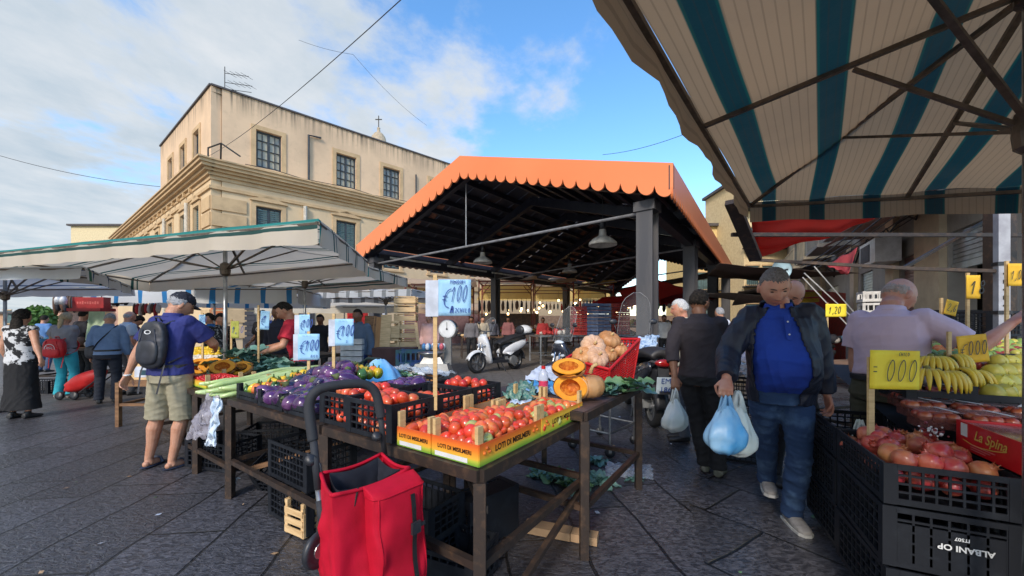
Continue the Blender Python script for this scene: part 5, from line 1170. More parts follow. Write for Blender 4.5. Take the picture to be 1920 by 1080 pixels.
# ---- price signs
GL={'0':[[(.5,1),(.2,.8),(.12,.45),(.28,.08),(.55,0),(.82,.25),(.88,.6),(.72,.92),(.5,1)]],'1':[[(.15,.6),(.6,1),(.5,.5),(.42,0)]],'2':[[(.1,.8),(.4,1),(.8,.85),(.7,.5),(.1,0),(.9,.02)]],'6':[[(.75,1),(.3,.7),(.12,.3),(.4,0),(.8,.15),(.75,.45),(.3,.4)]],'9':[[(.85,.7),(.5,.5),(.2,.7),(.45,1),(.85,.85),(.75,.3),(.5,0)]],
'E':[[(.85,1),(.2,.95),(.1,0),(.85,.02)],[(.15,.5),(.7,.52)]],'3':[[(.1,.9),(.6,1),(.75,.75),(.4,.52),(.8,.3),(.5,0),(.1,.1)]],'8':[[(.5,.5),(.15,.75),(.5,1),(.85,.75),(.5,.5),(.1,.22),(.5,0),(.9,.22),(.5,.5)]],
'e':[[(.95,1),(.45,.9),(.15,.5),(.35,.1),(.95,0)],[(-.05,.6),(.55,.62)],[(-.05,.42),(.5,.42)]],',':[[(.4,.12),(.3,-.15)]],'-':[[(.1,.5),(.9,.5)]],
'P':[[(.1,0),(.1,1),(.7,.95),(.75,.6),(.1,.5)]],'O':[[(.5,1),(.1,.6),(.3,0),(.8,.1),(.9,.6),(.5,1)]],'M':[[(.05,0),(.2,1),(.5,.3),(.8,1),(.95,0)]],'D':[[(.1,0),(.1,1),(.6,.9),(.85,.5),(.6,.05),(.1,0)]],'R':[[(.1,0),(.1,1),(.7,.9),(.6,.5),(.1,.5),(.8,0)]],'I':[[(.5,1),(.5,0)]],
'A':[[(.05,0),(.5,1),(.95,0)],[(.25,.4),(.75,.4)]],'L':[[(.15,1),(.15,0),(.8,0)]],'C':[[(.85,.9),(.4,1),(.1,.5),(.4,0),(.9,.1)]],'H':[[(.1,1),(.1,0)],[(.9,1),(.9,0)],[(.1,.5),(.9,.5)]],'K':[[(.1,1),(.1,0)],[(.8,1),(.1,.45),(.85,0)]],'N':[[(.1,0),(.1,1),(.9,0),(.9,1)]],'Z':[[(.1,1),(.9,1),(.1,0),(.9,0)]],'U':[[(.1,1),(.15,.1),(.8,.1),(.85,1)]],'S':[[(.85,.9),(.3,1),(.2,.6),(.8,.4),(.7,0),(.1,.1)]],'T':[[(.1,1),(.9,1)],[(.5,1),(.5,0)]],'V':[[(.1,1),(.5,0),(.9,1)]],'G':[[(.85,.9),(.3,1),(.1,.4),(.5,0),(.85,.2),(.85,.5),(.5,.5)]]}
def ribbon(mb,pts,w,o,ex,ey,n):
    pts=[Vector((p[0],p[1])) for p in pts]
    if len(pts)>2:   # smooth
        for _ in range(2):
            q=[pts[0]]
            for a,b in zip(pts,pts[1:]): q+=[a.lerp(b,.25),a.lerp(b,.75)]
            q.append(pts[-1]); pts=q
    L=[];Rr=[]
    for i,p in enumerate(pts):
        d=(pts[min(i+1,len(pts)-1)]-pts[max(i-1,0)]); d=d.normalized() if d.length>1e-9 else Vector((1,0)); nn=Vector((-d.y,d.x))*w/2; L.append(p+nn); Rr.append(p-nn)
    vs=[o+ex*p.x+ey*p.y+n*.001 for p in L]+[o+ex*p.x+ey*p.y+n*.001 for p in Rr]; m=len(pts)
    mb.add(vs,[(i,i+1,m+i+1,m+i) for i in range(m-1)])
def write(mb,txt,o,ex,ey,n,h,w=None,adv=.62,lw=.07,slant=.15):
    x=0
    for ch in txt:
        if ch in GL:
            for st in GL[ch]: ribbon(mb,[((x+(p[0]*min(.52,adv*.80)+slant*p[1]))*h,p[1]*h) for p in st],lw*h,o,ex,ey,n)
        x+=adv if ch!=',' else .3
def sign(label,px0,px1,y0,y1,Y,stick,ybase,lines,blue=True,white=None,m=None,ink=None,yaw=0,roll=0,stickw=.022,ztop=None,cat='price sign',group='handwritten price signs'):
    a=P(px0,y0,Y); b=P(px1,y1,Y); W_=b.x-a.x; H_=a.z-b.z; c=(a+b)/2; sx=(stick-960)/F*Y; zb=CH-(ybase-YH)/F*Y
    T=thing('price_sign',label,cat,(sx,Y,zb),0,group)
    E=Euler((0,roll,yaw)).to_matrix(); ex=E@Vector((1,0,0)); ey=E@Vector((0,0,1)); n=E@Vector((0,-1,0))
    s=MB(); s.beam((sx,Y+.016,zb),(sx+.0,Y+.016,(ztop if ztop else a.z+.02)),stickw,.012,up=(0,1,0)); s.build('stick',M_post,T,world=True)
    s=MB(); o=c-ex*W_/2-ey*H_/2
    def bent(i,j): return o+ex*W_*i+ey*H_*j-n*(.006*math.sin(i*math.pi)*math.sin(j*3))
    s.grid(bent,8,8); ob=s.build('card',m or M_paper_b,T,world=True,smooth=True); md=ob.modifiers.new('s','SOLIDIFY'); md.thickness=.0025; md.offset=-1 if False else 0
    if white:
        s=MB(); wx=(white-960)/F*Y; s.box(((wx+a.x)/2-.001,Y+.004,c.z-.004),(a.x-wx,.003,H_*1.0),E); s.build('card_back',M_paper_w,T,world=True)
    s=MB()
    for (t_,fx,fy,fh,lw,adv) in lines: write(s,t_,o+ex*W_*fx+ey*H_*fy+n*.006,ex,ey,n,H_*fh,lw=lw,adv=adv)
    s.build('handwriting',ink or M_ink_b,T,world=True); return T
BL=lambda z,kg='KILO',nm='POMODORO': [('e',.05,.24,.50,.05,.52),(z.replace(',',''),.30,.36,.42,.07,.42),(nm,.22,.88,.085,.14,.50),(kg,.60,.10,.10,.14,.60)]
def tri(T,o,ex,ey,h): 
    s=MB(); n=ex.cross(ey); s.add([o,o+ex*h*.45,o+ex*h*.22+ey*h],[(0,1,2)]); s.build('ink_mark',M_ink_b,T,world=True)
S1=sign('largest blue price card, pomodoro 1,00, on the tall stick over the tomatoes',822,883,524,592,2.1,815,770,[('e',.10,.22,.52,.05,.5),('100',.36,.38,.46,.045,.34),('POMODORI',.36,.885,.09,.16,.60),('2CHILO',.50,.09,.12,.14,.60),('A',.36,.08,.24,.16,.4)],white=798,ztop=P(0,514,2.1).z)
sign('blue price card low on its stick above the aubergines',560,598,626,675,3.0,577,740,BL('1,00','KILO','-- -- -'),white=550,yaw=.15)
sign('small blue price card behind the lower one by the vendor',561,581,590,628,3.5,577,700,BL('1,00','KILO','-- -- -'),white=552)
sign('blue price card on the thick stick right of the vendor',628,663,598,648,2.9,624,745,BL('1,00','3','-- -- -'),white=616,ztop=P(0,588,2.9).z)
sign('blue price card over the greens left of the vendor',488,505,583,618,4.4,483,680,BL('1,50','KILO','-- -- -'),roll=.06,ztop=P(0,572,4.4).z)
sign('pale blue price card half hidden by the cap man\'s shoulder',373,385,590,612,4.6,378,700,BL('2,00'))
sign('dull yellow price card beside the umbrella pole',433,448,602,634,4.7,432,690,[('1,50',.1,.3,.4,.08,.5)],m=mat('olive_card',(.5,.52,.10),.7))
YL=lambda t_: [('e',.03,.22,.5,.05,.7),(t_,.20,.26,.50,.06,.50)]
sign('large yellow price card reading 0,00 in front of the pink-shirted man',1631,1724,657,730,1.95,1638,822,[('000',.28,.20,.56,.045,.50),('-',.02,.42,.30,.08,.5),('-',.02,.30,.30,.08,.5),('CHILO',.55,.86,.09,.14,.62)],m=M_paper_y,ink=M_ink,roll=.02,ztop=P(0,670,1.95).z,stickw=.03)
sign('amber price card tilted over the bananas',1800,1848,628,680,2.35,1785,760,[('e',.02,.2,.5,.05,.5),('000',.27,.28,.5,.06,.42)],m=M_paper_yd,ink=M_ink,yaw=-.15,roll=-.12)
sign('amber price card hung high beside the old man\'s head',1812,1838,516,560,2.9,1819,650,[('18',.15,.2,.6,.07,.6)],m=M_paper_yd,ink=M_ink)
sign('small amber price card on a slanted stick behind the pink shirt',1772,1795,563,591,3.1,1769,640,[('2,6',.1,.25,.5,.08,.5)],m=M_paper_yd,ink=M_ink,roll=.25)
sign('amber price card at the right edge by the white post',1890,1919,494,536,2.7,1893,680,[('1,00',.10,.28,.42,.07,.42)],m=M_paper_yd,ink=M_ink)
sign('yellow 1,20 price card far down the street behind the jacket man',1548,1587,570,594,5.6,1553,650,[('1,20',.12,.25,.55,.09,.5)],m=M_paper_y,ink=M_ink)
# ---- white string on table leg
s=MB(); q=Hh(438,925,0.0); s.tube([(q.x,q.y,.006),(q.x+.01,q.y,.06),(q.x+.03,q.y,.13)],.006,5); s.tube([(q.x+.03,q.y,.13),(q.x-.01,q.y,.11)],.005,5); s.tube([(q.x+.03,q.y,.13),(q.x+.05,q.y+.01,.12)],.005,5); tag(s.build('white_string',M_white,smooth=True),'short white string knotted on the aubergine table leg','string')
# ---- wooden crate low left
def wood_crate(loc,rz,w,d,h,label,handle=True,m=M_wood,grp='wooden crates'):
    T=thing('wooden_crate',label,'crate',tuple(loc),rz,grp)
    for sx in(-1,1):
        for sy in(-1,1): s=MB(); s.box((sx*(w/2-.012),sy*(d/2-.012),h/2),(.024,.024,h)); s.build('corner_post',m,T)
    for sg in(-1,1):
        s=MB(); s.box((0,sg*(d/2+.003),h*.36),(w,.006,h*.70)); s.build('side_board',m,T)
        for k in range(3): s=MB(); s.box((sg*(w/2+.003),0,h*(.14+k*.28)),(.006,d,h*.19)); s.build('slat',m,T)
        if handle: s=MB(); s.box((0,sg*(d/2+.003),h*.95),(w,.006,h*.12)); s.build('handle_bar',m,T)
    s=MB(); s.box((0,0,.006),(w,d,.006)); s.build('bottom',m,T)
    return T
wood_crate((-1.37,2.60,.01),R(62),.26,.19,.22,'small open pale wooden crate on the paving left of the trolley')
s=MB(); s.quad((-1.42,2.78,.25),(-1.2,2.72,.235),(-1.18,2.94,.24),(-1.38,3.0,.255)); tag(s.build('blue_sheet',mat('blue_plastic_sheet',(.02,.20,.50),.4)),'small bright blue plastic sheet over the wooden crate','sheet')
# planks on ground
a=Hh(985,985,.03); b=Hh(1118,1010,.03); s=MB(); s.beam(a,a.lerp(b,.66),.10,.05); tag(s.build('wooden_plank',M_kraft),'pale wooden plank lying under the tomato table','plank','planks under the table'); s=MB(); s.beam(a.lerp(b,.67),a.lerp(b,1.02),.09,.05); tag(s.build('wooden_plank',M_kraft),'short pale plank end beside the right table leg','plank','planks under the table')
# clear plastic scrap on ground
M_clear=mat('clear_film',(.75,.82,.92),.12,alpha=.35,spec=.9,c2=(.6,.7,.8))
def film(label,pts,seed,m=M_clear,amp=.03,n=22,name='plastic_film'):
    a,b,c,d=[Vector(p) for p in pts]; s=MB(); sd=Vector((seed,seed*2,0)); s.grid(lambda i,j: a.lerp(b,i).lerp(d.lerp(c,i),j)+Vector((noise.noise(Vector((i*5,j*5,seed))),noise.noise(Vector((i*5,j*5,seed+9))),abs(noise.noise(Vector((i*6,j*6,seed+5))))*1.6))*amp,n,n); return tag(s.build(name,m,smooth=True),label,'plastic film')
film('crumpled clear plastic film on the paving by the far table leg',[Hh(1128,893,.01),Hh(1225,900,.01),Hh(1222,872,.01),Hh(1140,870,.01)],3)
# plastic bags hanging off the left table
M_bagc=mat('grey_clear_bag',(.55,.53,.60),.25,alpha=.55,spec=.8,c2=(.35,.33,.4),scale=14); M_bagb=mat('pale_blue_bag',(.52,.68,.85),.35,alpha=.85,c2=(.75,.82,.9),scale=6); M_bag_blue=mat('sky_blue_bag',(.10,.42,.80),.35,c2=(.35,.62,.88),scale=3,alpha=.92); M_bag_wht=mat('milky_bag',(.60,.72,.70),.35,c2=(.75,.80,.78),scale=4,alpha=.88)
film('crumpled clear grey bag hanging from the corner of the left stall',[UW(3.0,-.03,.79),UW(2.72,-.03,.80),UW(2.80,-.10,.45),UW(3.25,-.12,.38)],8,M_bagc,.05,name='hanging_bag'); film('pale blue plastic bag hanging beside the clear one',[UW(2.76,-.05,.79),UW(2.64,-.05,.79),UW(2.64,-.09,.42),UW(2.82,-.1,.40)],12,M_bagb,.04,name='hanging_bag')
def sack(loc,r,h,m,label,name='plastic_bag',rz=0,grp=None,handle=True,seed=0,tw=.0,flat=.65):
    """carrier bag: handles at the top gathered at loc, body hanging below"""
    T=thing(name,label,'plastic bag',tuple(loc),rz,grp); s=MB(); nu=40; nv=22
    def fn(i,j):
        a=6.283*i; z=-.09-h*j; rr=r*(.16+.84*min(1,(j*1.7))**.75)*(1 if j<.8 else math.sqrt(max(0,1-((j-.8)/.2)**2))*.75+.25*(1-j)/.2)
        if j>=1: rr=0.001
        f=1+.10*math.sin(a*7+seed+j*3)*(1-j*.5)+.16*noise.noise(Vector((math.cos(a)*1.5,math.sin(a)*1.5,j*3+seed)))
        return Vector((math.cos(a)*rr*f,math.sin(a)*rr*f*flat,z+.02*noise.noise(Vector((math.cos(a)*2,math.sin(a)*2,j*4+seed)))))
    s.grid(fn,nu,nv); s.build('bag_body',m,T,smooth=True)
    if handle:
        for sg in(-1,1):
            s=MB(); s.tube([(sg*.004,-.01,.005),(sg*.016,-.012,-.04),(sg*.04*r/.15,-.01,-.13)],[.008,.012,.024],8,flat=.35); s.tube([(sg*.004,.01,.005),(sg*.016,.012,-.04),(sg*.04*r/.15,.01,-.13)],[.008,.012,.024],8,flat=.35); s.build('bag_handle',m,T,smooth=True)
    return T
# ---- clutter behind: blue bag, cartons, chair, wooden crates, trash
q=P(712,735,4.2); t=sack((q.x,q.y,1.10),.26,.42,M_bag_blue,'bulging sky-blue plastic bag on the litter pile behind the aubergines',seed=4,handle=False,flat=.9)
def pilebox(px,y,Y,d,m,label,rot=(0,0,0),name='cardboard_scrap',cat='cardboard',grp='cardboard scraps on the litter pile'):
    s=MB(); s.box((0,0,0),d); return tag(s.build(name,m,loc=tuple(P(px,y,Y)),rot=rot),label,cat,grp)
lt=bar_table((-2.0,4.15),(-1.0,4.1),1.0,.62,'low dark bench under the litter pile',name='market_bench')
ms=[M_white,M_paper_w,M_kraft,mat('pale_carton',(.62,.55,.42),.8),mat('dark_carton',(.12,.09,.10),.8),M_white]
for i in range(60):
    px=rnd.uniform(672,800); y=lerp(693,742,rnd.random())+ (10 if px>760 else 0); Y=4.9-(y-690)*.016; pilebox(px,y,Y,(rnd.uniform(.05,.16),rnd.uniform(.04,.12),rnd.uniform(.008,.04)),ms[i%6],'pale torn scrap in the litter pile behind the tomato crates',(rnd.uniform(-.6,.6),rnd.uniform(-.6,.6),rnd.uniform(0,3)))
s=MB(); leaves(s,P(735,708,4.5),30,(.3,.2,.08),.14); tag(s.build('leaf_trimmings',[M_leafl,M_leafb],smooth=True),'leafy trimmings mixed in the litter pile','leaves',kind='stuff')
# plastic chair
ch=thing('plastic_chair','dark green plastic chair with slatted back behind the aubergine heap','chair',(-2.05,4.9,0),R(150)); M_chg=mat('dark_green_plastic',(.035,.07,.07),.4)
s=MB(); s.box((0,0,.43),(.44,.42,.03)); s.build('seat',M_chg,ch)
s=MB(); 
for k in range(-2,3): s.beam((k*.09,-.20,.44),(k*.10,-.30,.86),.045,.012,up=(0,1,0))
s.tube([(-.24,-.2,.42),(-.25,-.29,.84),(-.12,-.32,.92),(.12,-.32,.92),(.25,-.29,.84),(.24,-.2,.42)],.022,8); s.build('backrest',M_chg,ch)
for sx in(-1,1):
    for sy in(-1,1): s=MB(); s.beam((sx*.19,sy*.18,.42),(sx*.24,sy*.24,0),.045,.03); s.build('leg',M_chg,ch)
    s=MB(); s.tube([(sx*.24,-.27,.65),(sx*.27,.1,.65),(sx*.25,.22,.62),(sx*.24,.22,.42)],.02,6); s.build('armrest',M_chg,ch)
# wooden crates stack and boards behind
base=None
for k,(px,Y,n) in enumerate(((737,6.6,3),(762,6.7,9))):
    for i in range(n):
        c=P(px,YH,Y); z0=.55+i*.150 if k else .55+i*.30; lb=ORD(i,n)+(' flat wooden crate in the tall stack right of the upright boards' if k else ' deep wooden crate in the stack beside the upright boards')
        T=wood_crate((c.x,c.y,z0+(0 if k else .0)),R(8+rnd.uniform(-4,4)),.36 if k else .25,.30,.125 if k else .29,lb,grp='stacked wooden crates')
for i,(px,y0,y1,w_,m,tl) in enumerate(((692,592,690,.20,M_woodd,.04),(706,594,690,.18,mat('orange_wood',(.36,.17,.06),.6,c2=(.45,.24,.1),scale=6,stretch=(1,1,.3)),.10),(722,590,685,.17,M_wood,.03),(684,630,690,.08,M_woodd,.0),(783,605,665,.05,M_wood,-.13))):
    a=P(px,y1,6.4); b=P(px-0,y0,6.4); s=MB(); s.box(((0,0,0)),(w_,.02,(b-a).length)); tag(s.build('leaning_board',m,loc=tuple((a+b)/2),rot=(R(-6),tl,0)),['dark brown upright board at the left','orange-brown upright board','pale upright board by the wooden crates','narrow dark board at the far left','thin pale board leaning right'][i]+' of the crate stack','board','boards leaning by the wooden crates')
bar_table((-2.6,6.45),(-1.3,6.45),.7,.53,'low dark bench under the wooden crate stack',name='market_bench')
pilebox(742,672,5.9,(.62,.34,.34),mat('maroon_box',(.09,.04,.035),.7),'maroon cloth-covered box in front of the wooden crates',name='covered_box',cat='box',grp=None)
q=P(775,670,5.5); o=flatcrate(mat('teal_crate',(.04,.13,.14),.5,c2=(.05,.1,.3)),.42,.3,.22).build('teal_crate',MATS['teal_crate'],loc=(q.x,q.y,q.z-.11)); tag(o,'teal green lattice crate beside the hanging scale pan','crate')
# white foam boxes stack left of boards
cr=None
for i in range(6): pilebox(663,640+i*11,6.3,(.34,.25,.085),M_wcr,ORD(5-i,6)+' white slatted tray in the stack behind the plastic chair',(0,0,.1),'white_tray','tray','white trays behind the chair')
# ---- weighing scale
sc=thing('weighing_scale','market scale with round white dial and steel pan beside the price board stick','scale',(-.85,4.9,.62)); C=P(840,617,4.9)
s=MB(); M=Euler((R(90),0,R(-12))).to_matrix(); s.lathe([(.0,.035),(.118,.035),(.122,.03),(.122,-.05),(.10,-.07),(0,-.07)],tuple(C),28,M=M); s.build('dial_case',mat('chrome_case',(.55,.55,.55),.2,.9),sc,world=True,smooth=False)
s=MB(); s.lathe([(0,.0),(.110,.0)],tuple(C+M@Vector((0,0,.037))),28,M=M,cap=False); f=s.build('dial_face',M_white,sc,world=True)
s=MB(); 
for k in range(40):
    a=k*math.pi/20; d=Vector((math.cos(a),math.sin(a),0)); s.beam(C+M@(d*.095+Vector((0,0,.039))),C+M@(d*(.106)+Vector((0,0,.039))),.002,.001,up=M@Vector((0,0,1)))
s.beam(C+M@Vector((0,0,.040)),C+M@Vector((0,.09,.040)),.006,.002,up=M@Vector((0,0,1))); s.lathe([(0,.0),(.013,.0)],tuple(C+M@Vector((0,0,.043))),12,M=M,cap=False); s.build('pointer',M_ink,f,world=True)
s=MB(); s.beam(C-Vector((0,0,.10)),C-Vector((0,-.02,.46)),.09,.07); s.build('column',mat('grey_cast',(.28,.28,.27),.4,.5),sc,world=True)
q=P(808,662,4.85); s=MB(); s.lathe([(.0,-.05),(.09,-.045),(.15,-.01),(.17,.012),(.165,.012),(.09,-.035),(0,-.04)],tuple(q),26); s.build('pan',M_galv,sc,world=True,smooth=True)
s=MB(); q=P(812,688,4.85); s.box(tuple(q),(.46,.30,.10),taper=.86); s.box(tuple(q+Vector((0,0,.09))),(.30,.2,.08),taper=.7); s.build('base',mat('grey_cast',(.28,.28,.27)),sc,world=True)
s=MB()
for i in range(12): q=P(795+i*3.3,650,4.85+rnd.uniform(-.1,.1)); s.ball(q,(.03,.03,.045),nu=7,nv=5,mi=i%3)
tag(s.build('small_packets',[mat('blue_packet',(.08,.25,.5),.4),mat('pink_packet',(.6,.12,.15),.4),M_white],smooth=True),'jumble of blue and pink packets lying in the scale pan','packets',kind='stuff')
t=bar_table((-1.25,4.75),(-.55,4.7),.7,.58,'small black metal stand under the weighing scale',name='scale_stand',leg=.03)
pilebox(798,712,4.8,(.22,.15,.11),mat('orange_carton',(.5,.22,.07),.7),'orange-brown carton on the shelf under the scale',name='carton',cat='box',grp=None)
# ---- on the far dark table: bottle, nets, papers
q=Hh(1019,735,.875); t=thing('bottle','clear plastic bottle half full of pink liquid with red cap','bottle',tuple(q))
s=MB(); s.lathe([(.0,0),(.036,.002),(.038,.02),(.037,.085),(.038,.088)],n=18); s.build('liquid',mat('pink_liquid',(.75,.05,.12),.1,coat=.5),t,smooth=True)
s=MB(); s.lathe([(.038,.089),(.038,.12),(.032,.15),(.016,.172),(.014,.18)],n=18,cap=False); s.build('bottle_body',mat('clear_plastic_bottle',(.65,.72,.85),.1,alpha=.6,amt=0),t,smooth=True); s=MB(); s.lathe([(.0165,.178),(.0165,.20),(0,.202)],n=14); s.build('cap',M_rb,t)
film('crumpled bright blue plastic sheet around the pink bottle',[Hh(985,738,.88),Hh(1060,742,.88),Hh(1050,722,.88),Hh(990,720,.88)],21,M_bag_blue,.05,16); 
film('green net with leaves at the left end of the far dark table',[Hh(945,748,.88),Hh(1000,756,.88),Hh(1010,728,.88),Hh(955,722,.9)],27,mat('green_net',(.06,.20,.16),.6,c2=(.30,.40,.30),scale=60),.06,26); film('light blue plastic strip on the front of the far dark table',[Hh(955,757,.88),Hh(1020,762,.88),Hh(1022,752,.88),Hh(960,750,.88)],31,M_bagb,.02,12)
film('large white paper sheet behind the pink bottle',[P(985,712,3.4),P(1062,718,3.3),P(1068,688,3.7),P(1010,690,3.8)],33,M_paper_w,.05,14)
s=MB(); s.quad(Hh(1130,742,.878),Hh(1165,738,.878),Hh(1172,728,.878),Hh(1140,730,.878)); tag(s.build('paper_slip',M_paper_w),'white paper slip on the far dark table right of the pumpkins','paper')
film('second clear film trailing along the aubergine heap back edge',[UW(1.4,1.2,.93),UW(2.1,1.2,.95),UW(2.1,1.4,.95),UW(1.4,1.4,.93)],41,M_clear,.05)

s=MB(); rl=random.Random(11)
for i in range(46):
    x=rl.uniform(-4.5,3.2); y=rl.uniform(2.0,6.0); a=rl.uniform(0,6); r_=rl.uniform(.008,.03); e=Vector((math.cos(a),math.sin(a),0))*r_; f=Vector((-e.y,e.x,0))*rl.uniform(.3,.8); c=Vector((x,y,.008)); s.add([c-e,c+f*.9,c+e*.8+Vector((0,0,.006)),c-f+Vector((0,0,.004))],[(0,1,2,3)],mi=i%3)
tag(s.build('litter',[M_leafl,M_paper_w,M_kraft]),'tiny leaf and paper scraps scattered over the paving','litter',kind='stuff')
# ================================================================ RIGHT-HAND FRUIT STALL
Fd=Vector((.90,-.43,0)).normalized(); Sd=Vector((.43,.90,0)).normalized(); K0=Vector((1.63,1.66,0)); AF=math.atan2(Fd.y,Fd.x)
def FS(a,b,z=0): return K0+Fd*a+Sd*b+Vector((0,0,z))
BC=meshof(crate_mb(.42,.60,.175,nh=4,nv=11),M_crate,False); BCs=meshof(crate_mb(.42,.60,.26,nh=5,nv=8,solid=True),M_crate,False)
for k,(a,b) in enumerate(((.21,.30),(.66,.12),(.21,.92),(.66,.75))):
    nm=['near left','near right','second left','second right'][k]
    crate(BC,FS(a,b,.615),AF,'top black crate of the %s stack on the right stall'%nm,'black crates of the right stall')
    for z,l in ((.345,'middle'),(.075,'bottom')): crate(BCs,FS(a,b,z),AF+(.02 if z<.1 else -.01),'%s black crate of the %s stack on the right stall'%(l,nm),'black crates of the right stall')
t=thing('printed_label','white upside-down lettering on the middle crate of the near left stack','label',tuple(FS(.2,0,.45)))
s=MB(); s.text('ALBANI OP',FS(.25,-.0035-.004,.485),tuple(-Fd),(0,0,-1),.033,bold=.001); s.build('lettering',M_white,t,world=True); s=MB(); s.text('IT507',FS(.24,-.0075,.520),tuple(-Fd),(0,0,-1),.019,bold=.0006); s.build('small_lettering',M_white,t,world=True)
# more crates by the jacket man / street side
for i,(x,y,z,l) in enumerate(((2.35,4.0,.0,'bottom'),(2.35,4.0,.28,'middle'),(2.37,4.02,.56,'top'))): crate(CRB,(x,y,z),-.5+.02*i,'%s black crate in the stack between the jacket man and the pink-shirted man'%l,'black crates behind the jacket man')
film('clear brown film over the crate stack beside the jacket man',[(2.1,3.9,.86),(2.55,3.65,.86),(2.75,4.2,.95),(2.3,4.35,.95)],51,mat('brown_film',(.25,.18,.14),.15,alpha=.7,c2=(.5,.42,.36),scale=20),.06); film('pale printed film bundle higher behind the brown film',[(2.5,4.4,.95),(2.9,4.3,.95),(2.95,4.7,1.2),(2.6,4.8,1.2)],55,mat('pale_film',(.6,.5,.5),.3,c2=(.25,.2,.25),scale=22),.07)
q=P(1612,820,2.35); t=sack((q.x,q.y,.80),.09,.30,M_bag_wht,'whitish bag with a purple print hanging behind the black crates',seed=9); s=MB(); s.box((0.02,-.066,-.28),(.06,.004,.10)); s.build('print',mat('purple_print',(.08,.03,.14),.5),t)
# pomegranates
M_pom=mat('pomegranate_skin',(.42,.035,.04),.35,c2=(.60,.20,.10),scale=7,rand=.25,coat=.2,thr=(.4,.7)); M_pom2=mat('tawny_pomegranate_skin',(.55,.22,.08),.4,c2=(.40,.07,.05),scale=9,rand=.2)
PM=[]
for m in (M_pom,M_pom,M_pom2):
    s=MB(); s.ball((0,0,0),(.050,.050,.046),nu=20,nv=14,fn=lambda d:1+.035*math.cos(5*math.atan2(d.y,d.x))+.03*noise.noise(d*2)); 
    for k in range(6):
        a=k*1.047; s.add([(.013*math.cos(a-.4),.013*math.sin(a-.4),.043),(.013*math.cos(a+.4),.013*math.sin(a+.4),.043),(.022*math.cos(a),.022*math.sin(a),.068)],[(0,1,2)])
    s.lathe([(.022,.040),(.013,.052),(.014,.056)],n=10,cap=False); PM.append(meshof(s,m))
def FSo(a,b): return FS(a,b)
pile('pomegranate',PM,[4,3,3],.02,.40,.03,.60,.655,.086,2,'red or tawny pomegranate in the near left black crate','pomegranate','pomegranates in the near left crate',dome=.05,origin=FSo,scale=(.68,1.08))
pile('pomegranate',PM,[2,4,1],.47,.86,.30,.55,.645,.10,2,'pomegranate in the near right black crate','pomegranate','pomegranates in the near right crate',dome=.03,origin=FSo)
s=MB(); q=FS(.33,.42,.86); 
for i in range(50): s.ball(q+Vector((rnd.gauss(0,.02),rnd.gauss(0,.02),rnd.gauss(0,.012))),rnd.uniform(.004,.008),nu=6,nv=4,mi=i%2)
tag(s.build('crumpled_paper',[M_white,mat('dark_red_seed',(.2,.02,.03),.3)]),'crumpled white and dark printed paper on the pomegranates','paper')
# red cartons with gold script
M_rc=mat('red_glossy_carton',(.60,.010,.018),.3,coat=.3,c2=(.5,.01,.015)); M_gold=mat('gold_print',(.75,.48,.10),.4); M_pinkp=mat('pink_print',(.7,.25,.25),.5)
def carton(a,b,label,w=.30,d=.45,h=.13,z=.80):
    T=thing('red_carton',label,'carton',tuple(FS(a,b,z)),0,'red cartons with gold script')
    def Lp(x,y,zz): return FS(a+x,b+y,z+zz)
    s=MB(); M=Matrix.Rotation(AF,3,'Z')
    s.box(Lp(w/2,d/2,.004),(w,d,.006),M); s.box(Lp(0,d/2,h/2),(.006,d,h),M); s.box(Lp(w,d/2,h/2),(.006,d,h),M); s.box(Lp(w/2,.001,h/2),(w-.006,.006,h),M); s.box(Lp(w/2,d-.001,h/2),(w-.006,.006,h),M); s.build('carton_walls',M_rc,T,world=True)
    s=MB(); s.text('La Spina',Lp(-.0045,d*.48,h*.50),tuple(-Sd),(0,0,1),.062,bold=.001,shear=.35); s.text('La Spina',Lp(w*.5,-.0045,h*.45),tuple(Fd),(0,0,1),.060,bold=.001,shear=.35)
    ribbon(s,[(.02,.0),(.10,-.012),(.22,.0),(.3,.02)],.004,Lp(-.0042,d*.92,h*.36),-Sd,Vector((0,0,1)),-Fd); s.build('gold_script',M_gold,T,world=True)
    s=MB()
    for k in range(3): ribbon(s,[(0,0),(.16-.03*k,0)],.003,Lp(-.0045,d*.75,h*(.28-.08*k)),-Sd,Vector((0,0,1)),-Fd); ribbon(s,[(0,0),(.14-.03*k,0)],.003,Lp(w*.25,-.0045,h*(.28-.08*k)),Fd,Vector((0,0,1)),-Sd)
    s.build('small_print',M_pinkp,T,world=True)
    s=MB(); s.box(Lp(-.0045,d*.86,h*.72),(.002,.045,.06),M); s.box(Lp(w*.16,-.0045,h*.72),(.045,.002,.06),M); s.build('white_patch',M_white,T,world=True)
    s=MB(); s.box(Lp(w/2,d/2,h*.9),(w-.02,d-.02,.004),M); s.build('film_cover',mat('glossy_film',(.30,.10,.09),.1,alpha=.6,spec=.8,c2=(.5,.3,.3),scale=8),T,world=True)
    return T
carton(.42,-.02,'red carton with gold script beside the pomegranates'); carton(.74,-.14,'second red carton with gold script at the right edge')
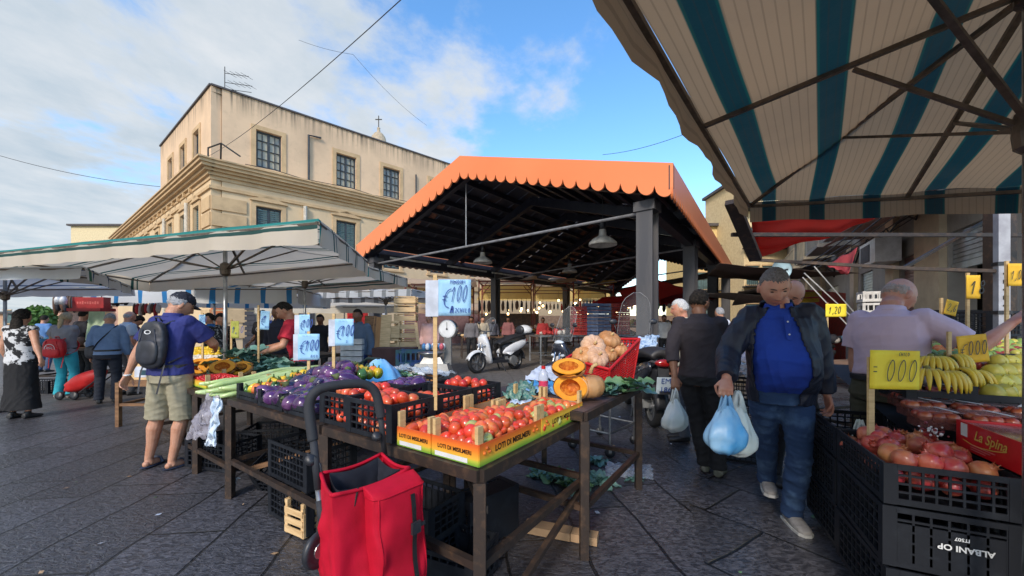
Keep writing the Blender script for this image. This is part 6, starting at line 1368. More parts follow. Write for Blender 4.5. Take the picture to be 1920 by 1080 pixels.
# punnets of persimmons / plums under film
M_per=mat('persimmon_skin',(.38,.05,.03),.3,c2=(.45,.14,.05),rand=.25,scale=8,coat=.4); s=MB(); s.ball((0,0,0),(.031,.031,.027),nu=12,nv=8); PER=meshof(s,M_per)
M_film2=mat('punnet_film',(.55,.35,.35),.08,alpha=.22,spec=1.,amt=0)
n_=0
for r_ in range(4):
    for c_ in range(5):
        a=.38+c_*.20+.02*r_; b=.52+r_*.17; z=.865+r_*.022; q=FS(a,b,z); n_+=1
        T=thing('fruit_punnet','film-topped punnet of dark red fruit, '+_W[c_]+' from the left in the '+['front','second','third','back'][r_]+' row','punnet',tuple(q),AF,'punnets of dark red fruit')
        s=MB(); s.box((0,0,.03),(.17,.13,.06)); s.build('tray',mat('clear_tray',(.22,.08,.07),.1,alpha=.5,amt=0),T)
        for i in range(3):
            for j in range(2): inst('fruit',PER,(-.052+i*.052,-.028+j*.056,.055+rnd.uniform(-.003,.006)),(0,0,0),parent=T)
        s=MB(); s.box((0,0,.09),(.178,.138,.004)); s.build('lid',M_film2,T)
        s=MB(); s.box((rnd.uniform(-.04,.04),0,.0935),(.018,.13,.001),Matrix.Rotation(rnd.uniform(-.8,.8),3,'Z')); s.build('label_strip',M_white,T)
s=MB(); s.add([FS(.36,.5,.72),FS(1.4,.5,.72),FS(1.4,2.3,1.02),FS(.36,2.3,1.02)],[(0,1,2,3)]); s.add([FS(.36,.5,.10),FS(1.4,.5,.10),FS(1.4,.5,.72),FS(.36,.5,.72)],[(0,1,2,3)])
o=s.build('display_board',M_crate); tag(o,'dark sloping display board under the fruit of the right stall','display board')
# bananas
M_ban=mat('banana_skin',(.78,.52,.03),.4,c2=(.70,.50,.06),scale=5,rand=.1); M_banb=mat('banana_tip',(.10,.07,.02),.7)
def bananas(loc,rz,n,label,tilt=0):
    T=thing('banana_bunch',label,'bananas',tuple(loc),0,'banana bunches on the right stall',rot=(tilt,0,rz),scale=.72)
    for i in range(n):
        a=-.75+1.5*i/(n-1); s=MB(); pts=[];rr=[]
        for k in range(9):
            t_=k/8; rad=.03+.125*math.sin(t_*1.5)*1.0; pts.append((math.sin(a)*rad*1.1,-.02-math.cos(a)*rad*.9-.0,.05-.15*t_+.05*math.sin(t_*3.1))); rr.append([.007,.012,.017,.019,.019,.018,.016,.011,.005][k])
        s.tube(pts,rr,7,mi=0); s.ball(pts[-1],.006,nu=6,nv=4,mi=1); s.build('banana',[M_ban,M_banb],T,smooth=True)
    s=MB(); s.ball((0,0,.06),(.022,.018,.02),nu=8,nv=6); s.build('crown',mat('banana_crown',(.22,.2,.05),.7),T,smooth=True); return T
for i,(px,y,Y,rz,n) in enumerate(((1745,680,2.30,-.5,7),(1774,676,2.38,.5,7),(1738,704,2.16,-.9,6),(1760,708,2.14,.2,7),(1786,702,2.2,.7,6),(1808,706,2.24,-.2,5))): bananas(P(px,y,Y),rz,n,['banana bunch at the top left','banana bunch at the top right','banana bunch lowest at the left beside the yellow card','banana bunch low in the middle','banana bunch just left of the amber card stick','rightmost banana bunch'][i]+' of the banana display')
# pears / quinces
M_pear=mat('quince_skin',(.52,.45,.06),.4,c2=(.40,.38,.07),scale=8,rand=.15); s=MB(); s.ball((0,0,0),(.048,.048,.055),nu=16,nv=12,fn=lambda d:1+.04*math.cos(4*math.atan2(d.y,d.x))-.10*max(0,d.z)); s.tube([(0,0,.05),(.003,0,.066)],.003,5); PEAR=meshof(s,M_pear)
for i in range(24):
    r_=i//6; c_=i%6; q=P(1862+c_*21+(r_%2)*9,738-r_*20,2.05+r_*.12); inst('quince',PEAR,tuple(q),(rnd.uniform(-.7,.7),rnd.uniform(-.7,.7),rnd.random()*6),'yellow-green quince in the crate at the right edge','quince','quinces at the right edge',rnd.uniform(.9,1.15))
s=MB()
o=crate(CRL,P(1905,742,2.1)-Vector((0,0,.06)),AF,'shallow black crate under the quinces','black crates of the right stall'); o=crate(CRL,P(1790,735,2.2)-Vector((0,0,.05)),AF,'shallow black crate under the bananas','black crates of the right stall'); o=crate(CRL,P(1820,690,2.65)-Vector((0,0,.05)),AF,'shallow black crate behind the amber price card','black crates of the right stall'); crate(CRL,P(1900,665,2.8)-Vector((0,0,.05)),AF,'shallow black crate of green fruit at the back right','black crates of the right stall')
# mixed small fruit farther back
M_or2=mat('tangerine_skin',(.70,.20,.03),.4,rand=.15,c2=(.6,.14,.02)); M_gr=mat('green_fruit_skin',(.22,.34,.06),.4,rand=.2,c2=(.3,.4,.1)); M_rd=mat('red_small_fruit',(.40,.06,.04),.35,rand=.2)
s=MB(); s.ball((0,0,0),(.028,.028,.026),nu=10,nv=8); FR={m.name:meshof(s,m) for m in (M_or2,)}; 
for m in (M_gr,M_rd,M_pear): s=MB(); s.ball((0,0,0),(.028,.028,.026),nu=10,nv=8); FR[m.name]=meshof(s,m)
def strew(px0,px1,y0,y1,Y0,Y1,n,ks,lb,nm,cat,grp,sc=(.9,1.2)):
    for i in range(n):
        t_=rnd.random(); px=rnd.uniform(px0,px1); q=P(px,lerp(y1,y0,t_),lerp(Y0,Y1,t_)); inst(nm,FR[rnd.choice(ks)],tuple(q),(rnd.random()*3,rnd.random()*3,0),lb,cat,grp,rnd.uniform(*sc))
strew(1800,1862,676,688,2.45,2.65,34,['tangerine_skin','red_small_fruit','red_small_fruit'],'small red or orange fruit under the amber price card','small_fruit','fruit','small red fruit under the amber card')
strew(1755,1800,640,668,2.8,3.3,46,['tangerine_skin','tangerine_skin','green_fruit_skin'],'tangerine or green fruit under the outstretched arm','tangerine','fruit','tangerines under the outstretched arm')
strew(1850,1920,640,668,2.7,3.3,50,['green_fruit_skin','green_fruit_skin','quince_skin','red_small_fruit'],'green fruit in the back right corner of the stall','green_fruit','fruit','green fruit at the back right')
strew(1720,1800,662,676,2.5,2.7,30,['green_fruit_skin'],'green fruit behind the bananas','green_fruit','fruit','green fruit behind the bananas')
for i,(px,Y) in enumerate(((1700,3.9),(1860,3.6))): t=bar_table(tuple(P(px-60,YH,Y)),tuple(P(px+90,YH,Y+.3)),.9,.93,['dark stall table behind the man in the pink shirt','dark stall table behind the amber price cards'][i])
# dark crates, blue crate behind
crate(CRB,P(1770,625,4.3),.1,'dark green crate on the table behind the slanted amber card','black crates behind the pink-shirted man'); crate(CRB,P(1860,630,4.0),.1,'dark crate on the table behind the amber cards','black crates behind the pink-shirted man')
# ================================================================ RED SHOPPING TROLLEY
M_redf=mat('red_trolley_cloth',(.50,.004,.026),.75,c2=(.40,.003,.018),scale=5,bump=.4,bscale=160,bdist=.0009,spec=.25); M_lin=mat('dark_lining',(.018,.02,.03),.6,c2=(.03,.032,.045),scale=9); M_foam=mat('black_foam',(.025,.028,.035),.75,bump=.2,bscale=120,bdist=.0006)
M_alu=mat('grey_aluminium',(.50,.51,.52),.35,.85); M_strap=mat('black_webbing',(.012,.012,.014),.6,bump=.3,bscale=200,bdist=.0005)
tr=thing('shopping_trolley','red cloth shopping trolley with black tubular handle standing open in the foreground','trolley',(-.6,1.5,0))
A_=Vector((-.785,1.555,.785)); B_=Vector((-.612,1.775,.79)); C_=Vector((-.437,1.61,.785)); D_=Vector((-.643,1.352,.785)); bot=Vector((.03,-.005,-.63))
s=MB()
def wall(p,q,seed,bulge=.012,out=None,seg=34,zs=30,top=0.0):
    d=(q-p).normalized(); n=Vector((d.y,-d.x,0)); cc=(A_+B_+C_+D_)/4
    if n.dot(p-cc)<0: n=-n
    def fn(i,j):
        e=math.sin(math.pi*i)**.5*min(1,j*5+.05); w_=(.008+.008*math.sin((i*2.2+j*3.1)*3+seed)+.004*math.sin(i*17+j*6+seed)+.020*abs(noise.noise(Vector((i*4,j*7,seed)))))*e
        return p.lerp(q,i)+bot*j+n*(bulge*math.sin(math.pi*j)*e+w_)+Vector((0,0,-.018*math.sin(math.pi*i)*(1-j)))
    s.grid(fn,seg,zs)
for k,(p,q) in enumerate(((A_,B_),(B_,C_),(D_,C_),(A_,D_))): wall(p,q,k*2.3+1)
b=[p+bot for p in (A_,B_,C_,D_)]; s.add(b,[(0,1,2,3)])
o=s.build('bag',[M_redf],tr,world=True,smooth=True)
s=MB(); ins_=lambda p:p.lerp((A_+B_+C_+D_)/4,.20)
for p,q in ((A_,B_),(B_,C_),(C_,D_),(D_,A_)):
    p2,q2=ins_(p),ins_(q); s.grid(lambda i,j: p2.lerp(q2,i).lerp(ins_(p2).lerp(ins_(q2),i),j)+bot*j*.8+Vector((0,0,-.018*math.sin(math.pi*i)*(1-j)))+Vector((noise.noise(Vector((i*5,j*6,p.x*9))),noise.noise(Vector((i*5,j*6,p.x*9+4))),0))*.013*min(1,j*4),20,16)
s.add([p+bot*.8 for p in (A_,B_,C_,D_)],[(0,1,2,3)]); s.build('lining',M_lin,tr,world=True,smooth=True)
s=MB()
for p,q in ((A_,B_),(B_,C_),(D_,C_),(A_,D_)): s.tube([p.lerp(q,i/10)+Vector((0,0,-.018*math.sin(math.pi*i/10)+.002)) for i in range(11)],.0075,7)
s.build('rim_piping',M_redf,tr,world=True,smooth=True)
# front pocket block
dc=(C_-D_).normalized(); nn=Vector((dc.y,-dc.x,0)); 
if nn.y>0: nn=-nn
pk=D_+dc*.115; LW=.232; 
s=MB()
def pocket(i,j):
    # superellipse cross-section bulging from the wall, rounded top
    a=math.pi*i; k=abs(math.cos(a))**.42*(1 if math.cos(a)>0 else -1); x=(1-k)/2*LW; y=.085*abs(math.sin(a))**.38
    zt=.0 if j>.04 else -.02*(1-j/.04); top=min(1,j/.05)**.5
    w_=.012*noise.noise(Vector((i*5,j*7,3)))+.004*math.sin(i*9+j*14)
    return pk+dc*(x)+nn*((y*top+w_*top)+.006)+Vector((0,0,-.005-.62*j-.012*math.sin(math.pi*i)*0))+bot*.0+Vector((.03*j,-.005*j,0))
s.grid(pocket,44,40); s.build('front_pocket',M_redf,tr,world=True,smooth=True)
s=MB()
for jj in (.055,): s.tube([pocket(i/24,jj)+nn*.001 for i in range(25)],.0035,5)
for ii in (.27,.73): s.tube([pocket(ii,.055+j/20*.9)+nn*.001 for j in range(21)],.003,5)
s.tube([pocket(i/20,.66)+nn*.001 for i in range(21)],.0025,5)
s.build('seam',M_redf,tr,world=True,smooth=True)
s=MB(); s.grid(lambda i,j: pocket(.53+(i-.5)*.030,.09+j*.86)+nn*.005+dc*0,2,20); o=s.build('strap',M_strap,tr,world=True); md=o.modifiers.new('s','SOLIDIFY'); md.thickness=.003
s=MB(); c=pocket(.53,.30)+nn*.012; M=Matrix((dc,nn,Vector((0,0,1)))).transposed(); s.box(c,(.040,.012,.045),M); s.box(c+dc*.028+Vector((0,0,.004)),(.03,.006,.014),M); s.build('buckle',M_black,tr,world=True)
s=MB(); z=[D_.lerp(C_,.30)+Vector((0,0,-.004)),D_.lerp(C_,.24)+nn*.01+Vector((0,0,-.06)),D_.lerp(C_,.22)+nn*.012+Vector((0,0,-.14))]; s.tube(z,.004,5); s.build('zip',M_strap,tr,world=True)
# frame
hl=[P(622,1068,1.45),P(607,998,1.50),P(597,917,1.54)]; lpost=[P(597,917,1.54),P(591,870,1.56),P(587,822,1.575)]
s=MB(); s.tube([P(640,1230,1.42),*hl],.0125,10); s.build('tube',M_alu,tr,world=True,smooth=True)
s=MB(); s.tube([P(606,985,1.505),P(600,938,1.53)],.0165,10); s.tube([P(597,917,1.54),P(587,818,1.575)],.0150,10); s.build('sleeve',M_foam,tr,world=True,smooth=True)
s=MB(); s.tube([P(722,860,1.80),P(717,812,1.785),P(713,775,1.77)],.0135,10); s.tube([P(760,1200,1.74),P(722,860,1.80)],.0125,10); s.build('tube',M_foam,tr,world=True,smooth=True)
hp=[P(587,826,1.575),P(579,770,1.585),P(581,748,1.59),P(592,733,1.60),P(608,726,1.62),P(640,721,1.66),P(672,719,1.71),P(690,722,1.735),P(702,731,1.75),P(709,748,1.76),P(714,782,1.77)]
def smooth_pts(p,n=2):
    for _ in range(n):
        q=[p[0]]
        for a,b in zip(p,p[1:]): q+=[a.lerp(b,.25),a.lerp(b,.75)]
        q.append(p[-1]); p=q
    return p
s=MB(); s.tube(smooth_pts(hp),.0205,14); s.build('handle_grip',M_foam,tr,world=True,smooth=True)
s=MB(); 
for c,r_ in ((P(583,862,1.55),.022),(P(706,818,1.76),.020)): s.lathe([(0,-.012),(r_,-.012),(r_*1.1,0),(r_,.012),(0,.012)],tuple(c),14,M=Matrix.Rotation(R(78),3,'X')@Matrix.Rotation(R(30),3,'Y'))
s.tube([P(583,862,1.55),P(600,870,1.56),P(604,900,1.55)],.006,6); s.tube([P(575,850,1.55),P(590,862,1.55)],.005,6); s.build('hinge',M_black,tr,world=True,smooth=True)
for px,Y in ((598,1.47),(690,1.72)):
    c=P(px,1030,Y); c.z=.50 if px>600 else c.z; s=MB(); M=Matrix.Rotation(R(90),3,'X'); M=Matrix.Rotation(R(66),3,'Z')@M; s.lathe([(0,-.013),(.045,-.012),(.062,-.014),(.07,-.006),(.07,.006),(.062,.014),(.045,.012),(0,.013)],tuple(c),24,M=M); w_=s.build('wheel',M_black,tr,world=True,smooth=True)
    s=MB(); s.lathe([(0,.015),(.03,.015),(.032,.010)],tuple(c),16,M=M,cap=False); s.build('wheel_hub',M_alu,w_,world=True)
s=MB(); 
for px,Y in ((640,1.42),(760,1.74)):
    c=P(px,1230,Y); s.lathe([(0,-.015),(.07,-.014),(.08,0),(.07,.014),(0,.015)],(c.x,c.y,.082),24,M=Matrix.Rotation(R(66),3,'Z')@Matrix.Rotation(R(90),3,'X'))
s.build('lower_wheel',M_black,tr,world=True,smooth=True)
# ================================================================ SCOOTERS
M_tyre=mat('tyre_rubber',(.02,.02,.021),.8); M_seat=mat('seat_vinyl',(.03,.03,.033),.5); M_chrome=mat('chrome',(.6,.6,.6),.15,1.); M_whitep=mat('white_scooter_paint',(.78,.79,.80),.25,coat=.6,amt=0,c2=(.7,.71,.72)); M_blackp=mat('black_scooter_paint',(.02,.022,.03),.2,coat=.8,c2=(.03,.035,.05)); M_ws=mat('windshield_acrylic',(.75,.80,.82),.08,alpha=.06,spec=1.,amt=0); M_lens=mat('headlamp_lens',(.6,.65,.68),.1,coat=1.); M_redl=mat('rear_lamp',(.35,.01,.01),.2,coat=1.)
def scooter(label,loc,rz,paint,k=1.0,topbox=True,screen=.35,plate=None,engine=True):
    T=thing('parked_scooter',label,'scooter',tuple(loc),rz,None,scale=k)
    MX=Matrix.Rotation(R(90),3,'X')
    for x,r_ in ((.68,.27),(-.62,.25)):
        s=MB(); s.lathe([(r_-.075,-.045),(r_-.03,-.052),(r_-.008,-.035),(r_,0),(r_-.008,.035),(r_-.03,.052),(r_-.075,.045)],(x,0,r_),28,M=MX,cap=False); w_=s.build('wheel',M_tyre,T,smooth=True)
        s=MB(); s.lathe([(r_-.078,-.03),(r_-.07,-.045),(r_-.07,.045),(r_-.078,.03)],(x,0,r_),28,M=MX,cap=False); 
        for q in range(7): a=q*.8976; s.beam((x+.03*math.cos(a),0,r_+.03*math.sin(a)),(x+(r_-.07)*math.cos(a+.2),0,r_+(r_-.07)*math.sin(a+.2)),.028,.03,up=(0,1,0))
        s.lathe([(0,-.05),(.04,-.05),(.04,.05),(0,.05)],(x,0,r_),12,M=MX); s.lathe([(.105,-.048),(.105,-.04)],(x,0,r_),20,M=MX,cap=False); s.build('rim',mat('alloy_rim',(.35,.36,.37),.35,.8),w_)
    s=MB()
    for sg in(-1,1): s.tube([(.68,sg*.075,.27),(.60,sg*.075,.56),(.53,sg*.05,.80)],.02,8)
    s.build('front_fork',M_chrome,T,smooth=True)
    s=MB(); s.grid(lambda i,j: Vector((.68+.31*math.cos(R(20+130*i)),(j-.5)*.16*(1-.15*abs(i-.5)),.27+.31*math.sin(R(20+130*i))-.05*(2*j-1)**2)),14,6); o=s.build('front_mudguard',paint,T,smooth=True); md=o.modifiers.new('s','SOLIDIFY'); md.thickness=.012
    # leg shield + nose
    def loft(secs,n=16):
        s=MB(); 
        for (x,z,wy,wx,e) in secs:
            for j in range(n):
                a=6.283*j/n; ca,sa=math.cos(a),math.sin(a); s.v.append((x+wx*abs(ca)**e*(1 if ca>0 else -1),wy*abs(sa)**e*(1 if sa>0 else -1),z)); s.uv.append((0,0))
        m=len(secs); s.f=[(i*n+j,i*n+(j+1)%n,(i+1)*n+(j+1)%n,(i+1)*n+j) for i in range(m-1) for j in range(n)]+[tuple(range(n))[::-1],tuple((m-1)*n+j for j in range(n))]; s.m=[0]*len(s.f); return s
    loft([(.30,.24,.15,.08,.8),(.36,.40,.19,.06,.8),(.42,.58,.21,.07,.8),(.47,.76,.20,.09,.8),(.50,.90,.15,.09,.8),(.46,.98,.09,.06,.9)]).build('leg_shield',paint,T,smooth=True)
    loft([(.28,.25,.13,.05,.8),(.31,.42,.17,.05,.8),(.36,.62,.18,.05,.8),(.40,.84,.15,.05,.8)]).build('inner_shield',M_black,T,smooth=True)
    s=MB(); s.box((.03,0,.27),(.58,.30,.07)); s.box((-.02,0,.33),(.36,.14,.08)); s.build('footboard',M_black,T)
    # rear body
    s=MB()
    for sg in(-1,1):
        s.add([(-.14,sg*.13,.30),(-.10,sg*.16,.50),(-.30,sg*.19,.42),(-.95,sg*.09,.78),(-.98,sg*.06,.86),(-.45,sg*.15,.72),(-.16,sg*.14,.62)],[(0,1,6),(1,2,5,6),(2,3,4,5)])
        s.ball((-.50,sg*.13,.62),(.46,.06,.12),Euler((0,R(18),0)).to_matrix(),nu=18,nv=10)
    s.build('side_panel',paint,T,smooth=True)
    loft([(-.42,.32,.13,.22,.8),(-.45,.50,.15,.34,.8),(-.50,.66,.14,.42,.8),(-.52,.74,.12,.42,.8)]).build('engine_cover',M_black,T,smooth=True)
    s=MB(); s.grid(lambda i,j: Vector((.02-.92*i,(j-.5)*.30*(1-.45*abs(2*i-.9)**2.2),.78+.05*math.sin(i*4.2-1.2)+.07*i-.045*(2*j-1)**2+(-.03 if i<.08 else 0))),24,10); o=s.build('seat',M_seat,T,smooth=True); md=o.modifiers.new('s','SOLIDIFY'); md.thickness=.09; md.offset=-1
    s=MB(); s.tube([(.45,0,.95),(.40,0,1.03)],.05,10); s.tube([(.34,-.33,1.05),(.39,-.18,1.06),(.42,0,1.04),(.39,.18,1.06),(.34,.33,1.05)],.018,8); s.build('handlebar',M_black,T,smooth=True)
    for sg in(-1,1):
        s=MB(); s.tube([(.40,sg*.22,1.07),(.40,sg*.27,1.24)],.008,6); s.ball((.39,sg*.29,1.27),(.025,.06,.04),nu=12,nv=8); s.build('mirror',M_black,T,smooth=True)
    s=MB(); s.ball((.50,0,.93),(.07,.12,.06),nu=14,nv=8); s.build('headlight',M_lens,T,smooth=True)
    for sg in(-1,1): s=MB(); s.ball((.54,sg*.12,.70),(.04,.05,.03),nu=10,nv=6); s.build('indicator',M_lens,T,smooth=True)
    if screen:
        s=MB(); s.grid(lambda i,j: Vector((.50-.26*j-.07*(2*i-1)**2,(i-.5)*.46*(1-.30*j**3)*math.sqrt(max(.02,1-(max(0,j-.75)/.26)**2)),.96+screen*1.6*j)),14,14); s.build('windshield',M_ws,T,smooth=True)
        s=MB(); pts=[Vector((.50-.26*j-.07*(2*i-1)**2,(i-.5)*.46*(1-.30*j**3)*math.sqrt(max(.02,1-(max(0,j-.75)/.26)**2)),.96+screen*1.6*j)) for i,j in [(0,t/10) for t in range(11)]+[(t/10,1) for t in range(11)]+[(1,1-t/10) for t in range(11)]]; s.tube(pts,.0035,5); s.build('windshield_edge',mat('pale_edge',(.35,.35,.35),.3),T,smooth=True)
    s=MB(); s.tube([(-.25,-.16,.22),(-.45,-.18,.22),(-.55,-.19,.25)],.03,8); s.tube([(-.50,-.20,.26),(-.95,-.20,.38)],[.055,.065],12); s.build('exhaust',M_chrome,T,smooth=True)
    s=MB(); s.lathe([(0,-.05),(.12,-.05),(.13,0),(.12,.05),(0,.05)],(-.42,.14,.28),18,M=MX); s.box((-.38,.0,.30),(.35,.22,.18)); s.build('engine',mat('grey_cast_engine',(.35,.36,.36),.4,.6),T,smooth=False)
    s=MB(); s.ball((-.98,0,.80),(.04,.10,.045),nu=12,nv=8); s.build('tail_lamp',M_redl,T,smooth=True)
    s=MB(); s.grid(lambda i,j: Vector((-.62+.31*math.cos(R(70+110*i)),(j-.5)*.15,.27+.31*math.sin(R(70+110*i)))),10,3); o=s.build('rear_mudguard',M_black,T,smooth=True); md=o.modifiers.new('s','SOLIDIFY'); md.thickness=.01
    if topbox:
        s=MB(); s.ball((-.98,0,1.06),(.23,.22,.16),nu=24,nv=14,fn=lambda d:1 if d.z>-.3 else 1-.3*(-d.z-.3)); b_=s.build('top_box',paint,T,smooth=True); s=MB(); s.box((-.98,0,.965),(.40,.38,.05)); s.build('box_base',M_black,b_); s=MB(); s.ball((-.80,0,1.07),(.07,.17,.13),nu=14,nv=8); s.build('box_pad',M_black,b_,smooth=True); s=MB(); s.beam((-.82,0,.84),(-.98,0,.95),.1,.04); s.build('rack',M_black,b_)
    if plate:
        s=MB(); s.box((-1.03,0,.56),(.008,.19,.19),Euler((0,R(-12),0)).to_matrix()); p_=s.build('number_plate',mat('plate_white',(.62,.74,.82),.4),T); s=MB(); ex=(0,-1,0); ez=Vector((-.2,0,.98)); s.text(plate[0],(-1.05,0,.585),ex,ez,.085); s.text(plate[1],(-1.035,0,.49),ex,ez,.085); s.build('plate_text',M_ink_b,p_)
        s=MB(); s.beam((-.95,0,.75),(-1.02,0,.46),.12,.02); s.build('plate_holder',M_black,T)
    s=MB(); s.beam((-.05,.08,.24),(-.15,.16,.0),.025); s.beam((-.05,-.08,.24),(-.15,-.10,.04),.025); s.build('stand',M_black,T)
    return T
f_=Vector((-.98,10.7,0)); r_=Vector((.13,11.7,0)); d=f_-r_; scooter('white scooter with white top box under the pavilion edge',tuple((f_+r_)/2),math.atan2(d.y,d.x),M_whitep,1.12,screen=.28)
T_=scooter('black scooter with white front and tall windshield, nose towards the camera',(1.38,8.1,0),R(-140),M_blackp,1.08,topbox=False,screen=.42)
s=MB(); s.ball((.47,0,.60),(.07,.11,.19),nu=16,nv=10); s.build('nose_panel',M_whitep,T_,smooth=True)
scooter('black scooter seen from behind, blue rag on it and number plate EM 186',(1.98,5.85,0),R(86),M_blackp,1.13,topbox=False,screen=.45,plate=('EM','186'))
film('light blue plastic rag over the handlebar of the rear-facing scooter',[P(1185,672,6.0),P(1225,668,5.9),P(1235,628,6.2),P(1200,632,6.3)],61,mat('blue_rag',(.22,.33,.50),.4,c2=(.5,.62,.75),scale=12),.07)
scooter('dark scooter parked far down the street by the red kiosk',(6.6,8.6,0),R(200),M_blackp,1.0,topbox=False,screen=.3)
# ================================================================ PEOPLE
DG=bpy.context
def remesh(mb,vox,sm=3,fold=0.,seed=0,keep=None,fs=1.0,fdir=None):
    me=bpy.data.meshes.new('tmp'); me.from_pydata(mb.v,[],mb.f); ob=bpy.data.objects.new('tmp',me); COL.objects.link(ob)
    m=ob.modifiers.new('r','REMESH'); m.mode='VOXEL'; m.voxel_size=vox; m.use_smooth_shade=True
    m2=ob.modifiers.new('s','SMOOTH'); m2.factor=.5; m2.iterations=sm
    dg=bpy.context.evaluated_depsgraph_get(); ev=ob.evaluated_get(dg); out=bpy.data.meshes.new_from_object(ev)
    bpy.data.objects.remove(ob); bpy.data.meshes.remove(me)
    n=len(out.vertices); co=np.zeros(n*3); out.vertices.foreach_get('co',co); co=co.reshape(-1,3)
    if fold:
        nr=np.zeros(n*3,dtype=np.float32); out.vertex_normals.foreach_get('vector',nr); nr=nr.reshape(-1,3)
        rs=np.random.RandomState(seed+11); f=np.zeros(n)
        for k in range(7):
            d=rs.normal(size=3); d/=np.linalg.norm(d)
            if fdir is not None: d=d*.5+np.array(fdir)*rs.choice([-1,1]); d/=np.linalg.norm(d)
            d2=rs.normal(size=3)*9; w=rs.uniform(18,48)/fs; ph=rs.uniform(0,6.28)
            wv=np.sin(co@d*w+ph+1.6*np.sin(co@d2+ph)); msk=.5+.5*np.sin(co@(rs.normal(size=3)*7)+rs.uniform(0,6))
            f+=(1-np.abs(wv))**2*msk*(.7+.6*rs.rand())-.25
        co+=nr*(f*fold/2.2)[:,None]
    out.vertices.foreach_set('co',co.ravel())
    if keep is not None:
        import bmesh
        bm=bmesh.new(); bm.from_mesh(out); dl=[v for v in bm.verts if not keep(v.co)]; bmesh.ops.delete(bm,geom=dl,context='VERTS'); bm.to_mesh(out); bm.free()
    for p in (): pass
    out.polygons.foreach_set('use_smooth',[True]*len(out.polygons)); out.update(); return out
def loftr(mb,secs,n=24,ax=None):
    """secs: (center Vector, rx, ry, R matrix or None, exponent)"""
    b=len(mb.v)
    for (c,rx,ry,M,e) in secs:
        for j in range(n):
            a=6.2832*j/n; ca,sa=math.cos(a),math.sin(a); v=Vector((rx*abs(ca)**e*(1 if ca>=0 else -1),ry*abs(sa)**e*(1 if sa>=0 else -1),0)); mb.v.append(tuple(Vector(c)+(M@v if M is not None else v))); mb.uv.append((0,0))
    k=len(secs)
    for i in range(k-1):
        for j in range(n): mb.f.append((b+i*n+j,b+i*n+(j+1)%n,b+(i+1)*n+(j+1)%n,b+(i+1)*n+j)); mb.m.append(0)
    mb.f.append(tuple(b+j for j in range(n))[::-1]); mb.f.append(tuple(b+(k-1)*n+j for j in range(n))); mb.m+=[0,0]
def headpoint(d,jaw=1.0,fat=1.0):
    x,y,z=d.x*.078*fat,d.y*.098,d.z*.120
    if d.z<0:
        q=-d.z; x*=1-.26*q**1.3/fat
        if d.y<0: y*=1-.42*q
        else: y*=1-.04*q
    if d.z>.2: y*=1+.03*(d.z-.2)
    if d.y>0:
        g=lambda a,s: math.exp(-(a/s)**2)
        nose=g(x,.0125+.006*max(0,min(1,(.01-z)/.04)))*max(0,min(1,(.030-z)/.062)); nose*=(1 if z>-.034 else math.exp(-((z+.034)/.007)**2)); y+=.027*nose
        y+=.0055*g(z-.032,.010)*g(x,.045); y-=.011*(g(abs(x)-.031,.015)*g(z-.010,.012))
        y+=.006*g(abs(x)-.045,.018)*g(z+.022,.018)*fat
        y+=.0075*g(x,.024)*g(z+.064,.012); y-=.004*g(x,.02)*g(z+.080,.006); y+=.010*g(x,.022)*g(z+.100,.016)*jaw
    return Vector((x,y,z))
def head(mb,c,M,s=1.0,jaw=1.,fat=1.,ears=True):
    nu,nv=72,54; b=len(mb.v)
    for i in range(nv+1):
        ph=math.pi*i/nv
        for j in range(nu):
            th=6.28318*j/nu; d=Vector((math.sin(ph)*math.cos(th),math.sin(ph)*math.sin(th),math.cos(ph))); mb.v.append(tuple(c+M@(headpoint(d,jaw,fat)*s))); mb.uv.append((0,0))
    for i in range(nv):
        for j in range(nu): mb.f.append((b+i*nu+j,b+(i+1)*nu+j,b+(i+1)*nu+(j+1)%nu,b+i*nu+(j+1)%nu)); mb.m.append(0)
    if ears:
        for sg in(-1,1): mb.ball(c+M@(Vector((sg*.080*fat,-.006,-.010))*s),(.0105*s,.019*s,.033*s),M@Euler((R(-8),0,sg*R(-18))).to_matrix(),nu=12,nv=10)
def hairmesh(c,M,s,mask,thick,seed=0,fat=1.,name='hair'):
    mb=MB(); nu,nv=64,48; vs=[];ok=[]
    for i in range(nv+1):
        ph=math.pi*i/nv
        for j in range(nu):
            th=6.28318*j/nu; d=Vector((math.sin(ph)*math.cos(th),math.sin(ph)*math.sin(th),math.cos(ph))); k=mask(d)+.12*noise.noise(d*8+Vector((seed,0,0)))+.08*noise.noise(d*22+Vector((seed,1,0)))
            p=headpoint(d,1,fat)*s; off=thick*max(0,min(1,k*5))-.004; off+=thick*(.5*noise.noise(d*10+Vector((seed,3,0)))+.45*noise.noise(d*26+Vector((seed,7,0))))*(1 if k>.05 else 0); vs.append(c+M@(p+d*off)); ok.append(k>-.05)
    mb.v=[tuple(v) for v in vs]; mb.uv=[(0,0)]*len(vs)
    for i in range(nv):
        for j in range(nu):
            f=(i*nu+j,(i+1)*nu+j,(i+1)*nu+(j+1)%nu,i*nu+(j+1)%nu)
            if all(ok[q] for q in f): mb.f.append(f); mb.m.append(0)
    return mb
HM={'full':lambda d: d.z-(.46 if d.y>.35 else (-.30 if d.y<0 else -.30+.76*max(0,min(1,d.y/.35)))) ,
    'recede':lambda d: min(d.z+.35,(.30-d.y) if d.z<.75 else (.05-d.y)) ,
    'ring':lambda d: min(.52-d.z,d.z+.32,.10-d.y),'long':lambda d: max(d.z-.42 if d.y>.3 else 1,0 if d.y>.3 else .5-d.y)}
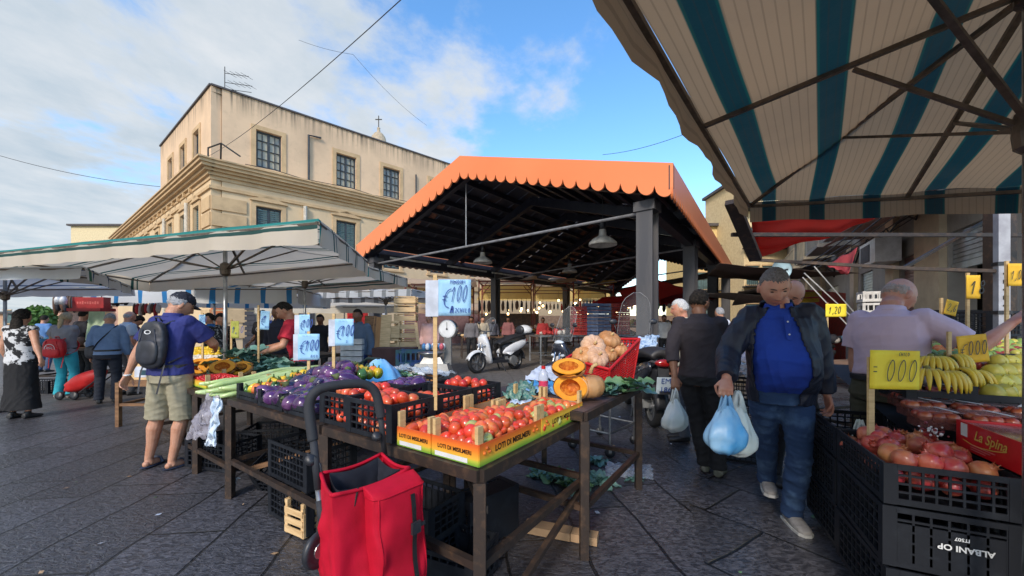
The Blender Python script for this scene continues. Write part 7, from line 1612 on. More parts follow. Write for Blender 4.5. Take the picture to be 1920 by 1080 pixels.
def hand(mb,w,dr,pn,curl=.5,k=1.0,side=1,r0=.0078,spread=1.0):
    """w wrist, dr direction of hand, pn palm normal, side: +1 thumb towards dr x pn"""
    dr=dr.normalized(); pn=(pn-dr*pn.dot(dr)).normalized(); lt=dr.cross(pn).normalized()*side
    M=Matrix((lt,pn,dr)).transposed()
    loftr(mb,[(w-dr*.02*k,.026*k,.019*k,M,.9),(w+dr*.02*k,.034*k,.018*k,M,.85),(w+dr*.06*k,.041*k,.0165*k,M,.8),(w+dr*.092*k,.040*k,.0135*k,M,.8),(w+dr*.100*k,.034*k,.008*k,M,.9)],16)
    for i,(o,L) in enumerate(((.0315,.070),(.0105,.080),(-.0105,.074),(-.031,.058))):
        b=w+dr*.088*k+lt*o*k; c=curl*(.85+.12*i); d=dr+lt*(o*2.2*spread); d.normalize(); pts=[b]; cur=0
        for sg_,(f,a) in enumerate(((.42,.6),(.31,1.0),(.27,.75))):
            cur+=a*c; dd=(d*math.cos(cur)+pn*math.sin(cur)).normalized(); pts.append(pts[-1]+dd*L*k*f)
        mb.tube(pts,[r0*1.12*k,r0*1.08*k,r0*k,r0*.82*k],8)
    b=w+dr*.022*k+lt*.030*k; d1=(dr*.62+lt*.62+pn*.35).normalized(); p1=b+d1*.042*k; d2=(dr*.90+lt*(.30-.5*curl)+pn*(.25+.5*curl)).normalized(); p2=p1+d2*.032*k; p3=p2+(d2+pn*.25*curl-lt*.3*curl).normalized()*.026*k
    mb.tube([w+dr*.008*k+lt*.012*k,b,p1,p2,p3],[r0*1.6*k,r0*1.7*k,r0*1.3*k,r0*1.15*k,r0*.85*k],8)
def ik(S_,T_,a,b,pole):
    d=T_-S_; L=min(d.length,(a+b)*.998); u=d.normalized(); x=(a*a-b*b+L*L)/(2*L); h=math.sqrt(max(1e-6,a*a-x*x)); pl=(pole-u*pole.dot(u)).normalized(); return S_+u*x+pl*h, S_+u*L
SKIN=mat('skin_tan',(.54,.28,.18),.5,c2=(.47,.22,.13),scale=14,sub=.12,bump=.08,bscale=180,bdist=.0006); SKIN2=mat('skin_ruddy',(.60,.31,.21),.48,c2=(.54,.22,.14),scale=10,sub=.12); SKIN3=mat('skin_brown',(.24,.11,.06),.5,c2=(.20,.085,.045),scale=12,sub=.1)
M_eye=mat('eye_dark',(.03,.02,.015),.15,coat=.5,amt=0); M_brow=mat('brow_hair',(.05,.04,.035),.8); M_lip=mat('lip',(.33,.10,.08),.5,amt=0)
H_GREY=mat('grey_hair',(.36,.36,.37),.7,c2=(.20,.20,.21),scale=60,bump=.6,bscale=220,bdist=.002); H_WHITE=mat('white_hair',(.60,.59,.57),.7,c2=(.42,.41,.40),scale=60,bump=.6,bscale=220,bdist=.002); H_DARK=mat('dark_hair',(.010,.008,.007),.8,spec=.2,c2=(.035,.028,.022),scale=60,bump=.6,bscale=220,bdist=.002); H_BUZZ=mat('cropped_hair',(.17,.155,.15),.8,c2=(.10,.085,.08),scale=90,bump=.4,bscale=300,bdist=.001); H_BLOND=mat('blond_hair',(.50,.38,.22),.6,c2=(.36,.27,.15),scale=60,bump=.6,bscale=200,bdist=.002)
SHOE=mat('shoe_leather',(.03,.03,.032),.5); SHOEG=mat('grey_trainer',(.33,.31,.29),.6,c2=(.25,.23,.22),scale=30); SOLE=mat('white_sole',(.65,.64,.6),.5)
def fabric(name,c,c2=None,**k): return mat(name,c,.85,c2=c2 or tuple(x*.82 for x in c),scale=5,bump=.3,bscale=260,bdist=.0008,**k)
def person(label,x,y,th,H=1.75,vox=.012,skin=SKIN,top=None,bot=None,shoe=SHOE,hair=('full',None,.010),lean=0.,tlean=0.,belly=0.,fat=1.0,hy=0.,hp=0.,hroll=0.,
           hR=None,hL=None,poleR=None,poleL=None,aR=None,aL=None,sleeve='short',legs='long',curlR=.5,curlL=.5,palmR=None,palmL=None,fold=.006,skirt=False,jacket=None,collar=True,
           shirt_len=0.0,hands=True,headshift=(0,0,0),hs=1.0,wide=1.0,group=None,feetdir=0.,sandal=False,kneeout=0.,untuck=True,bfold=None):
    k=H/1.75; rz=R(th); T=thing('person',label,'person',(x,y,0),rz,group); Mi=topm(T).inverted()
    def loc(p): return (Mi@Vector(p))/k
    pel=Vector((0,0,.95)); Rl=Euler((-R(lean),R(tlean),0)).to_matrix()
    def up(p): return pel+Rl@(Vector(p)-pel)
    shR,shL=up((.185*wide,-.01,1.425)),up((-.185*wide,-.01,1.425)); nk=up((0,-.015,1.47)); hc=up((0,.02,1.615))+Vector(headshift)
    HMt=Rl@Euler((-R(hp),R(hroll),R(hy))).to_matrix()
    def arm(sh,tgt,pole,sg):
        t=loc(tgt) if tgt is not None else up((sg*.25,.05,.93))*1.0
        if tgt is None: t=Vector((sh.x+sg*.07,sh.y+.07,sh.z-.53))
        return ik(sh,t,.29,.262,Vector(pole) if pole else Vector((sg*.25,-1,-.2)))
    eR,wR=arm(shR,hR,poleR,1); eL,wL=arm(shL,hL,poleL,-1)
    hipR,hipL=Vector((.095,0,.93)),Vector((-.095,0,.93))
    def leg(hip,tgt,sg): 
        t=loc(tgt) if tgt is not None else Vector((sg*.11,-.02,0)); t=Vector((t.x,t.y,max(t.z,0)+.085)); 
        return ik(hip,t,.435,.425,Vector((sg*(.12+kneeout),1,0)))
    kR,nR=leg(hipR,aR,1); kL,nL=leg(hipL,aL,-1)
    torso=[(.84,.150,.115,0),(.92,.170,.125,0),(1.00,.160,.118+.25*belly,.30*belly),(1.08,.150+.1*belly,.112+.42*belly,.42*belly),(1.18,.155+.1*belly,.115+.38*belly,.36*belly),(1.28,.172,.122+.15*belly,.10*belly),(1.37,.180,.118,0),(1.425,.165,.098,-.01),(1.46,.10,.075,-.012),(1.50,.062,.06,-.01)]
    def tors(mb,off,z0,z1,e=.92,wx=1.0):
        sec=[]
        for (z,rx,ry,yo) in torso:
            if z<z0-.001 or z>z1+.001: continue
            w_=fat*(wide if z>1.2 else 1)
            sec.append((up((0,yo,z)) if z>=.95 else Vector((0,yo,z)),(rx*w_+off)*wx,ry*fat+off,Rl if z>=.95 else None,e))
        loftr(mb,sec,28)
    def seg(mb,a,b,r0,r1,mid=None,n=12,ov=0):
        m=a.lerp(b,.35); mb.tube([a,m,a.lerp(b,.7),b],[r0,(mid if mid else (r0*.65+r1*.35)),r0*.3+r1*.7,r1],n)
    ff=.5+.5*fat
    # --- body
    mb=MB(); tors(mb,-.012,.84,1.50); mb.tube([nk-Rl@Vector((0,0,.05)),nk+Rl@Vector((0,.005,.05)),hc-HMt@Vector((0,.02,.06))],[.066*ff,.060*ff,.058*ff],16)
    head(mb,hc,HMt,hs,1.,.94+.06*fat)
    for (sh,e,w_,sg,cu,pn,hd) in ((shR,eR,wR,1,curlR,palmR,hR),(shL,eL,wL,-1,curlL,palmL,hL)):
        mb.ball(sh-Vector((sg*.012,0,.012)),.058*ff,nu=12,nv=8); seg(mb,sh-Vector((sg*.01,0,.01)),e,.054*ff,.040*ff,.050*ff); mb.ball(e,.041*ff,nu=10,nv=8); seg(mb,e,w_,.041*ff,.0265,.043*ff)
        dr=(w_-e).normalized(); p_=Vector(pn) if pn else Vector((-sg,0.1,0)); 
        if pn and len(pn)==3: p_=(Mi.to_3x3()@Vector(pn))
        thumb=Vector((0,1,0)) if abs(dr.z)>.6 else Vector((0,0,1)); sd=1 if dr.cross(p_).dot(thumb)>0 else -1
        hand(mb,w_,dr,p_,cu,1.0,sd)
    for (hp_,kn,an,sg) in ((hipR,kR,nR,1),(hipL,kL,nL,-1)):
        seg(mb,hp_,kn,.078*ff,.052*ff,.076*ff,14); mb.ball(kn,.053*ff,nu=12,nv=8); mb.tube([kn,kn.lerp(an,.28)+Vector((0,-.012,0)),kn.lerp(an,.65),an],[.052*ff,.058*ff,.042*ff,.034],14)
        fd=Euler((0,0,-sg*R(8)+R(feetdir))).to_matrix(); mb.tube([an+Vector((0,-.0,0)),an+fd@Vector((0,.0,-.04)),an+fd@Vector((0,.06,-.052)),an+fd@Vector((0,.14,-.064))],[.034,.040,.036,.022],12); mb.ball(an+fd@Vector((0,-.03,-.05)),.03,nu=10,nv=8)
    sc=lambda me: me
    def addmesh(me,name,m,par=T):
        me.transform(Matrix.Scale(k,4)); me.materials.clear(); me.materials.append(m); o=bpy.data.objects.new(name,me); COL.objects.link(o); o.parent=par; KIDS.setdefault(par.name,[]).append(o); return o
    body=addmesh(remesh(mb,vox if vox>.008 else .0052,2),'body',skin)
    # --- face bits
    if vox<.016:
        e=MB()
        for sg in(-1,1): e.ball(hc+HMt@(Vector((sg*.031,.0830,.008))*hs),(.0115,.006,.0038),HMt,nu=10,nv=6)
        e.v=[tuple(Vector(v)*k) for v in e.v]; e.build('eyes',M_eye,T,smooth=True)
        e=MB()
        for sg in(-1,1): e.tube([hc+HMt@(Vector((sg*(.014+.012*q),.0985-.004*q*q,.027+.0025*math.sin(q*1.5)))*hs) for q in range(4)],[.002,.0035,.003,.0015],6)
        e.v=[tuple(Vector(v)*k) for v in e.v]; e.build('eyebrows',hair[1] if hair and hair[1] in (H_WHITE,) else M_brow,T,smooth=True)
        e=MB(); e.tube([hc+HMt@(Vector((q*.008,.1030-.0013*q*q,-.0655))*hs) for q in range(-3,4)],[.001,.0022,.0028,.0030,.0028,.0022,.001],6); e.v=[tuple(Vector(v)*k) for v in e.v]; e.build('mouth',M_lip,T,smooth=True)
    if hair and hair[1]:
        hm=hairmesh(hc,HMt,hs,HM[hair[0]],hair[2],seed=x,fat=.94+.06*fat); hm.v=[tuple(Vector(v)*k) for v in hm.v]; hm.build('hair',hair[1],T,smooth=True)
    # --- trousers
    if bot and not skirt:
        mb=MB(); z1=1.03; tors(mb,.006,.84,1.01); 
        for (hp_,kn,an,sg) in ((hipR,kR,nR,1),(hipL,kL,nL,-1)):
            mb.ball(hp_+Vector((0,-.01,-.03)),(.098*ff,.108*ff,.10),nu=14,nv=10)
            if legs=='long': mb.tube([hp_,hp_.lerp(kn,.4),hp_.lerp(kn,.8),kn,kn.lerp(an,.4),kn.lerp(an,.8),an-Vector((0,0,.025))],[.098*ff,.096*ff,.080*ff,.076*ff,.074*ff,.068*ff,.070*ff],18)
            else: mb.tube([hp_,hp_.lerp(kn,.4),hp_.lerp(kn,.8),kn+Vector((0,0,-.02))],[.100*ff,.102*ff,.098*ff,.100*ff],18)
        addmesh(remesh(mb,max(vox,.009),3,fold*1.15 if bfold is None else bfold,int(abs(x*10))+3,fdir=(0,0,1.2)),'trousers' if legs=='long' else 'shorts',bot)
        if vox<.016:
            b_=MB(); loftr(b_,[(Vector((0,0,.985)),.168*fat,.125*fat+.25*belly*.6,None,.92),(Vector((0,0,1.02)),.168*fat,.125*fat+.25*belly*.8,None,.92)],28); b_.v=[tuple(Vector(v)*k) for v in b_.v]; b_.build('belt',SHOE,T)
    if skirt:
        mb=MB(); loftr(mb,[(Vector((0,0,1.04)),.17,.13,None,.95),(Vector((0,0,.90)),.20,.15,None,.95),(Vector((0,0,.5)),.20,.15,None,.9),(Vector((0,0,.14)),.25,.17,None,.85)],26); addmesh(remesh(mb,max(vox,.014),2,.012,3,fdir=(1,0,0)),'skirt',bot)
    # --- shirt
    def tops(off,z0,sl,vox_,amp,seed,m,name,keep=None,rs=1.0):
        mb=MB(); tors(mb,off,z0,1.425); mb2=[(1.425,.165,.098),(1.455,.115,.085),(1.485,.078,.076)]
        loftr(mb,[(up((0,-.01,z)),(a*wide+off*.8),b_+off*.8,Rl,.95) for (z,a,b_) in mb2],24)
        for (sh,e,w_,sg) in ((shR,eR,wR,1),(shL,eL,wL,-1)):
            r_=.066*ff+off*.9
            if sl!='stub': mb.ball(sh-Vector((sg*.020,0,.004)),(r_,r_,r_*.92),nu=14,nv=10)
            if sl=='stub': mb.tube([sh-Vector((sg*.05,0,.01)),sh-Vector((sg*.02,0,.01))],[r_*.6,r_*.55],12)
            elif sl=='short': mb.tube([sh-Vector((sg*.03,0,.01)),sh.lerp(e,.4),sh.lerp(e,.74)],[r_*.98,r_*1.02,r_*1.10],16)
            elif sl=='none': mb.tube([sh-Vector((sg*.05,0,.01)),sh-Vector((sg*.0,0,.0))],[r_*.8,r_*.7],12)
            elif sl=='roll': mb.tube([sh-Vector((sg*.03,0,.01)),sh.lerp(e,.5),e,e.lerp(w_,.45)],[r_*.98,r_*.95,r_*.86,r_*.80],16)
            else: mb.tube([sh-Vector((sg*.03,0,.01)),sh.lerp(e,.5),e,e.lerp(w_,.5),e.lerp(w_,.93)],[r_*1.0,r_*.95,r_*.88,r_*.78,r_*.66],16)
        o=addmesh(remesh(mb,vox_,2,amp,seed,keep=keep),name,m); return o
    if top:
        tops(.012,(.92 if untuck else 1.0)-shirt_len,'stub' if jacket else sleeve,max(vox,.008),fold,int(abs(x*13))+1,top,'shirt')
        if collar and vox<.02:
            b_=MB(); b_.grid(lambda i,j: up((0,-.012,1.478))+Rl@Vector(((.071+.012*j)*ff*math.sin(6.283*i*.94+.19),-(.068+.014*j)*ff*math.cos(6.283*i*.94+.19)*-1,.032-.040*j-.02*abs(math.cos(3.1416*i))*0)),30,4); b_.v=[tuple(Vector(v)*k) for v in b_.v]; o=b_.build('collar',top,T,smooth=True); md=o.modifiers.new('s','SOLIDIFY'); md.thickness=.006
    if jacket:
        jm,a0,a1=jacket
        def keep(p):
            q=(Rl.transposed()@(p-pel)); ang=math.degrees(math.atan2(q.x,q.y)); rr=math.hypot(q.x,q.y)
            inside=(abs(q.x)<.19*wide*fat+.02) and q.z<.56
            return not (a0<ang<a1 and inside and q.y>.0)
        o=tops(.027,.84,'long',max(vox,.009),fold*1.6,77,jm,'jacket',keep=keep); md=o.modifiers.new('s','SOLIDIFY'); md.thickness=.010
        b_=MB(); b_.grid(lambda i,j: up((0,-.015,1.475))+Rl@Vector(((.088+.030*j)*math.cos(R(200+140*i)),(.085+.030*j)*math.sin(R(200+140*i)),.045-.06*j)),26,4); b_.v=[tuple(Vector(v)*k) for v in b_.v]; o=b_.build('jacket_collar',jm,T,smooth=True); md=o.modifiers.new('s','SOLIDIFY'); md.thickness=.010
    # --- shoes
    for (an,sg) in ((nR,1),(nL,-1)):
        fd=Euler((0,0,-sg*R(8)+R(feetdir))).to_matrix(); mb=MB(); a=an+Vector((0,0,-.045))
        if sandal:
            mb.ball(a+fd@Vector((0,.05,-.030)),(.052,.135,.014),fd,nu=18,nv=6); w0=mb.build('sandal',shoe,T); w0.data.transform(Matrix.Scale(k,4))
            mb=MB(); mb.tube([a+fd@Vector((-.05,.09,-.02)),a+fd@Vector((-.03,.09,.03)),a+fd@Vector((.03,.09,.03)),a+fd@Vector((.05,.09,-.02))],.014,8,flat=.5); mb.build('sandal_strap',shoe,w0).data.transform(Matrix.Scale(k,4)); continue
        loftr(mb,[(a+fd@Vector((0,-.060,.0)),.030,.030,fd@Matrix.Rotation(R(90),3,'X'),.9),(a+fd@Vector((0,-.045,.004)),.040,.042,fd@Matrix.Rotation(R(90),3,'X'),.9),(a+fd@Vector((0,.02,.004)),.042,.046,fd@Matrix.Rotation(R(90),3,'X'),.9),(a+fd@Vector((0,.09,-.008)),.048,.034,fd@Matrix.Rotation(R(90),3,'X'),.85),(a+fd@Vector((0,.155,-.016)),.044,.025,fd@Matrix.Rotation(R(90),3,'X'),.85),(a+fd@Vector((0,.185,-.020)),.026,.016,fd@Matrix.Rotation(R(90),3,'X'),.9)],16)
        mb.tube([an+Vector((0,0,.03)),a],[.042,.045],12)
        sh_=addmesh(remesh(mb,max(vox*.8,.008),2,0),'shoe',shoe)
        if vox<.012 and shoe is SHOEG:
            mb=MB(); poly=[(-.036,-.07),(.036,-.07),(.044,0),(.050,.09),(.045,.165),(.02,.192),(-.02,.192),(-.045,.165),(-.050,.09),(-.044,0)]; mb.prism(poly,a+Vector((0,0,-.043)),fd@Vector((1,0,0)),fd@Vector((0,1,0)),(0,0,1),.020); mb.v=[tuple(Vector(v)*k) for v in mb.v]; mb.build('sole',SOLE,sh_)
    INFO[T.name]=dict(hs=hs,k=k,hc=hc,HM=HMt,up=up,Rl=Rl,wR=wR,wL=wL,shR=shR,shL=shL,fat=fat); return T
INFO={}
def capm(T,m,name='cap',scale=1.0):
    I=INFO[T.name]; k=I['k']; c=I['hc']; M=I['HM']; s=hairmesh(c,M,I['hs']*1.03,lambda d: d.z-.24-.10*(d.y>0)*d.y,.016,fat=.94+.06*I['fat'],seed=3)
    s.v=[tuple(Vector(v)*k) for v in s.v]; o=s.build(name,m,T,smooth=True)
    b=MB(); b.grid(lambda i,j: c+M@Vector(((i-.5)*.16*(1-.25*j*j),.092+.075*j*math.sqrt(max(0.05,1-(2*i-1)**2)),.052-.018*j-.02*(2*i-1)**2)),14,8); b.v=[tuple(Vector(v)*k) for v in b.v]; q=b.build('peak',m,o,smooth=True); md=q.modifiers.new('s','SOLIDIFY'); md.thickness=.006
# ---- 1 man in navy jacket walking towards the camera
M_polo=fabric('royal_blue_polo',(.010,.050,.36),(.008,.035,.27)); M_jk=mat('navy_jacket',(.010,.013,.028),.55,c2=(.014,.018,.036),scale=4,bump=.2,bscale=90,bdist=.001); M_jean=mat('blue_denim',(.018,.048,.125),.9,c2=(.09,.17,.30),scale=4.5,thr=(.48,.72),bump=.4,bscale=300,bdist=.0008)
hb=P(1362,712,2.38)
man1=person('heavy man in navy jacket, bright blue polo and jeans walking with blue plastic bags',1.84,2.60,163,1.79,.0075,SKIN2,M_polo,M_jean,SHOEG,('full',H_BUZZ,.0065),belly=.15,fat=1.08,hp=25,hy=-3,headshift=(.045,.045,.0),hs=1.05,tlean=3,hR=hb,hL=P(1551,742,2.55),poleR=(.35,-1,-.2),poleL=(-.3,-1,0),aR=Hh(1455,945,.0)+Vector((0,.10,0)),aL=Hh(1490,985,.0)+Vector((0,.03,0)),curlR=1.25,curlL=.75,palmR=(0,0,-1),jacket=(M_jk,-20,58),fold=.010,wide=.97,lean=7)
I=INFO[man1.name]; s=MB(); up_=I['up']; k_=I['k']
pl=[Vector(up_((.004,.118+.0*z,z)))*k_ for z in (1.44,1.40,1.36,1.32,1.285)]; pl=[p+Vector((0,.018+.012*i,0)) for i,p in enumerate(pl)]
s.tube(pl,.016,6,flat=.25); s.build('placket',M_polo,man1); s=MB()
for i in (1,3): s.ball(pl[i]+Vector((0,.006,0)),.006,nu=8,nv=6)
s.build('button',M_white,man1)
# ---- bags he carries
def held(loc,items):
    for it in items: pass
q=hb+Vector((-.03,-.05,-.06))
sack(tuple(q),.135,.30,M_bag_blue,'sky-blue carrier bag in the hand of the man in the navy jacket',seed=1,rz=.3)
sack(tuple(q+Vector((.09,.03,-.01))),.10,.31,M_bag_wht,'milky carrier bag beside the blue one in the jacket man\'s hand',seed=2,rz=-.2)
# ---- 2 man in dark shirt seen from behind
M_dks=fabric('charcoal_shirt',(.028,.022,.028),(.04,.032,.038)); M_blk=fabric('black_trousers',(.012,.013,.016)); 
h2=P(1265,708,3.42)
man2=person('man in dark rolled-sleeve shirt seen from behind, carrying a pale carrier bag',1.74,3.52,-32,1.73,.0085,SKIN3,M_dks,M_blk,mat('olive_trainer',(.10,.11,.08),.6,c2=(.2,.2,.17),scale=25),('full',H_DARK,.012),hy=-30,hp=6,sleeve='roll',hL=h2,poleL=(-1,-.4,0),hR=P(1372,700,3.75),aL=Hh(1322,884,0),aR=Hh(1358,893,0)+Vector((-.05,0,0)),curlL=1.2,palmL=(0,0,-1),fold=.007,fat=1.04)
sack(tuple(h2+Vector((-.01,-.03,-.09))),.13,.30,M_bag_wht,'pale green-white carrier bag held by the man in the dark shirt',seed=5,rz=.5)
I=INFO[man2.name]; s=MB(); 
for sg in(-1,1): s.tube([I['hc']+I['HM']@Vector((sg*.079,0,.012)),I['hc']+I['HM']@Vector((sg*.072,.09,.012))],.003,5); s.lathe([(.019,0),(.021,.002)],tuple(I['hc']+I['HM']@Vector((sg*.032,.105,.008))),14,M=I['HM']@Matrix.Rotation(R(90),3,'X'),cap=False)
s.v=[tuple(Vector(v)*I['k']) for v in s.v]; s.build('glasses',M_black,man2)
# ---- 3 old man behind
person('white-haired old man in cream shirt half hidden behind the dark-shirted man',2.06,4.6,75,1.71,.012,SKIN2,fabric('cream_shirt',(.60,.56,.42)),fabric('grey_trousers',(.10,.11,.13)),SHOE,('full',H_WHITE,.012),hp=8,sleeve='long',aR=Hh(1281,823,0))
# ---- 4 far man white shirt
person('man in white shirt far off between the pavilion columns',4.40,8.0,20,1.76,.016,SKIN,fabric('white_shirt',(.66,.68,.74)),fabric('dark_trousers',(.02,.02,.03)),SHOE,('full',H_GREY,.010),sleeve='short')
# ---- 5 bald man
person('bald man close behind the man in the navy jacket, head bent down',2.44,3.36,178,1.80,.010,SKIN2,fabric('dark_blue_top',(.02,.025,.05)),fabric('dark_trousers',(.02,.02,.03)),SHOE,('ring',H_BUZZ,.002),hp=42,sleeve='long',headshift=(0,.04,0),aL=Hh(1520,905,0))
# ---- 6 man in pink shirt
M_pks=fabric('lilac_pink_shirt',(.66,.50,.60),(.60,.46,.57)); M_khk=fabric('olive_trousers',(.085,.08,.05))
man6=person('old man in short-sleeved pink shirt reaching an arm across the right-hand stall',2.66,2.70,-62,1.775,.0078,SKIN2,M_pks,M_khk,SHOE,('ring',mat('thin_grey_hair',(.40,.33,.28),.8,c2=(.30,.22,.17),scale=50),.005),hp=16,hy=-28,lean=12,hs=1.08,hR=P(1897,606,2.42),poleR=(.2,-.2,-1),hL=P(1612,775,2.95),poleL=(-1,-.6,0),curlR=.15,palmR=(0,0,-1),belly=.10,fat=1.12,fold=.007,headshift=(0,.075,-.01),untuck=False)
I=INFO[man6.name]; s=MB(); s.lathe([(.030,-.006),(.033,0),(.030,.006)],tuple(I['wL']),14); s.v=[tuple(Vector(v)*I['k']) for v in s.v]; s.build('watch',M_black,man6)
# ---- 7 man with cap and backpack
M_nvp=fabric('indigo_polo',(.022,.030,.17),(.018,.022,.12)); M_khs=fabric('khaki_shorts',(.36,.32,.22),(.30,.27,.18))
man7=person('man in dark cap, indigo polo, khaki shorts and black backpack reaching over the left stall',-3.30,3.66,-8,1.74,.0075,SKIN,M_nvp,M_khs,mat('navy_sandal',(.02,.03,.06),.6),('full',H_GREY,.012),hp=22,hy=-30,legs='short',hs=1.05,hR=P(404,652,4.05),poleR=(1,-.2,-.5),hL=P(238,705,3.62),poleL=(-1,-.5,0),curlR=.5,curlL=.55,aL=Hh(268,880,0)+Vector((0,.06,0)),aR=Hh(312,883,0)+Vector((0,.06,0)),fat=1.14,fold=.006,sandal=True,headshift=(0,.03,-.02),lean=4)
capm(man7,mat('navy_cap',(.012,.015,.03),.8))
def backpack(T,m,w=.29,h=.46,d=.13,z=1.22,label=None,straps=True,logo=True,m2=None,cat='backpack'):
    I=INFO[T.name]; k=I['k']; R_=I['Rl']; up=I['up']; base=up((0,-.135,z)); wm=topm(T)
    B=thing('backpack' if cat=='backpack' else cat,label,cat,tuple(wm@(Vector(base)*k)),0,None,rot=(wm.to_3x3()@R_).to_euler())
    s=MB(); s.ball((0,-d*.5,0),(w/2,d*.62,h/2),nu=24,nv=18,fn=lambda q: 1/max(.35,(abs(q.x)**3.2+abs(q.y)**3.2+abs(q.z)**3.2)**(1/3.2))*(1+.03*noise.noise(q*3))); me=remesh(s,.010,2,.004,5); me.materials.append(m); o=bpy.data.objects.new('main_bag',me); COL.objects.link(o); o.parent=B
    s=MB(); s.ball((0,-d*1.0,-.07),(w*.40,d*.36,h*.26),nu=20,nv=14,fn=lambda q: 1/max(.35,(abs(q.x)**3+abs(q.y)**3+abs(q.z)**3)**(1/3))); s.build('front_pocket',m,B,smooth=True)
    s=MB(); 
    for sx in(-1,1): s.tube([(sx*w*.22,-d*1.05,.14),(sx*w*.34,-d*1.1,.0),(sx*w*.20,-d*1.15,-.16)],.006,6)
    s.tube([(-.03,0.0,h*.5),(-.02,-.02,h*.5+.035),(.02,-.02,h*.5+.035),(.03,0,h*.5)],.007,6); s.build('trim_strap',m2 or m,B,smooth=True)
    if straps:
        for sx in(-1,1): 
            s=MB(); pts=[(sx*.075,-.02,h*.42),(sx*.10,.06,h*.50+.02),(sx*.115,.16,h*.46),(sx*.135,.235,h*.25),(sx*.15,.22,h*.02),(sx*.165,.12,-h*.22),(sx*.13,.0,-h*.38)]; s.tube(smooth_pts([Vector(p) for p in pts]),.020,8,flat=.4); s.build('shoulder_strap',m,B,smooth=True)
            s=MB(); s.tube([(sx*.11,-.02,-h*.38),(sx*.115,-.04,-h*.6),(sx*.10,-.06,-h*1.02)],.010,6,flat=.3); s.build('hanging_strap',m,B)
    if logo:
        s=MB(); s.lathe([(.017,0),(.024,.001)],(0,-d*1.13,.115),20,M=Euler((R(90),0,0)).to_matrix(),cap=False,sx=1.5,sy=.8); s.build('emblem',M_white,B)
    return B
M_bpk=mat('black_backpack_nylon',(.014,.016,.022),.5,c2=(.03,.033,.045),scale=10,bump=.3,bscale=120,bdist=.001)
backpack(man7,M_bpk,.28,.44,.085,1.20,label='black backpack with hanging straps worn by the man in the dark cap')
I=INFO[man7.name]; s=MB(); s.lathe([(.030,-.008),(.034,0),(.030,.008)],tuple(I['wL']),14,M=Matrix.Rotation(R(10),3,'X')); s.v=[tuple(Vector(v)*I['k']) for v in s.v]; s.build('wristband',M_white,man7)
# ---- 8 vendor in red
man8=person('vendor in red T-shirt leaning over the greens with both hands out',-2.72,4.92,112,1.73,.0085,SKIN,fabric('red_tshirt',(.62,.025,.055),(.52,.02,.045)),fabric('dark_jeans',(.03,.035,.06)),SHOE,('full',H_DARK,.008),lean=16,hp=16,hR=P(497,652,4.75),hL=P(490,662,4.55),poleR=(.6,-.5,-.8),poleL=(-.6,-.3,-.8),curlR=.25,curlL=.3,palmR=(0,0,-1),palmL=(0,0,-1),collar=False,fold=.006,fat=1.05)
# ---- left-hand shoppers
def patt(name,c,c2,sc,th=(.48,.52)):
    return mat(name,c,.85,c2=c2,scale=sc,thr=th)
w9=person('woman in sleeveless black and white patterned top and long dark skirt at the left edge',-7.28,5.62,5,1.62,.012,SKIN,patt('black_white_pattern',(.012,.012,.014),(.62,.62,.62),11),fabric('black_skirt',(.01,.01,.012)),SHOE,('full',H_DARK,.024),skirt=True,sleeve='none',shirt_len=.08,hR=P(76,672,5.5),fat=1.12,collar=False)
w10=person('woman in grey T-shirt and turquoise trousers with a red drawstring backpack',-8.50,7.2,8,1.62,.012,SKIN,fabric('grey_tshirt',(.28,.28,.31)),fabric('turquoise_trousers',(.035,.42,.52),(.03,.34,.44)),SHOEG,('full',H_BLOND,.02),collar=False,fat=1.08,hp=15,hR=P(140,645,7.5),hL=P(97,650,7.5))
B=backpack(w10,mat('red_nylon',(.62,.015,.02),.5,c2=(.5,.01,.015)),.34,.36,.12,1.02,'red drawstring backpack with white ring print on the woman in turquoise trousers',straps=True,logo=False)
s=MB(); s.lathe([(.075,0),(.085,.001)],(0,-.155,.0),24,M=Euler((R(90),0,0)).to_matrix(),cap=False); 
for z in (.025,0,-.025): s.tube([(x_*.01,-.156,z+.006*math.sin(x_)) for x_ in range(-5,6)],.004,4)
s.build('ring_print',M_white,B)
m11=person('man in light blue shirt and dark trousers with a black crossbody bag, back turned',-7.18,6.72,35,1.62,.012,SKIN,fabric('light_blue_shirt',(.17,.26,.44),(.14,.22,.38)),fabric('navy_trousers',(.015,.02,.035)),SHOE,('full',H_GREY,.010),hp=24,lean=10,sleeve='long',fat=1.12,headshift=(0,.03,0))
I=INFO[m11.name]; wm=topm(m11); c=wm@(Vector(I['up']((-.20,.02,.98)))*I['k']); t=thing('crossbody_bag','small black crossbody bag on the hip of the man in light blue','bag',tuple(c)); s=MB(); s.ball((0,0,0),(.12,.06,.12),nu=14,nv=10,fn=lambda q: 1/max(.4,(abs(q.x)**3+abs(q.y)**3+abs(q.z)**3)**(1/3))); s.build('pouch',M_bpk,t,smooth=True)
s=MB(); pts=[Vector(I['up'](p))*I['k'] for p in ((-.19,-.06,1.0),(-.10,-.155,1.15),(.03,-.15,1.32),(.12,-.08,1.47),(.13,.02,1.49),(.08,.15,1.38))]; s.tube([wm@p for p in smooth_pts(pts)],.014,6,flat=.4); s.build('strap',M_bpk,t,world=True)
person('man in black T-shirt standing beyond the woman with the red backpack',-9.4,8.3,-15,1.72,.018,SKIN,fabric('black_tee',(.015,.015,.02)),M_blk,SHOE,('full',H_DARK,.010),collar=False)
person('balding man in pale blue shirt just left of the cap man',-7.55,7.45,-20,1.66,.018,SKIN2,fabric('pale_blue_shirt',(.50,.58,.70)),fabric('grey_slacks',(.12,.12,.13)),SHOE,('ring',H_GREY,.006),hp=10)
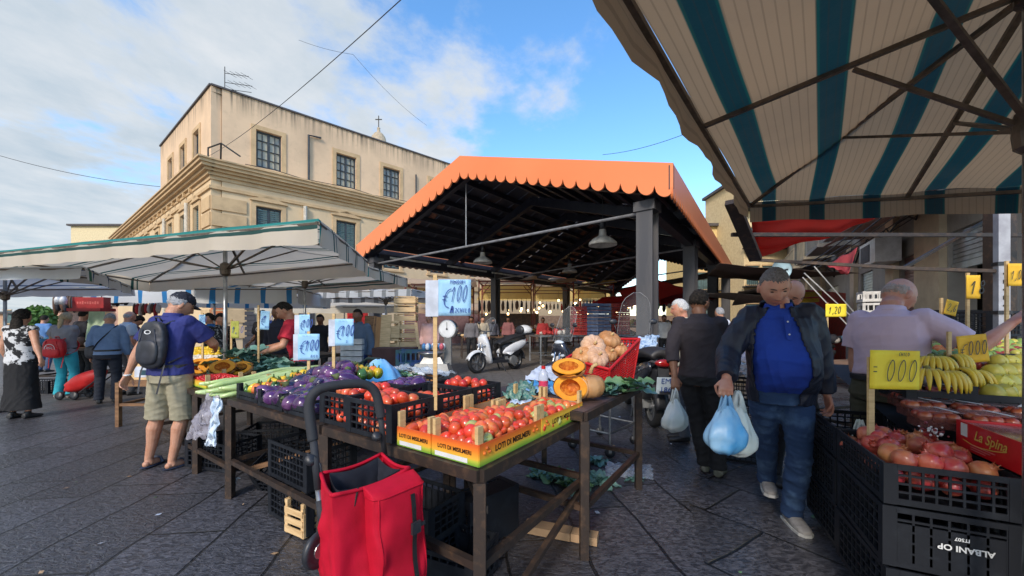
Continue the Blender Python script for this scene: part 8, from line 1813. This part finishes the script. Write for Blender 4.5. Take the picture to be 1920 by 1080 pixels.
person('dark-haired woman bending at the left stall behind the balding man',-8.2,8.1,-60,1.60,.018,SKIN,fabric('plum_top',(.10,.03,.06)),M_blk,SHOE,('full',H_DARK,.022),hp=25,lean=12)
person('shopper in blue shirt far off beside the round green tree',-13.6,11.0,0,1.66,.02,SKIN,fabric('mid_blue_shirt',(.10,.22,.45)),fabric('blue_jeans',(.05,.08,.15)),SHOE,('full',H_DARK,.010))
person('person in bright blue jacket behind the outstretched arm of the cap man',-5.98,7.5,150,1.62,.018,SKIN,fabric('bright_blue_jacket',(.01,.13,.38)),M_blk,SHOE,('full',H_DARK,.015),sleeve='long')
person('woman in black patterned top talking, just left of the umbrella pole',-5.55,7.2,-120,1.60,.018,SKIN,patt('small_flower_pattern',(.012,.012,.014),(.3,.3,.3),30,(.55,.58)),M_blk,SHOE,('full',H_DARK,.024),sleeve='long')
mt=person('stall keeper in black T-shirt with white emblem and arms held away',-5.25,8.0,175,1.70,.018,SKIN,fabric('black_tee',(.015,.015,.02)),M_blk,SHOE,('full',H_DARK,.010),hR=P(466,645,7.9),hL=P(516,645,7.9),collar=False)
s=MB(); s.lathe([(.035,0),(.05,.001)],(0,.155,1.28),18,M=Euler((R(-90),0,0)).to_matrix(),cap=False); s.build('emblem',M_white,mt)
person('person in dark clothes standing directly behind the red-shirted vendor',-3.95,6.4,170,1.72,.018,SKIN3,fabric('dark_navy_top',(.02,.022,.04)),M_blk,SHOE,('full',H_DARK,.012),sleeve='long')
mt=person('dark-haired person in black between the blue price cards',-4.3,8.5,185,1.62,.018,SKIN3,fabric('black_tee',(.015,.015,.02)),M_blk,SHOE,('full',H_DARK,.016),collar=False)
person('person in blue jeans behind the blue price card at the litter pile',-2.6,6.4,170,1.66,.016,SKIN3,fabric('slate_top',(.10,.14,.2)),fabric('deep_blue_jeans',(.015,.03,.12)),SHOE,('full',H_DARK,.010),sleeve='long')
for i,(px,Y,th,c_,lb) in enumerate(((805,9.5,160,(.68,.42,.38),'person in pale pink hooded top beside the wooden crate stack'),(884,14.2,180,(.16,.15,.16),'person in grey behind the white scooter handlebars'),(905,14.6,200,(.50,.42,.30),'person in beige right behind the white scooter'),(953,16.5,170,(.30,.12,.12),'person in maroon seen past the middle pavilion column'),(925,17.5,190,(.10,.10,.13),'person in dark clothes under the yellow stall cloth'),(1018,16.0,175,(.55,.05,.05),'person in red among the hanging goods'),(1610,10.5,180,(.15,.04,.04),'person in dark red by the shop wall far down the street'),(1245,13,170,(.6,.6,.58),'person in white far under the pavilion near the front column'),(1265,15,190,(.12,.2,.14),'person in green far under the pavilion behind the front column'))):
    person(lb,(px-960)/F*Y,Y,th,1.66+.02*(i%4),.022,[SKIN,SKIN3][i%2],fabric('distant_top_%d'%i,c_),M_blk,SHOE,('full',H_DARK,.012),sleeve='long')
def longhair(T,m,w,L,d=.06):
    I=INFO[T.name]; k=I['k']; c=I['hc']; s=MB(); nz=lambda q:1+.16*noise.noise(q*4)
    s.ball(c+I['HM']@Vector((0,-.085,-L/2+.03)),(w,d,L/2),I['HM'],nu=18,nv=14,fn=nz); s.v=[tuple(Vector(v)*k) for v in s.v]; s.build('long_hair',m,T,smooth=True)
longhair(w9,H_DARK,.085,.46); longhair(w10,H_BLOND,.04,.26,.03)
# pet-like small red trolley by the turquoise woman
q=Hh(148,748,0); t=thing('small_trolley','small red shopping trolley tipped over beside the woman in turquoise trousers','trolley',(q.x,q.y,0)); s=MB(); s.ball((.12,0,.34),(.42,.13,.15),Euler((0,R(-24),0)).to_matrix(),nu=20,nv=14,fn=lambda d:1+.12*noise.noise(d*2.5)); s.build('bag',M_rb if False else mat('red_trolley_nylon',(.62,.02,.02),.5,c2=(.5,.015,.015)),t,smooth=True)
for x_,y_ in ((-.22,-.12),(-.22,.12),(.05,-.12),(.05,.12)): s=MB(); s.lathe([(0,-.02),(.07,-.02),(.08,0),(.07,.02),(0,.02)],(x_,y_,.08),16,M=Matrix.Rotation(R(90),3,'X')); s.build('wheel',M_black,t,smooth=True)
s=MB(); s.tube([(-.22,-.1,.08),(.05,-.1,.08),(.5,-.1,.42)],.012,6); s.tube([(-.22,.1,.08),(.05,.1,.08),(.5,.1,.42)],.012,6); s.tube([(-.22,-.1,.08),(-.22,.1,.08)],.01,6); s.build('frame',M_black,t)
# small counter by the cap man
t=bar_table((-5.35,5.15),(-4.85,5.15),.6,.62,'small wooden table with a pale box left of the cap man',name='small_table',m=M_woodd)
s=MB(); s.box((0,0,.11),(.44,.3,.22)); t=thing('pale_wooden_box','pale wooden box with dark printed label on the small table','box',(-5.12,5.42,.62)); s.build('box_body',M_wood,t); s=MB(); s.box((.02,-.153,.11),(.30,.006,.15)); s.build('label_card',M_paper_w,t); s=MB(); s.box((.03,-.157,.10),(.16,.004,.07)); s.build('dark_print',mat('teal_print',(.02,.07,.10),.5),t)
for i,(a,b,Y,w_,lb) in enumerate(((60,175,7.9,1.0,'left stall counter in front of the shoppers at the far left'),(170,290,8.6,1.0,'stall counter behind the man in light blue'))):
    t=bar_table(tuple(P(a,YH,Y)),tuple(P(b,YH,Y+.2)),w_,.9,lb,name='stall_counter'); 
goods(60,175,8.0,.9,40,[M_g1,M_g5,M_g2,M_g4],'small dark or pale item on the far left stall counter','items on the far left counter',dy=.7); goods(172,288,8.7,.9,30,[M_g5,M_g4,M_paper_b,M_g1],'small item on the counter behind the man in light blue','items behind the man in light blue',dy=.7)
for i,(px,Y,l) in enumerate(((80,7.7,'left'),(150,7.75,'right'),)): crate(CRB,P(px,YH,Y)+Vector((0,0,-1.40)),.1,l+' dark crate on the ground under the far left counter','dark crates at the far left')
